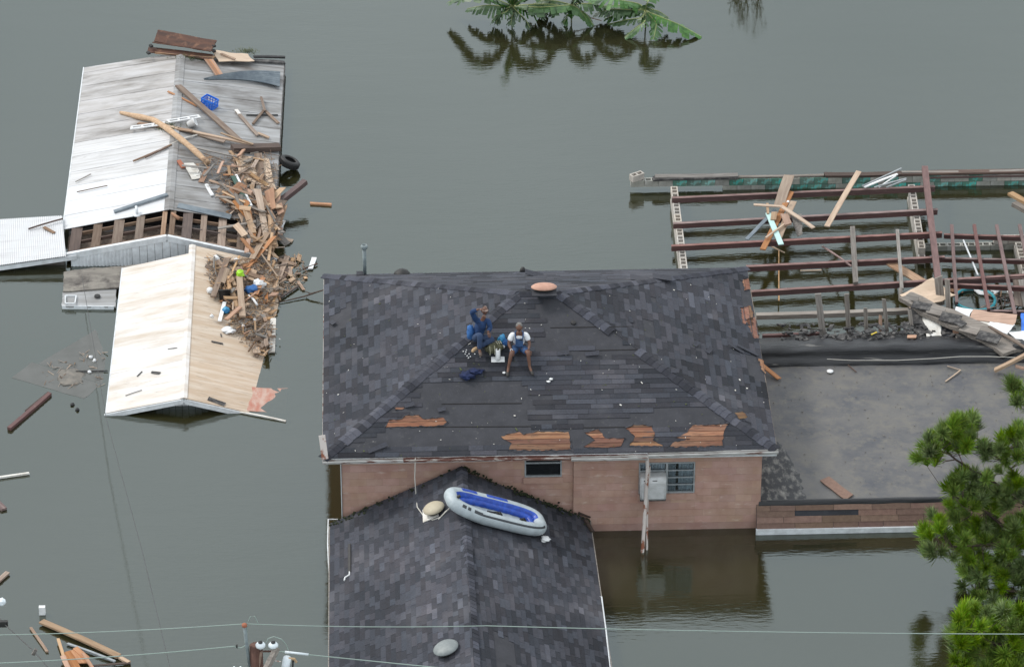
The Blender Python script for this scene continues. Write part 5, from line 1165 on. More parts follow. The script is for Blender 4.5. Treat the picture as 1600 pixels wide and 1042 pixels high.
def litter(surf, poly, n, h, seed, label, name, mats=('wood_tan', 'wood_grey', 'wood_brown')):
    r = random.Random(seed); xs = [p[0] for p in poly]; ys = [p[1] for p in poly]
    for mi, m_ in enumerate(mats):
        mb = MB(); k = 0
        while k < n:
            x, y = r.uniform(min(xs), max(xs)), r.uniform(min(ys), max(ys))
            if not inside((x, y), poly): continue
            k += 1; p = on(surf, x, y, r.uniform(.01, h)); a = r.uniform(0, 3.14); ln = r.uniform(.05, .32)*(1 if r.random() < .9 else 2); s_ = r.uniform(.006, .022)
            mb.box(p, (ln, s_, s_*.6), Matrix.Rotation(a, 3, 'Z') @ Matrix.Rotation(r.uniform(-.5, .5), 3, 'Y'), tone=r.uniform(.6, 1.3))
        tag(mb.build(name, m_), label.replace('#', ('pale', 'grey', 'brown')[mi]), 'splinters', kind='stuff')
HU = [(345, 250), (362, 235), (432, 240), (434, 300), (447, 322), (440, 350), (425, 396), (395, 396), (372, 360), (352, 318), (325, 285), (300, 262), (322, 240)]
HU2 = [(355, 290), (432, 290), (440, 345), (422, 395), (392, 395), (370, 350)]
HL = [(322, 403), (372, 404), (430, 410), (436, 450), (426, 490), (424, 548), (404, 556), (382, 530), (358, 482), (345, 455), (330, 430)]
HW = [(425, 402), (470, 400), (484, 432), (468, 450), (430, 468)]
heap(us, HU, 95, .26, 'the lumber heap on the larger shed', 'boards heaped on the larger shed', 5, dirs=(1.35, .6))
heap(us, HU2, 85, .42, 'the lumber heap on the larger shed', 'boards heaped on the larger shed', 6, dirs=(1.9, .45), lmin=.4, lmax=1.7, ww=(.05, .20), mats=('wood_tan', 'wood_tan', 'wood_orange', 'wood_tan', 'wood_brown', 'wood_grey'))
heap(ls, HL, 120, .28, 'the lumber heap on the smaller shed', 'boards heaped on the smaller shed', 7, lmin=.22, lmax=1.15)
heap(lambda x, y: 0.0, HW, 22, .05, 'the floating drift beside the smaller shed', 'boards floating beside the smaller shed', 9, lmin=.15, lmax=.55, mats=('wood_brown', 'wood_dark', 'wood_brown', 'wood_tan'))
litter(us, HU, 230, .24, 31, '# splinters and sticks filling the lumber heap on the larger shed', 'heap_litter')
litter(ls, HL, 300, .20, 32, '# splinters and sticks filling the lumber heap on the smaller shed', 'shed_litter')
litter(lambda x, y: 0.0, HW, 90, .02, 33, '# splinters floating right of the smaller shed', 'floating_litter')
litter(ls, [(318, 403), (345, 403), (360, 480), (385, 545), (350, 500), (325, 440)], 60, .03, 34, '# splinters scattered at the edge of the smaller shed heap', 'scattered_litter')
# marked pieces on the smaller shed
BS('brown_board', ls, (355, 404), (333, 464), .16, .05, 'wood_brown', 'long brown board at the left of the heap on the smaller shed', 'board', .2, .12, jag=.4)
BS('tan_beam', ls, (374, 432), (379, 495), .17, .06, 'wood_tan', 'thick tan beam lying lengthwise in the middle of the smaller heap', 'beam', .3, .28, jag=.3)
BS('tan_board', ls, (357, 424), (367, 446), .10, .04, 'wood_tan', 'pale board right of the long brown board', 'board', .25, .22)
BS('tan_board', ls, (363, 455), (370, 480), .11, .04, 'wood_tan', 'pale board above the black bucket', 'board', .22, .2)
BS('white_board', ls, (351, 472), (343, 502), .10, .03, 'white', 'narrow white board at the left edge of the smaller heap', 'board', .1, .08, jag=.2)
def blob(name, p, r, m_, label, cat, sx=1, sy=1, sz=1, seed=0, n=10, rough=.25, root=None):
    bm = bmesh.new(); bmesh.ops.create_icosphere(bm, subdivisions=3, radius=1)
    for v in bm.verts:
        k = 1+rough*noise.noise(v.co*2.1+Vector((seed, 0, 0)))+rough*.5*noise.noise(v.co*5+Vector((0, seed, 0))); v.co = Vector((v.co.x*sx*r*k, v.co.y*sy*r*k, v.co.z*sz*r*k))+Vector(p)
    me = bpy.data.meshes.new(name); bm.to_mesh(me); bm.free(); me.materials.append(M[m_]); me.polygons.foreach_set('use_smooth', [True]*len(me.polygons))
    ca = me.color_attributes.new('tone', 'FLOAT_COLOR', 'CORNER'); ca.data.foreach_set('color', [1.0]*(4*len(me.loops)))
    o = link(name, me, root)
    if root is None: tag(o, label, cat)
    return o
blob('lime_scrap', on(ls, 375, 428, .35), .10, 'green', 'bright lime green scrap at the top of the thick tan beam', 'scrap', seed=2, rough=.6)
blob('white_bag', on(ls, 405, 444, .25), .16, 'white', 'crumpled white bag right of the lime scrap', 'bag', sz=.7, seed=5, rough=.6)
blob('blue_bag', on(ls, 393, 452, .2), .15, 'brightblue', 'crumpled blue bag beside the white bag', 'bag', sx=1.3, sz=.6, seed=6, rough=.4)
blob('blue_jug', on(ls, 353, 485, .12), .10, 'tealbag', 'small blue jug beside the narrow white board', 'jug', seed=7)
blob('white_bag', on(ls, 357, 516, .06), .14, 'white', 'flattened white bag low on the smaller shed roof', 'bag', sx=1.2, sz=.4, seed=8, rough=.6)
blob('white_can', on(ls, 328, 454, .08), .09, 'white', 'small white can left of the black bucket', 'can', seed=9)
c = on(ls, 351, 461, .16); mb = MB(); mb.lathe(c, [(.13, -.14), (.165, .12), (.175, .12), (.175, .145), (.15, .145), (.12, -.1)], 18, R=Matrix.Rotation(-.5, 3, 'X')); tag(mb.build('black_bucket', 'black', None, True), 'black round bucket in the heap on the smaller shed', 'bucket')
log('white_pipe', ls, [(388, 461), (396, 468), (402, 477)], .035, 'white', 'short white pipe in the right of the smaller heap', 'pipe', hs=[.25, .22, .2])
for (x, y, s_) in ((338, 405, .09), (368, 409, .08), (370, 407, .07), (331, 494, .05), (437, 530, .02), (380, 510, .05), (398, 500, .05), (371, 485, .05)): blob('white_scrap', on(ls, x, y, .12), s_, 'white', 'small white scrap caught in the smaller shed heap', 'scrap', seed=x, rough=.6)['group'] = 'white scraps in the smaller heap'
WB = plank('white_post', P(427, 498, .05), P(425, 550, .05), .15, .05, 'whitedirty', 'long stained white board floating along the right of the smaller heap', 'board', jag=.2)
c = P(416, 537, .08); mb = MB(); mb.lathe(c, [(.07, -.07), (.085, .06), (.06, .06), (.05, -.05)], 14, R=Matrix.Rotation(.9, 3, 'X')); mb.tube([c+Vector((0, .05, .03)), c+Vector((.0, .45, .06))], .016, 6); tag(mb.build('white_pot', 'white', None, True), 'white long handled pot left of the stained white board', 'pot')
for (a, b, w, m_, lab) in (((449, 401), (434, 438), .15, 'wood_brown', 'thick brown board standing in the water right of the rake end'), ((453, 417), (454, 431), .10, 'wood_brown', 'short brown board furthest right among the floating boards'), ((416, 436), (432, 456), .13, 'wood_tan', 'tan board at the right edge of the smaller heap'), ((491, 403), (485, 420), .13, 'white', 'white board floating alone left of the dark roof corner'),
                           ((473, 421), (496, 412), .03, 'wood_dark', 'thin dark stick over the floating white board'), ((438, 465), (466, 447), .05, 'wood_dark', 'dark branch end right of the smaller heap'), ((405, 462), (442, 459), .08, 'wood_brown', 'long brown slat at the right of the smaller heap')):
    plank('floating_board' if w > .04 else 'stick', P(*a, .06), P(*b, .05), w, .04, m_, lab, 'board' if w > .05 else 'stick')
mb = MB(); pts = [P(430, 474, .03), P(455, 468, .04), P(476, 463, .05), (P(487, 459, .12)), P(506, 453, .22)]; mb.tube(pts, [.012, .02, .022, .03, .02], 6); mb.tube([pts[3], P(478, 456, .1)], .015, 5); tag(mb.build('dead_branch', 'bark', None), 'thin dead branch reaching to the corner of the dark roof', 'branch')
# water side at right of the smaller shed: sheets just under the surface
M['ghost'] = mat('sunken_pale_sheet', (0.52, 0.50, 0.38), 0.7, (0.42, 0.40, 0.32), 4)
sheet('red_sheet', [P(380, 605, .03), P(450, 607, -.01), P(445, 646, -.02), P(379, 641, .02)], .01, 'redsheet', 'faded red translucent sheet floating at the corner of the smaller shed', 'sheet', amp=.02)
plank('white_edge_trim', P(372, 643, .03), P(447, 658, .02), .05, .03, 'whitedirty', 'thin trim strip floating out from the front corner of the smaller shed', 'trim')
# left water
BP('red_beam', (14, 670, .05), (78, 615, .04), .11, .08, 'joist', 'long reddish beam floating left of the smaller shed', 'beam', jag=.3)
BP('red_beam', (40, 642, .05), (76, 613, .04), .04, .05, 'wood_dark', 'thin dark rail alongside the reddish beam', 'rail', jag=.3)
BP('black_rod', (118, 580, .03), (168, 579, .03), .03, .02, 'black', 'thin black rod reaching the smaller shed from the left', 'rod')
sheet('sunken_panel', [P(18, 590, .004), P(50, 566, .004), P(158, 600, .004), P(132, 623, .004)], .02, 'wetsheet', 'large wet grey panel awash left of the smaller shed', 'panel', sub=8, amp=.002)
sheet('sunken_panel', [P(60, 568, .002), P(150, 515, .002), P(165, 560, .002), P(160, 600, .002)], .02, 'wetsheet', 'second wet grey panel awash nearer the shed eave', 'panel', sub=8, amp=.002)
blob('mud_patch', P(108, 590, -.01), .35, 'mud', 'lumpy mud patch breaking the surface left of the smaller shed', 'mud', sx=1.1, sy=1.3, sz=.10, seed=3, rough=.5)
litter(lambda x, y: 0.0, [(60, 570), (165, 540), (165, 600), (130, 615), (70, 605)], 18, .01, 40, '# bits floating over the sunken panel', 'floating_bits')
for (x, y) in ((142, 558), (148, 563), (140, 581), (113, 632), (121, 640)): blob('float_scrap', P(x, y, .02), .05, 'white' if y < 600 else 'black', 'tiny scrap floating left of the smaller shed', 'scrap', seed=y, rough=.5)['group'] = 'tiny scraps floating left of the shed'
BP('pvc_pipe', (-10, 747, .04), (46, 739, .04), .06, .05, 'whitedirty', 'thin pale pipe floating at the left edge', 'pipe')
BP('board_end', (-12, 778, .06), (8, 797, .04), .16, .06, 'joist_top', 'reddish board end floating at the left edge below the pale pipe', 'board')
BP('board_end', (-6, 910, .05), (13, 893, .05), .12, .05, 'wood_brown', 'brown board end at the left edge above the wires', 'board')
# bottom left lumber
BP('tan_plank', (64, 970, .08), (186, 1025, .08), .17, .05, 'wood_tan', 'long tan plank floating at bottom left', 'plank', jag=.4)
BP('tan_plank', (175, 1019, .06), (202, 1035, .05), .10, .05, 'wood_tan', 'short tan board at the right end of the long tan plank', 'board')
BP('brown_lath', (48, 980, .04), (74, 1018, .03), .06, .04, 'wood_brown', 'short brown lath left of the long tan plank', 'lath')
BP('pale_post', (91, 998, .1), (107, 1050, .1), .07, .05, 'wood_tan', 'narrow tan post crossing the orange boards at bottom left', 'post')
for i, (a, b, w) in enumerate((((104, 1018), (122, 1050), .22), ((115, 1014), (130, 1036), .18), ((118, 1012), (136, 1028), .14), ((130, 1020), (148, 1048), .08), ((98, 1024), (112, 1056), .12))):
    BP('orange_board', (*a, .06+i*.02), (*b, .06+i*.02), w, .03, 'wood_orange', ('widest orange board in the bottom left pile', 'upper orange board in the bottom left pile', 'orange board touching the tan plank', 'narrow orange board right in the bottom left pile', 'lowest left orange board in the bottom left pile')[i], 'board', 'orange boards at bottom left')
BP('metal_rail', (105, 1005, .04), (180, 1033, .05), .06, .04, 'alu', 'thin metal rail under the long tan plank', 'rail'); BP('dark_lath', (140, 1040, .04), (204, 1035, .05), .05, .03, 'wood_dark', 'dark lath below the end of the long tan plank', 'lath')
mb = MB(); mb.box(P(66, 953, .12), (.15, .10, .22)); bm_o = tag(mb.build('white_jug', 'white', None), 'small white container floating above the long tan plank', 'container')
# blue crate
CR_ = empty('blue_crate', on(us, 327, 166, .0), 'bright blue plastic crate on the larger shed roof', 'crate')
c0 = on(us, 327, 167, .0); Rc = Matrix.Rotation(-.62, 3, 'Z') @ Matrix.Rotation(.14, 3, 'Y'); cm = M4of(Rc, c0+Vector((0, 0, .02))); L_, w_, h_ = .42, .30, .25
for (sx, sy) in ((1, 0), (-1, 0), (0, 1), (0, -1)):
    mb = MB(); ln = w_ if sx else L_
    for (z0, hh) in ((.02, .05), (h_-.03, .06), (h_*.5, .018)):
        d = (.015, ln, hh) if sx else (ln-.032, .015, hh); mb.box((sx*L_/2, sy*w_/2, z0+.01), d)
    n = 5
    for i in range(n):
        f = (i/(n-1)-.5)*(ln-.05); mb.box((sx*L_/2 if sx else f, f if sx else sy*w_/2, h_/2+.01), (.012, .022, h_-.06) if sx else (.022, .012, h_-.06))
    mb.build('side', 'blue', CR_, M4=cm)
mb = MB()
for i in range(6): mb.box(((i/5-.5)*(L_-.06), 0, .008), (.03, w_-.034, .012))
mb.build('bottom', 'blue', CR_, M4=cm)
# tyre
TY = empty('tyre', P(451, 259, .25), 'black car tyre hanging in the water at the right eave of the larger shed', 'tyre')
c = P(452, 254, .26); mb = MB(); n = 32; prof = [(.17, -.07), (.165, -.095), (.22, -.115), (.27, -.10), (.295, -.07), (.30, 0), (.295, .07), (.27, .10), (.22, .115), (.165, .095), (.17, .07), (.205, .05), (.225, 0), (.205, -.05)]
k = len(prof); vs = []; Rt = Matrix.Rotation(-.12, 3, 'X') @ Matrix.Rotation(.42, 3, 'Y')
for i in range(n):
    q = 2*math.pi*i/n
    for (r, z_) in prof: vs.append(Rt @ Vector((r*math.cos(q), r*math.sin(q), z_))+c)
mb.add(vs, [(i*k+j, ((i+1) % n)*k+j, ((i+1) % n)*k+(j+1) % k, i*k+(j+1) % k) for i in range(n) for j in range(k)]); mb.build('tyre_body', 'black', TY, True)
mb = MB()
for i in range(36):
    q = 2*math.pi*i/36; p = Rt @ Vector((.302*math.cos(q), .302*math.sin(q), 0))+c; mb.box(p, (.02, .02, .13), Rt @ Matrix.Rotation(q, 3, 'Z') @ Matrix.Rotation(.2, 3, 'X'))
mb.build('tread', 'black', TY)['kind'] = 'stuff'

# ================================================================== PEOPLE
TS = (zr-EZ)/(ymid-EY0)
def skin_geo(nodes, edges, sub=2):
    """nodes = [(pos, radius)], returns (verts, faces) of one skinned surface"""
    me = bpy.data.meshes.new('tmp'); me.from_pydata([n[0] for n in nodes], edges, []); o = bpy.data.objects.new('tmp', me); COL.objects.link(o)
    o.modifiers.new('s', 'SKIN'); me.skin_vertices or None
    sv = me.skin_vertices[0].data if me.skin_vertices else None
    if sv is None:
        bm = bmesh.new(); bm.from_mesh(me); bm.verts.layers.skin.verify(); bm.to_mesh(me); bm.free(); sv = me.skin_vertices[0].data
    for i, n in enumerate(nodes):
        r = n[1] if isinstance(n[1], (tuple, list)) else (n[1], n[1]); sv[i].radius = r; sv[i].use_root = (i == 0)
    m_ = o.modifiers.new('u', 'SUBSURF'); m_.levels = sub; m_.render_levels = sub
    dg = bpy.context.evaluated_depsgraph_get(); ev = o.evaluated_get(dg); em = ev.to_mesh()
    v = [x.co.copy() for x in em.vertices]; f = [tuple(p.vertices) for p in em.polygons]; ev.to_mesh_clear()
    bpy.data.objects.remove(o); bpy.data.meshes.remove(me); return v, f
def chain(*pts): return [(Vector(p[0]), p[1]) for p in pts], [(i, i+1) for i in range(len(pts)-1)]
def head_geo(mb, c, fwd, up, s=1.0):
    fwd = Vector(fwd).normalized(); up = Vector(up); up = (up-fwd*up.dot(fwd)).normalized(); sd_ = fwd.cross(up); R = Matrix((sd_, fwd, up)).transposed()
    bm = bmesh.new(); bmesh.ops.create_icosphere(bm, subdivisions=3, radius=1); bm.verts.ensure_lookup_table()
    for v in bm.verts:
        p = v.co.copy(); w = 1-.22*max(0, -p.z)**1.5; q = Vector((p.x*.075*w, p.y*.095*w, p.z*.115))
        if p.y > .3:
            d = math.hypot(p.x, p.z+.15); q.y += .020*math.exp(-(d/.16)**2)                      # nose
            for ex in (-.38, .38): q.y -= .009*math.exp(-(((p.x-ex)/.16)**2+((p.z-.10)/.13)**2))    # eye sockets
            q.y += .006*math.exp(-((p.z+.42)/.09)**2-(p.x/.3)**2)                                  # lips
            q.y += .006*math.exp(-((p.z-.32)/.12)**2)
        v.co = q*s
    b = len(mb.v); mb.add([c+R @ v.co for v in bm.verts], [tuple(v.index for v in f.verts) for f in bm.faces]); bm.free()
    for e in (-1, 1): mb.box(c+R @ Vector((e*.077*s, -.005, -.005)), (.016*s, .03*s, .05*s), R)
    return R
def hand_geo(mb, w, d, side, r=.0085):
    """palm with four fingers and a thumb; w = wrist, d = direction of the fingers"""
    d = Vector(d).normalized(); s = d.cross(Vector((0, 0, 1))).normalized()*side; dn = d.cross(s).normalized(); dn = dn if dn.z < 0 else -dn
    n, e = chain((w, (.022, .020)), (w+d*.05, (.038, .016)), (w+d*.09, (.040, .014))); v, f = skin_geo(n, e, 1); mb.add(v, f)
    for k, (off, ln) in enumerate(((-.030, .065), (-.010, .078), (.010, .073), (.029, .056))):
        a = w+d*.085+s*off; n, e = chain((a, r), (a+d*ln*.45+dn*.004, r), (a+d*ln*.8+dn*.022, r*.9), (a+d*ln*.9+dn*.038, r*.75)); v, f = skin_geo(n, e, 1); mb.add(v, f)
    a = w+d*.03-s*.03; n, e = chain((a, r*1.2), (a-s*.025+d*.03, r*1.1), (a-s*.026+d*.06+dn*.01, r*.9)); v, f = skin_geo(n, e, 1); mb.add(v, f)
def cloth(name, parts, m_, root, sub=2):
    mb = MB()
    for n, e in parts: v, f = skin_geo(n, e, sub); mb.add(v, f)
    return mb.build(name, m_, root, True)
# --- man sitting on the right, white tee and bib overalls
S1 = Sf.at(811, 551, 0.0)
def a1(x, y, z): return S1+Vector((x, y, z))
MAN = empty('person', S1, 'person in white tee and blue bib shorts sitting on the roof, forearms on knees', 'person')
J = dict(pel=a1(0, .03, .13), wai=a1(0, .05, .28), che=a1(0, .02, .46), nk=a1(0, -.01, .59), nk2=a1(0, -.035, .655), sL=a1(-.175, .0, .53), sR=a1(.175, .0, .53), eL=a1(-.265, -.10, .33), eR=a1(.255, -.10, .33), wL=a1(-.20, -.33, .27), wR=a1(.225, -.33, .27),
         hL=a1(-.10, -.03, .13), hR=a1(.10, -.03, .13), kL=a1(-.20, -.40, .24), kR=a1(.21, -.40, .24), aL=a1(-.285, -.50, -.13), aR=a1(.245, -.50, -.12), fL=a1(-.31, -.66, -.22), fR=a1(.30, -.64, -.21))
names = list(J); rad = dict(pel=(.10, .09), wai=(.09, .08), che=(.10, .08), nk=(.052, .052), nk2=(.05, .055), sL=.05, sR=.05, eL=.042, eR=.042, wL=.028, wR=.028, hL=.088, hR=.088, kL=.058, kR=.058, aL=.036, aR=.036, fL=.028, fR=.028)
E_ = [('pel', 'wai'), ('wai', 'che'), ('che', 'nk'), ('nk', 'nk2'), ('che', 'sL'), ('sL', 'eL'), ('eL', 'wL'), ('che', 'sR'), ('sR', 'eR'), ('eR', 'wR'), ('pel', 'hL'), ('hL', 'kL'), ('kL', 'aL'), ('aL', 'fL'), ('pel', 'hR'), ('hR', 'kR'), ('kR', 'aR'), ('aR', 'fR')]
def body(J, rad, E_): ns = list(J); return skin_geo([(J[n], rad[n]) for n in ns], [(ns.index(a), ns.index(b)) for a, b in E_], 2)
mb = MB(); v, f = body(J, rad, E_); mb.add(v, f); hc = a1(0, -.05, .755); Rh = head_geo(mb, hc, (0, -1, -.12), (0, 0, 1)); hand_geo(mb, J['wL'], (.35, -.8, -.5), -1); hand_geo(mb, J['wR'], (.25, -.8, -.5), 1)
mb.build('body', 'skin', MAN, True)
cloth('shirt', [chain((a1(0, .05, .20), (.155, .13)), (a1(0, .05, .34), (.155, .125)), (a1(0, .02, .47), (.175, .13)), (a1(0, 0, .56), (.11, .09))), chain((a1(-.08, .02, .50), .085), (J['sL'], .078), (J['sL'].lerp(J['eL'], .75), .074)), chain((a1(.08, .02, .50), .085), (J['sR'], .078), (J['sR'].lerp(J['eR'], .75), .074))], 'tee', MAN)
cloth('overalls', [chain((a1(0, .04, .26), (.165, .14)), (J['pel'], (.17, .15))), chain((a1(-.05, .02, .14), .11), (J['hL'], .11), (J['hL'].lerp(J['kL'], .85), .088)), chain((a1(.05, .02, .14), .11), (J['hR'], .11), (J['hR'].lerp(J['kR'], .85), .088))], 'denim', MAN)
mb = MB(); mb.box(a1(0, -.118, .36), (.19, .02, .20), Matrix.Rotation(-.12, 3, 'X')); mb.box(a1(0, -.128, .38), (.10, .012, .09), Matrix.Rotation(-.12, 3, 'X'))
for e in (-1, 1): mb.tube([a1(e*.08, -.12, .45), a1(e*.095, -.11, .53), a1(e*.10, -.03, .605), a1(e*.09, .08, .57)], .017, 5)
mb.build('bib', 'denim', MAN)
mb = MB(); mb.box(a1(.055, -.135, .45), (.07, .01, .03)); mb.build('buckle', 'black', MAN)
blob('hair', hc+Vector((0, .022, .048)), .088, 'hairgrey', '', '', sx=.93, sy=1.03, sz=.86, seed=3, rough=.05, root=MAN)
cloth('shoe', [chain((J['aL']+Vector((0, .03, -.04)), .045), (J['fL'], .046), (J['fL']+Vector((0, -.07, -.03)), .034))], 'shoe', MAN, 1); cloth('shoe', [chain((J['aR']+Vector((0, .03, -.04)), .045), (J['fR'], .046), (J['fR']+Vector((.02, -.07, -.03)), .034))], 'shoe', MAN, 1)
mb = MB(); mb.tube([J['wL']+Vector((.03*math.cos(t), .01*math.sin(t), .03*math.sin(t))) for t in [i*.7 for i in range(9)]], .008, 5); mb.build('wristband', 'white', MAN)
# --- man on the left in blue, hand to his cap
S2 = Sf.at(748, 536, 0.0)
def q2(x, y, Y): return PY(x, y, S2.y+Y)
MB2 = empty('person', S2, 'person in blue shirt and jeans on the roof, one hand raised to a cap', 'person')
J = dict(pel=q2(745, 527, .02), wai=q2(748, 517, .04), che=q2(752, 505, .02), nk=q2(755, 498, 0), nk2=q2(757, 493, -.02), sL=q2(743, 499, .0), sR=q2(763, 500, .0), eL=q2(737, 487, -.12), eR=q2(766, 513, -.08), wL=q2(749, 483, -.20), wR=q2(762, 519, -.24),
         hL=q2(742, 529, -.03), hR=q2(750, 528, -.03), kL=q2(750, 523, -.44), kR=q2(771, 530, -.30), aL=q2(749, 546, -.50), aR=q2(746, 543, -.30), fL=q2(751, 554, -.62), fR=q2(739, 547, -.36))
rad = dict(rad); mb = MB(); v, f = body(J, rad, E_); mb.add(v, f); hc2 = q2(757.5, 485.5, -.03); head_geo(mb, hc2, (.12, -1, -.25), (0, 0, 1)); hand_geo(mb, J['wL'], (.8, -.35, .2), -1); hand_geo(mb, J['wR'], (.3, -.8, -.4), 1)
mb.build('body', 'skin', MB2, True)
cloth('shirt', [chain((J['pel'].lerp(J['wai'], .3), (.165, .14)), (J['wai'], (.165, .14)), (J['che'], (.185, .145)), (J['che'].lerp(J['nk'], .85), (.12, .10))), chain((J['che'], .09), (J['sL'], .082), (J['sL'].lerp(J['eL'], .5), .072), (J['eL'], .068), (J['eL'].lerp(J['wL'], .75), .052)), chain((J['che'], .09), (J['sR'], .082), (J['eR'], .066), (J['eR'].lerp(J['wR'], .8), .05))], 'shirtblue', MB2)
cloth('jeans', [chain((J['pel'], (.165, .14)), (J['pel']+Vector((0, -.05, -.03)), .13)), chain((J['hL'], .11), (J['hL'].lerp(J['kL'], .5), .10), (J['kL'], .082), (J['kL'].lerp(J['aL'], .5), .068), (J['aL'], .062)), chain((J['hR'], .11), (J['kR'], .085), (J['kR'].lerp(J['aR'], .5), .07), (J['aR'], .06))], 'jeans', MB2)
blob('shirt_tail', q2(735, 519, .02), .15, 'brightblue', '', '', sx=.62, sy=.7, sz=1.35, seed=14, rough=.35, root=MB2)
cloth('cap', [chain((hc2+Vector((0, .03, .06)), (.075, .07)), (hc2+Vector((0, -.01, .085)), (.07, .06)))], 'cap', MB2); mb = MB(); mb.lathe(hc2+Vector((.01, -.085, .055)), [(.075, 0), (.08, .006), (.06, .016)], 14, sy=.8); mb.build('cap_visor', 'cap', MB2)
cloth('shoe', [chain((J['aL']+Vector((0, .02, -.05)), .048), (J['fL']+Vector((0, .02, 0)), .05), (J['fL']+Vector((0, -.06, -.02)), .04))], 'brownshoe', MB2, 1)
cloth('shoe', [chain((J['aR'], .045), (J['fR'], .05), (J['fR']+Vector((-.02, -.06, -.04)), .036))], 'sole', MB2, 1)
# --- their things
c = Sf.at(772, 545, .12); BPK = empty('backpack', Sf.at(775, 548, 0), 'olive green backpack on the roof between the two people', 'backpack')
def rbox(c, d, R, m_, name, root, r=.04):
    bm = bmesh.new(); bmesh.ops.create_cube(bm, size=1)
    for v in bm.verts: v.co = Vector((v.co.x*d[0], v.co.y*d[1], v.co.z*d[2]))
    bmesh.ops.bevel(bm, geom=bm.edges[:], offset=min(r, min(d)*.45), segments=3, affect='EDGES')
    bmesh.ops.subdivide_edges(bm, edges=[e for e in bm.edges if e.calc_length() > .12], cuts=2, use_grid_fill=True)
    for v in bm.verts: v.co = R @ (v.co*(1+.05*noise.noise(v.co*9)))+c
    me = bpy.data.meshes.new(name); bm.to_mesh(me); bm.free(); me.materials.append(M[m_]); me.polygons.foreach_set('use_smooth', [True]*len(me.polygons)); return link(name, me, root)
Rp = Matrix.Rotation(.25, 3, 'Z') @ Matrix.Rotation(-.3, 3, 'X')
rbox(c+Vector((0, 0, .03)), (.44, .30, .24), Rp, 'olive', 'pack_body', BPK, .07)
for (x, z_) in ((-.11, .03), (.10, .05)): rbox(c+Rp @ Vector((x, -.17, z_)), (.15, .08, .15), Rp, 'olive', 'pocket', BPK, .03)
mb = MB()
for x in (.06, .11, .16): mb.tube([c+Rp @ Vector((x, -.15, .15)), c+Rp @ Vector((x+.01, .0, .175)), c+Rp @ Vector((x+.02, .13, .15))], .013, 5)
mb.build('strap', 'khaki', BPK)['kind'] = 'stuff'
mb = MB()
for x in (-.16, -.04): mb.tube([c+Rp @ Vector((x, -.21, .14)), c+Rp @ Vector((x, -.22, 0)), c+Rp @ Vector((x, -.17, -.10))], .010, 5)
mb.build('front_strap', 'khaki', BPK)['kind'] = 'stuff'
BG = blob('turquoise_bag', Sf.at(784, 531, .10), .12, 'tealbag', 'turquoise and blue plastic bag behind the backpack', 'bag', sx=.75, sz=1.2, seed=11, rough=.5)
blob('blue_pouch', Sf.at(788, 535, .08), .09, 'brightblue', 'bright blue pouch touching the turquoise bag', 'pouch', seed=12, rough=.4); blob('white_cup', Sf.at(786, 541, .05), .05, 'white', 'small white cup between the backpack and the blue pouch', 'cup', seed=13)
mb = MB(); vs = []; pa = Sf.at(719, 592, .05); pb = Sf.at(750, 577, .05)
NV = blob('navy_cloth', pa.lerp(pb, .35), .17, 'navy', 'crumpled navy cloth lying on the bare roofing felt below the people', 'cloth', sx=1.05, sy=1.1, sz=.36, seed=15, rough=.7)
NV2 = blob('cloth_sleeve', pa.lerp(pb, .8), .15, 'navy', '', '', sx=1.1, sy=.75, sz=.36, seed=18, rough=.7, root=NV)
for i, (x, y) in enumerate(((724, 549), (727, 553), (730, 556), (733, 553), (735, 557), (728, 550), (732, 559), (742, 553), (729, 547))): blob('paper_scrap', Sf.at(x, y, .025), .015, 'white', 'tiny white paper scrap on the roof left of the blue clad person', 'scrap', seed=i, rough=.6)['group'] = 'paper scraps left of the person in blue'
for i, (x, y, lab) in enumerate(((788, 582, 'small white scrap under the left shoe of the person in white'), (861, 592, 'small white scrap on the roof right of the person in white'), (857, 596, 'second white scrap beside the one right of the person in white'))): blob('paper_scrap', Sf.at(x, y, .025), .045, 'white', lab, 'scrap', sz=.4, seed=i+20, rough=.5)

# ================================================================== RAFT
c0 = Tr.at(708, 783, .20); c1 = Tr.at(838, 816, .19); ctr = (c0+c1)/2
RAFT = empty('inflatable_raft', ctr, 'grey and blue inflatable raft lying on the lower gable roof', 'raft')
xa = (c1-c0).normalized(); nn = (Tr.n*.8+Vector((0, 0, .2))).normalized(); ya = nn.cross(xa).normalized(); nn = xa.cross(ya); RM = M4of(Matrix((xa, ya, nn)).transposed(), ctr)
HL_, HW_, TR_ = (c1-c0).length/2+.07, .40, .165
def stad(t, hl=HL_, hw=HW_, bow=.12):
    # rounded rectangle path, pointed a little at the bow (-x)
    q = 2*math.pi*t; cx, cy = math.cos(q), math.sin(q); e = .62; x = math.copysign(abs(cx)**e, cx)*hl; y = math.copysign(abs(cy)**.55, cy)*hw
    if x < -hl*.5: y *= 1-bow*((-x-hl*.5)/(hl*.5)); 
    return x, y
mb = MB(); nP, nA = 120, 36; vs = []; path = [Vector((*stad(i/nP), 0)) for i in range(nP)]
for i in range(nP):
    d = (path[(i+1) % nP]-path[i-1]).normalized(); out = Vector((d.y, -d.x, 0)); lift = .10*max(0, (-path[i].x-HL_*.4)/HL_)
    for j in range(nA):
        a = 2*math.pi*j/nA; rr = TR_*(1-.012*(i % 4 == 0)); p = path[i]+out*math.cos(a)*rr+Vector((0, 0, math.sin(a)*rr+lift)); vs.append(p)
b = 0
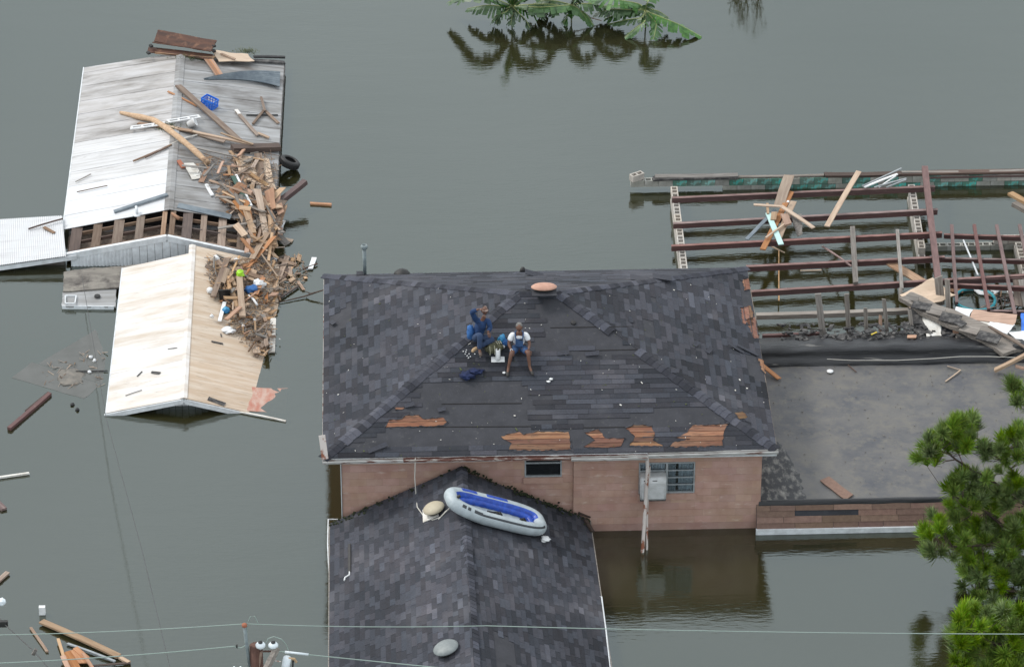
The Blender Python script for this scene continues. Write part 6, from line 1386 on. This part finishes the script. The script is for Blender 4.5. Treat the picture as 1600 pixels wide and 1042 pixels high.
for i in range(nP):
    for j in range(nA):
        a = (j+.5)/nA*360; x = path[i].x/HL_; near = path[i].y < -.05; m_i = 0
        if 38 < a < 60 and near and -.50 < x < .95: m_i = 2
        if near and 40 < a < 66 and (-.86 < x < -.80 or -.76 < x < -.70 or -.64 < x < -.46): m_i = 2
        if 120 < a < 235 and not near: m_i = 1
        if not near and (72 < a < 108) and (-.75 < x < -.35 or .0 < x < .35): m_i = 1
        if not near and 45 < a < 62 and (.55 < x < .8): m_i = 1
        mb.add([vs[i*nA+j], vs[((i+1) % nP)*nA+j], vs[((i+1) % nP)*nA+(j+1) % nA], vs[i*nA+(j+1) % nA]], [(0, 1, 2, 3)], 1.0, m_i)
me = mb.mesh('hull_tube', ['raftgrey', 'raftblue', 'raftstripe'], True); bm = bmesh.new(); bm.from_mesh(me); bmesh.ops.remove_doubles(bm, verts=bm.verts, dist=.0005); bmesh.ops.recalc_face_normals(bm, faces=bm.faces); bm.to_mesh(me); bm.free(); link('hull_tube', me, RAFT, RM)
cp = [Vector((*stad(i/72, HL_-.22, HW_-.14, .2), -.03)) for i in range(-3, 34)]; mb = MB(); mb.tube(cp, [.095*(1-.03*(i % 2 == 0))*min(1, .5+i*.12, .5+(len(cp)-1-i)*.12) for i in range(len(cp))], 12); mb.build('inner_chamber', 'raftblue', RAFT, True, RM)
mb = MB(); n = 60; vs = []
for i in range(n+1):
    x = lerp(-HL_+.14, HL_-.14, i/n)
    for y in (-.30, -.1, .1, .30): vs.append((x, y, -.07+.004*math.sin(i*1.05)))
mb.add(vs, [(i*4+j, (i+1)*4+j, (i+1)*4+j+1, i*4+j+1) for i in range(n) for j in range(3)]); mb.build('floor', 'raftgrey', RAFT, True, RM)
for x in (-.05, .62): 
    mb = MB(); mb.box((x, -.30, TR_*.93), (.17, .07, .03)); mb.tube([(x-.06, -.30, TR_), (x, -.29, TR_+.05), (x+.06, -.30, TR_)], .014, 6); mb.build('oar_lock', 'black', RAFT, False, RM)
mb = MB(); mb.box((-.1, -.10, -.02), (.24, .16, .06)); mb.tube([(-.2, -.1, .02), (.05, -.05, .04), (.1, -.18, .02)], .02, 6); mb.build('pump', 'black', RAFT, False, RM)
for x, yy in ((-.72, -.47), (.02, -.5), (.62, -.5)): mb = MB(); mb.box((x, yy-.02, .02), (.07, .03, .05)); mb.build('rope_patch', 'raftstripe', RAFT, False, RM)
mb = MB(); mb.tube([(-HL_+.02, -.16, .24), (-HL_+.07, -.17, .30)], .04, 8); mb.build('valve', 'black', RAFT, False, RM)
mb = MB(); mb.tube([(HL_+.06, -.13, .10), (HL_+.10, -.13, .08)], .035, 8); mb.build('valve', 'black', RAFT, False, RM)
mb = MB(); mb.tube([(-.72, -.42, .12), (-.4, -.45, .14), (.02, -.45, .13), (.35, -.45, .14), (.62, -.44, .13), (HL_, -.3, .14)], .010, 5); mb.build('grab_rope', 'raftstripe', RAFT, False, RM)
blob('white_bag', Tr.at(851, 842, .04), .11, 'white', 'crumpled white plastic under the right end of the raft', 'plastic bag', sz=.4, seed=30, rough=.6)
pts = [PY(649, 716, EY0-.10), PY(648, 745, EY0-.12), PY(650, 775, EY0-.16), Tl.at(652, 792, .03), Tl.at(662, 806, .02), Tl.at(676, 812, .02), Tl.at(688, 808, .02), Tl.at(697, 798, .03), Tl.at(702, 794, .08), Tl.at(694, 802, .03), Tl.at(685, 811, .02)]
mb = MB(); mb.tube(pts, .014, 6); tag(mb.build('mooring_rope', 'rope', None), 'thin pale rope hanging from the gutter to the raft bow', 'rope')

# ================================================================== PINES
def tuft_mesh(seed, n=190):
    r = random.Random(seed); mb = MB()
    for i in range(n):
        b = Vector((r.uniform(0, .16), 0, 0)); th_ = r.uniform(.15, 1.25)*(1-.25*b.x/.16); ph = r.uniform(0, 6.28); d = Vector((math.cos(th_), math.sin(th_)*math.cos(ph), math.sin(th_)*math.sin(ph)))
        ln = r.uniform(.18, .30); e = d.cross(Vector((r.uniform(-1, 1), r.uniform(-1, 1), r.uniform(-1, 1)))).normalized()*.0055; t = r.uniform(.7, 1.35); y_ = r.uniform(.85, 1.25)
        tip = b+d*ln-Vector((0, 0, .02)); mb.add([b-e, b+e, b+d*ln*.6+e, tip, b+d*ln*.6-e], [(0, 1, 2, 3, 4)], (t*y_, t, t*.8))
    return mb.mesh('needle_cluster', 'needle')
TUFTS = [tuft_mesh(i) for i in range(6)]
def pine(base, top, limbs, clusters, seed, label, n_t, depth):
    """limbs: surveyed polylines (x, y, offset in depth); clusters: [(outline, count)]"""
    r = random.Random(seed); T = empty('pine_tree', base, label, 'tree'); Y0 = base.y
    mb = MB(); ps = [Vector(base).lerp(Vector(top), i/8)+Vector((.06*math.sin(i), .05*math.cos(i*1.3), 0)) for i in range(9)]; mb.tube([p-Vector((0, 0, .5)) if i == 0 else p for i, p in enumerate(ps)], [.20-.018*i for i in range(9)], 10); mb.build('trunk', 'bark', T, True)
    L = []
    for lb_ in limbs:
        pts = [PY(x, y, Y0+o) for (x, y, o) in lb_]; f = max(0, min(1, (pts[0].z-base.z)/(top[2]-base.z))); pts = [Vector(base).lerp(Vector(top), f)]+pts; fine = []
        for i in range(len(pts)-1):
            for k in range(4): fine.append(pts[i].lerp(pts[i+1], k/4)+Vector((r.uniform(-.03, .03), r.uniform(-.03, .03), r.uniform(-.02, .02))))
        fine.append(pts[-1]); n = len(fine); mb = MB(); mb.tube(fine, [.055*(1-.75*i/n) for i in range(n)], 7); mb.build('limb', 'bark', T, True); L += fine[3:]
    tw = MB()
    for out, cnt in clusters:
        xs = [p[0] for p in out]; ys = [p[1] for p in out]; k = 0
        while k < cnt*1.25:
            x, y = r.uniform(min(xs), max(xs)), r.uniform(min(ys), max(ys))
            if not inside((x, y), out): continue
            k += 1; p = PY(x, y, Y0+r.uniform(-depth, depth))
            if p.z < .15: p.z = .15+r.random()*.2
            q = min(L, key=lambda w: (w-p).length+abs(w.z-p.z)*.2); dd = p-q; dist = dd.length
            if dist > 1.5: p = q+dd*(1.5/dist)*1.0; dd = p-q
            mid = q.lerp(p, .5)-Vector((0, 0, .12*dist if dist < 1 else .1)); tw.tube([q, mid, p], [.014, .010, .007], 4, caps=False)
            d = (p-mid).normalized()*.55+Vector((r.uniform(-.35, .35), r.uniform(-.35, .35), .5+r.random()*.4)); s = r.uniform(.95, 1.4)
            o = link('needle_cluster', TUFTS[r.randrange(6)], T); R = frame(d, (r.uniform(-1, 1), r.uniform(-1, 1), .3)) @ Matrix.Rotation(r.uniform(0, 6), 3, 'X'); mm = R.to_4x4()*1; mm = mm @ Matrix.Scale(s, 4); mm.translation = p; o.matrix_basis = mm
    tw.build('twigs', 'bark', T)['kind'] = 'stuff'; return T
b1 = P(1660, 930, 0); pine(b1, (b1.x-.3, b1.y+.2, 7.2), [
    [(1620, 800, 0), (1560, 758, .1), (1520, 735, .0), (1485, 712, -.1), (1462, 702, -.1)], [(1610, 760, .3), (1545, 705, .3), (1520, 680, .2)], [(1630, 690, -.2), (1590, 700, -.2), (1565, 700, 0)], [(1620, 640, .2), (1590, 625, .2)],
    [(1610, 850, 0), (1540, 800, 0), (1490, 775, 0)], [(1620, 880, -.4), (1550, 850, -.4), (1490, 855, -.5), (1452, 862, -.5)], [(1620, 900, .3), (1560, 880, .3), (1500, 860, .5)], [(1620, 930, -.3), (1560, 920, -.3), (1525, 920, -.3)]],
    [([(1478, 672), (1500, 664), (1525, 660), (1535, 690), (1515, 715), (1480, 712), (1462, 690)], 26), ([(1448, 690), (1465, 695), (1480, 725), (1450, 742), (1442, 722)], 9), ([(1530, 700), (1552, 705), (1550, 725), (1530, 722)], 5),
     ([(1578, 612), (1610, 606), (1615, 655), (1585, 650)], 8), ([(1562, 676), (1590, 672), (1615, 680), (1620, 740), (1580, 730), (1558, 712)], 20), ([(1490, 752), (1530, 735), (1600, 745), (1620, 770), (1610, 800), (1540, 805), (1478, 795)], 46),
     ([(1452, 815), (1478, 800), (1540, 810), (1610, 815), (1620, 880), (1560, 880), (1500, 870), (1442, 880), (1440, 862)], 70), ([(1480, 870), (1560, 885), (1610, 890), (1610, 945), (1545, 945), (1505, 920)], 46), ([(1620, 600), (1780, 560), (1800, 940), (1630, 940)], 60)],
    3, 'pine tree at the right edge with its needles reaching over the brown shingled roof edge', 200, .8)
b2_ = P(1640, 1230, 0); pine(b2_, (b2_.x, b2_.y+.2, 6.0), [[(1620, 1060, 0), (1570, 1010, 0), (1520, 990, 0), (1500, 985, 0)], [(1630, 1010, .3), (1590, 980, .3), (1560, 965, .3)], [(1620, 1100, -.3), (1560, 1070, -.3), (1500, 1050, -.3), (1485, 1030, -.3)]],
    [([(1495, 965), (1530, 955), (1560, 965), (1610, 955), (1620, 1060), (1500, 1060), (1482, 1020), (1482, 985)], 85), ([(1490, 1060), (1700, 1060), (1720, 1140), (1520, 1140)], 40), ([(1620, 950), (1740, 930), (1760, 1060), (1630, 1060)], 30)],
    9, 'nearer pine tree whose top fills the bottom right corner', 100, .8)
blob('white_litter', P(1541, 932, .05), .16, 'white', 'white plastic floating under the pine branches', 'plastic bag', sz=.4, seed=44, rough=.5)

# ================================================================== BANANA PLANTS AT THE TOP
def leaf(root, pts, W_, seed, rag=.35, droop=.6):
    r = random.Random(seed); ps = []
    for i in range(len(pts)-1):
        for k in range(6): ps.append(Vector(pts[i]).lerp(Vector(pts[i+1]), k/6))
    ps.append(Vector(pts[-1])); n = len(ps)
    for _ in range(3): ps = [ps[0]]+[(ps[i-1]+ps[i]*2+ps[i+1])/4 for i in range(1, n-1)]+[ps[-1]]
    mb = MB(); up = Vector((0, 0, 1))
    for side in (-1, 1):
        i = 1
        while i < n-1:
            k = r.choice((1, 1, 2)); j = min(i+k, n-1); d = (ps[j]-ps[i-1]).normalized(); s = d.cross(up).normalized()*side
            w = W_*math.sin(math.pi*min(.97, (i+.5)/n))**.6*r.uniform(1-rag, 1); dn = -up*w*droop*r.uniform(.5, 1.3); sw = d*w*r.uniform(.1, .45); t = r.uniform(.7, 1.35); v_ = (t, t, t*.9)
            a, b = ps[i], ps[j]; m1 = a+s*w*.55+dn*.35+sw*.4; m2 = b+s*w*.55+dn*.35+sw*.4; e1 = a+s*w+dn+sw; e2 = b+s*w*r.uniform(.85, 1)+dn+sw*.8
            mb.add([a, b, m2, m1], [(0, 1, 2, 3)], v_); mb.add([m1, m2, e2.lerp(m2, .06), e1], [(0, 1, 2, 3)], (t*.85, t*.9, t*.8)); i = j
    me = mb.mesh('leaf', 'banana'); o = link('leaf', me, root); mb = MB(); mb.tube(ps, [.022*(1-.7*i/n) for i in range(n)], 5); mb.build('midrib', 'rib', o)
BN = empty('banana_plant', P(985, 18, 0), 'storm torn banana plant at the top edge with big bright leaves touching the water', 'plant')
hb = P(1008, 17, .60); 
for i, (pts, w) in enumerate((([(1030, 22, .65), (1060, 34, .5), (1096, 54, .04)], .30), ([(1026, 32, .5), (1024, 44, .3), (1021, 58, .05)], .22), ([(1009, 30, .6), (993, 40, .35), (976, 55, .04)], .20), ([(1005, 24, .7), (980, 27, .5), (950, 34, .12)], .20), ([(1000, 8, .8), (975, 4, .8), (935, 6, .5)], .32), ([(990, 12, .8), (955, 10, .8), (930, 18, .3)], .30), ([(1010, 4, 1.0), (1018, -12, 1.2), (1036, -25, 1.1)], .3), ([(1015, 10, .8), (1030, 14, .7), (1045, 24, .4)], .2), ([(1003, 10, .8), (970, 16, .6), (945, 26, .2)], .26), ([(1000, 2, .9), (960, -5, 1.0), (920, -6, .8)], .35))):
    leaf(BN, [hb]+[P(p[0], p[1]+4, p[2]*(.82 if p[2] < 1 else 1.1)) for p in pts], w*1.1, i)
mb = MB(); mb.tube([P(1010, 42, -.3), hb-Vector((0, 0, .1)), hb], [.022, .022, .02], 8); mb.build('stem', 'rib', BN, True)
B2 = empty('banana_plant', P(800, 26, 0), 'denser banana plant at the top edge left of the bright leaved one', 'plant')
h2 = P(800, 10, .60)
for i, (pts, w) in enumerate((([(812, 10, .6), (822, 20, .3), (828, 32, .05)], .18), ([(790, 8, .7), (775, 12, .5), (768, 22, .2)], .25), ([(815, 2, .7), (835, 6, .5), (850, 14, .1)], .25), ([(785, -2, .8), (760, -4, .8), (730, 2, .4)], .3), ([(795, 0, .8), (780, 8, .5), (775, 26, .1)], .2), ([(830, -5, .9), (870, -5, .9), (900, 6, .5)], .3), ([(795, -20, 1.2), (788, -45, 1.7), (785, -72, 1.9)], .2), ([(770, -15, 1.1), (735, -22, 1.1), (700, -8, .6)], .28), ([(820, -15, 1.2), (850, -30, 1.3), (870, -25, 1.0)], .25), ([(805, 5, .6), (800, 14, .4), (798, 28, .1)], .2),
                           ([(850, 0, .9), (900, -5, .9), (922, 26, .1)], .22), ([(760, -20, 1.2), (745, -40, 1.4), (720, -50, 1.3)], .3), ([(810, -25, 1.3), (825, -50, 1.5), (840, -48, 1.3)], .3))):
    leaf(B2, [h2]+[P(p[0], p[1]+12, p[2]*(.85 if p[2] < 1 else 1.05)) for p in pts], w*1.1, i+40, droop=.8)
mb = MB(); mb.tube([P(800, 30, -.3), h2], [.022, .02], 8); mb.build('stem', 'rib', B2, True)
B3 = empty('banana_plant', P(895, 14, 0), 'low banana plant between the other two at the top edge', 'plant'); h3 = P(893, 8, .55)
for i, (pts, w) in enumerate((([(905, 8, .6), (918, 18, .4), (927, 34, .05)], .2), ([(880, 4, .7), (862, 8, .5), (845, 18, .1)], .24), ([(890, 12, .6), (886, 20, .3), (880, 32, .05)], .2), ([(905, 0, .8), (930, 0, .8), (955, 12, .3)], .26), ([(870, -4, .9), (850, -6, .9), (825, 4, .4)], .26), ([(900, -8, 1.0), (915, -22, 1.2), (935, -20, 1.0)], .28))):
    leaf(B3, [h3]+[P(p[0], p[1]+6, p[2]*(.85 if p[2] < 1 else 1.1)) for p in pts], w*1.2, i+80, droop=.8)
mb = MB(); mb.tube([P(893, 24, -.3), h3], [.022, .02], 8); mb.build('stem', 'rib', B3, True)
mb = MB(); mb.tube([P(868, 4, .5), P(900, 22, .3), P(940, 33, .06)], [.02, .02, .012], 6); tag(mb.build('dead_stalk', 'wood_orange', None, True), 'thin reddish dead stalk arching between the two banana plants', 'stalk')
SP = empty('leafy_sapling', P(1165, -12, 0), 'small leafy sapling past the top edge, seen by its mirror image in the water', 'plant')
r = random.Random(6); mb = MB(); lf = MB()
for i in range(9):
    a = P(1165+r.uniform(-25, 20), -12, 0); top = a+Vector((r.uniform(-.3, .3), r.uniform(-.2, .3), r.uniform(.6, 1.45))); mb.tube([a-Vector((0, 0, .1)), a.lerp(top, .5)+Vector((.05, 0, 0)), top], [.014, .01, .005], 4)
    for k in range(46):
        p = a.lerp(top, r.uniform(.15, 1))+Vector((r.gauss(0, .09), r.gauss(0, .09), r.gauss(0, .05))); d = Vector((r.uniform(-1, 1), r.uniform(-1, 1), r.uniform(-.6, .6))).normalized(); e = d.cross(Vector((0, 0, 1))).normalized()*.025
        lf.add([p, p+d*.05+e, p+d*.11, p+d*.05-e], [(0, 1, 2, 3)], r.uniform(.6, 1.2))
mb.build('stem', 'bark', SP); lf.build('foliage', 'banana', SP)['kind'] = 'stuff'

# ================================================================== POLE AND WIRES
ZP = 7.6
pt = P(400, 1008, ZP); POLE = empty('utility_pole', (pt.x, pt.y-.0, 0), 'brown wooden utility pole top with white insulators at the bottom edge', 'pole')
mb = MB(); mb.tube([(pt.x+.03, pt.y, -.5), (pt.x, pt.y, ZP*.6), (pt.x, pt.y, ZP)], [.17, .15, .135], 16); mb.build('shaft', 'polewood', POLE, True)
def pp(x, y, z=ZP, dy=0): return PY(x, y, pt.y+dy)
mb = MB(); a = pp(382, 978, dy=-.02); mb.tube([pp(391, 1050, dy=-.02), a], .036, 8); mb.build('riser_pipe', 'pipe', POLE, True)
mb = MB(); mb.lathe(a, [(.03, -.02), (.055, 0), (.055, .05), (.03, .07)], 12); mb.build('spool', 'redbrick', POLE, True)
for (x, y) in ((407, 1008), (427, 1008)):
    c = pp(x, y, dy=-.1); mb = MB(); mb.lathe(c, [(.03, -.09), (.05, -.06), (.10, -.02), (.105, .02), (.075, .06), (.05, .07)], 18); I_ = mb.build('insulator', 'porcelain', POLE, True); mb = MB(); mb.lathe(c, [(.045, .068), (.05, .09), (.03, .10)], 12); mb.build('insulator_cap', 'black', I_, True)
mb = MB(); mb.beam(pp(433, 1011, dy=-.12), pp(410, 1056, dy=-.5), .10, .12); mb.build('crossarm', 'wood_grey', POLE)
mb = MB(); mb.beam(pp(408, 1018, dy=-.1), pp(403, 1048, dy=-.1), .05, .05); mb.build('bracket', 'wood_orange', POLE); mb = MB(); mb.beam(pp(411, 1017, dy=-.1), pp(426, 1017, dy=-.1), .03, .03); mb.build('spacer', 'polewood', POLE)
mb = MB(); mb.tube([pp(430, 1022, dy=-.15), pp(430, 1032, dy=-.15), pp(439, 1033, dy=-.15)], .014, 6); mb.build('hook', 'rustpipe', POLE)
mb = MB(); mb.tube([pp(449, 1027, dy=-.2), pp(443, 1056, dy=-.2)], .085, 14); mb.build('fuse_cylinder', 'porcelain', POLE, True)
mb = MB(); mb.tube([pp(451, 1028, dy=-.2), pp(460, 1029, dy=-.2), pp(463, 1034, dy=-.2)], .03, 6); mb.build('fuse_arm', 'sole', POLE); mb = MB(); mb.tube([pp(458, 1030, dy=-.2), pp(457, 1046, dy=-.2)], .018, 6); mb.build('fuse_rod', 'black', POLE)
for x in (366, 376): mb = MB(); mb.lathe(pp(x, 1045, dy=-.3), [(.05, -.1), (.05, 0), (.02, .06), (.012, .07)], 10); mb.build('insulator_pin', 'porcelain', POLE, True)
def wire(name, pts, r, m_, label, sag=.0, n=14):
    ps = []
    for i in range(len(pts)-1):
        for k in range(n): f = k/n; q = pts[i].lerp(pts[i+1], f); q.z -= sag*4*f*(1-f); ps.append(q)
    ps.append(pts[-1]); mb = MB(); mb.tube(ps, r, 5); return tag(mb.build(name, m_, None), label, 'wire')
wire('power_wire', [P(-40, 992, ZP-.2), pp(382, 974), P(760, 977, ZP-.1), P(1640, 990, ZP)], .010, 'wire', 'upper pale power wire crossing the whole picture over the lower roof', .05)
wire('power_wire', [P(-40, 1037, ZP-.3), pp(366, 1009), pp(383, 1008)], .012, 'wire', 'second pale power wire reaching the pole from the left', .05)
wire('power_wire', [pp(436, 1017), pp(480, 1022), P(560, 1030, ZP-.4), P(760, 1050, ZP-.6)], .012, 'wire', 'pale power wire leaving the pole to the right over the lower roof', .0)
mb = MB(); mb.tube([pp(445, 1018), pp(482, 1022)], .026, 8); mb.build('strain_insulator', 'porcelain', POLE, True)
mb = MB(); mb.tube([pp(386, 1000), pp(386, 975), pp(391, 963), pp(398, 962), pp(403, 973)], .009, 5); mb.build('jumper_wire', 'wire', POLE)
mb = MB(); mb.tube([pp(416, 1003), pp(419, 997), pp(428, 994), pp(440, 998), pp(447, 1006), pp(451, 1016)], .009, 5); mb.build('jumper_wire', 'wire', POLE)
mb = MB(); mb.box(pp(370, 1009), (.03, .03, .07)); mb.build('clamp', 'black', POLE)
wire('service_wire', [P(128, 432, .35), P(166, 655, .9), P(222, 860, 1.9), P(272, 1070, 3.0)], .007, 'wiredark', 'thin dark wire running down from the sheds to the bottom edge', .0)
wire('black_cable', [P(-20, 938, 5.0), P(4, 972, 5.0), P(54, 1018, 5.0), P(90, 1060, 5.0)], .012, 'wiredark', 'black cable crossing the bottom left corner', .0)
blob('cable_clamp', P(3, 940, 5.0), .09, 'porcelain', 'grey white insulator on the black cable at the left edge', 'insulator', seed=50); mb = MB(); mb.box(P(3, 974, 5.0), (.26, .08, .14)); tag(mb.build('junction_box', 'black', None), 'black box on the black cable at the left edge', 'box')
mb = MB(); mb.box(P(54, 1018, 5.0), (.07, .06, .16), Matrix.Rotation(.5, 3, 'Y')); tag(mb.build('cable_splice', 'wood_grey', None), 'small grey splice on the black cable at bottom left', 'splice')
# window air conditioner
c = PY(1020, 762, WY0-.2); X0 = PY(1000, 765, WY0-.2).x; X1 = PY(1040, 765, WY0-.2).x; Z0 = PY(1020, 781, WY0-.34).z; Z1 = PY(1020, 747, WY0-.34).z-.02
AC = empty('air_conditioner', ((X0+X1)/2, WY0-.15, Z0), 'off white window air conditioner behind the rusty downspout', 'air conditioner')
rbox(Vector(((X0+X1)/2, WY0-.15, (Z0+Z1)/2)), (X1-X0, .40, Z1-Z0), Matrix.Identity(3), 'acwhite', 'case', AC, .02)
mb = MB(); mb.b2((X0+.04, WY0-.356, Z0+.04), (X1-.04, WY0-.352, Z1-.12)); mb.build('grille', 'acwhite', AC)
for i in range(9): z_ = lerp(Z0+.06, Z1-.14, i/8); mb = MB(); mb.b2((X0+.05, WY0-.362, z_), (X1-.05, WY0-.357, z_+.012)); mb.build('slat', 'acwhite', AC)
mb = MB(); mb.b2((X0+.08, WY0-.355, Z1-.06), (X1-.22, WY0-.351, Z1-.035)); mb.build('vent_slot', 'black', AC)
mb = MB(); mb.b2((X0, WY0-.30, Z0-.06), (X1, WY0-.02, Z0-.012)); mb.build('support_bar', 'tarwood', AC)
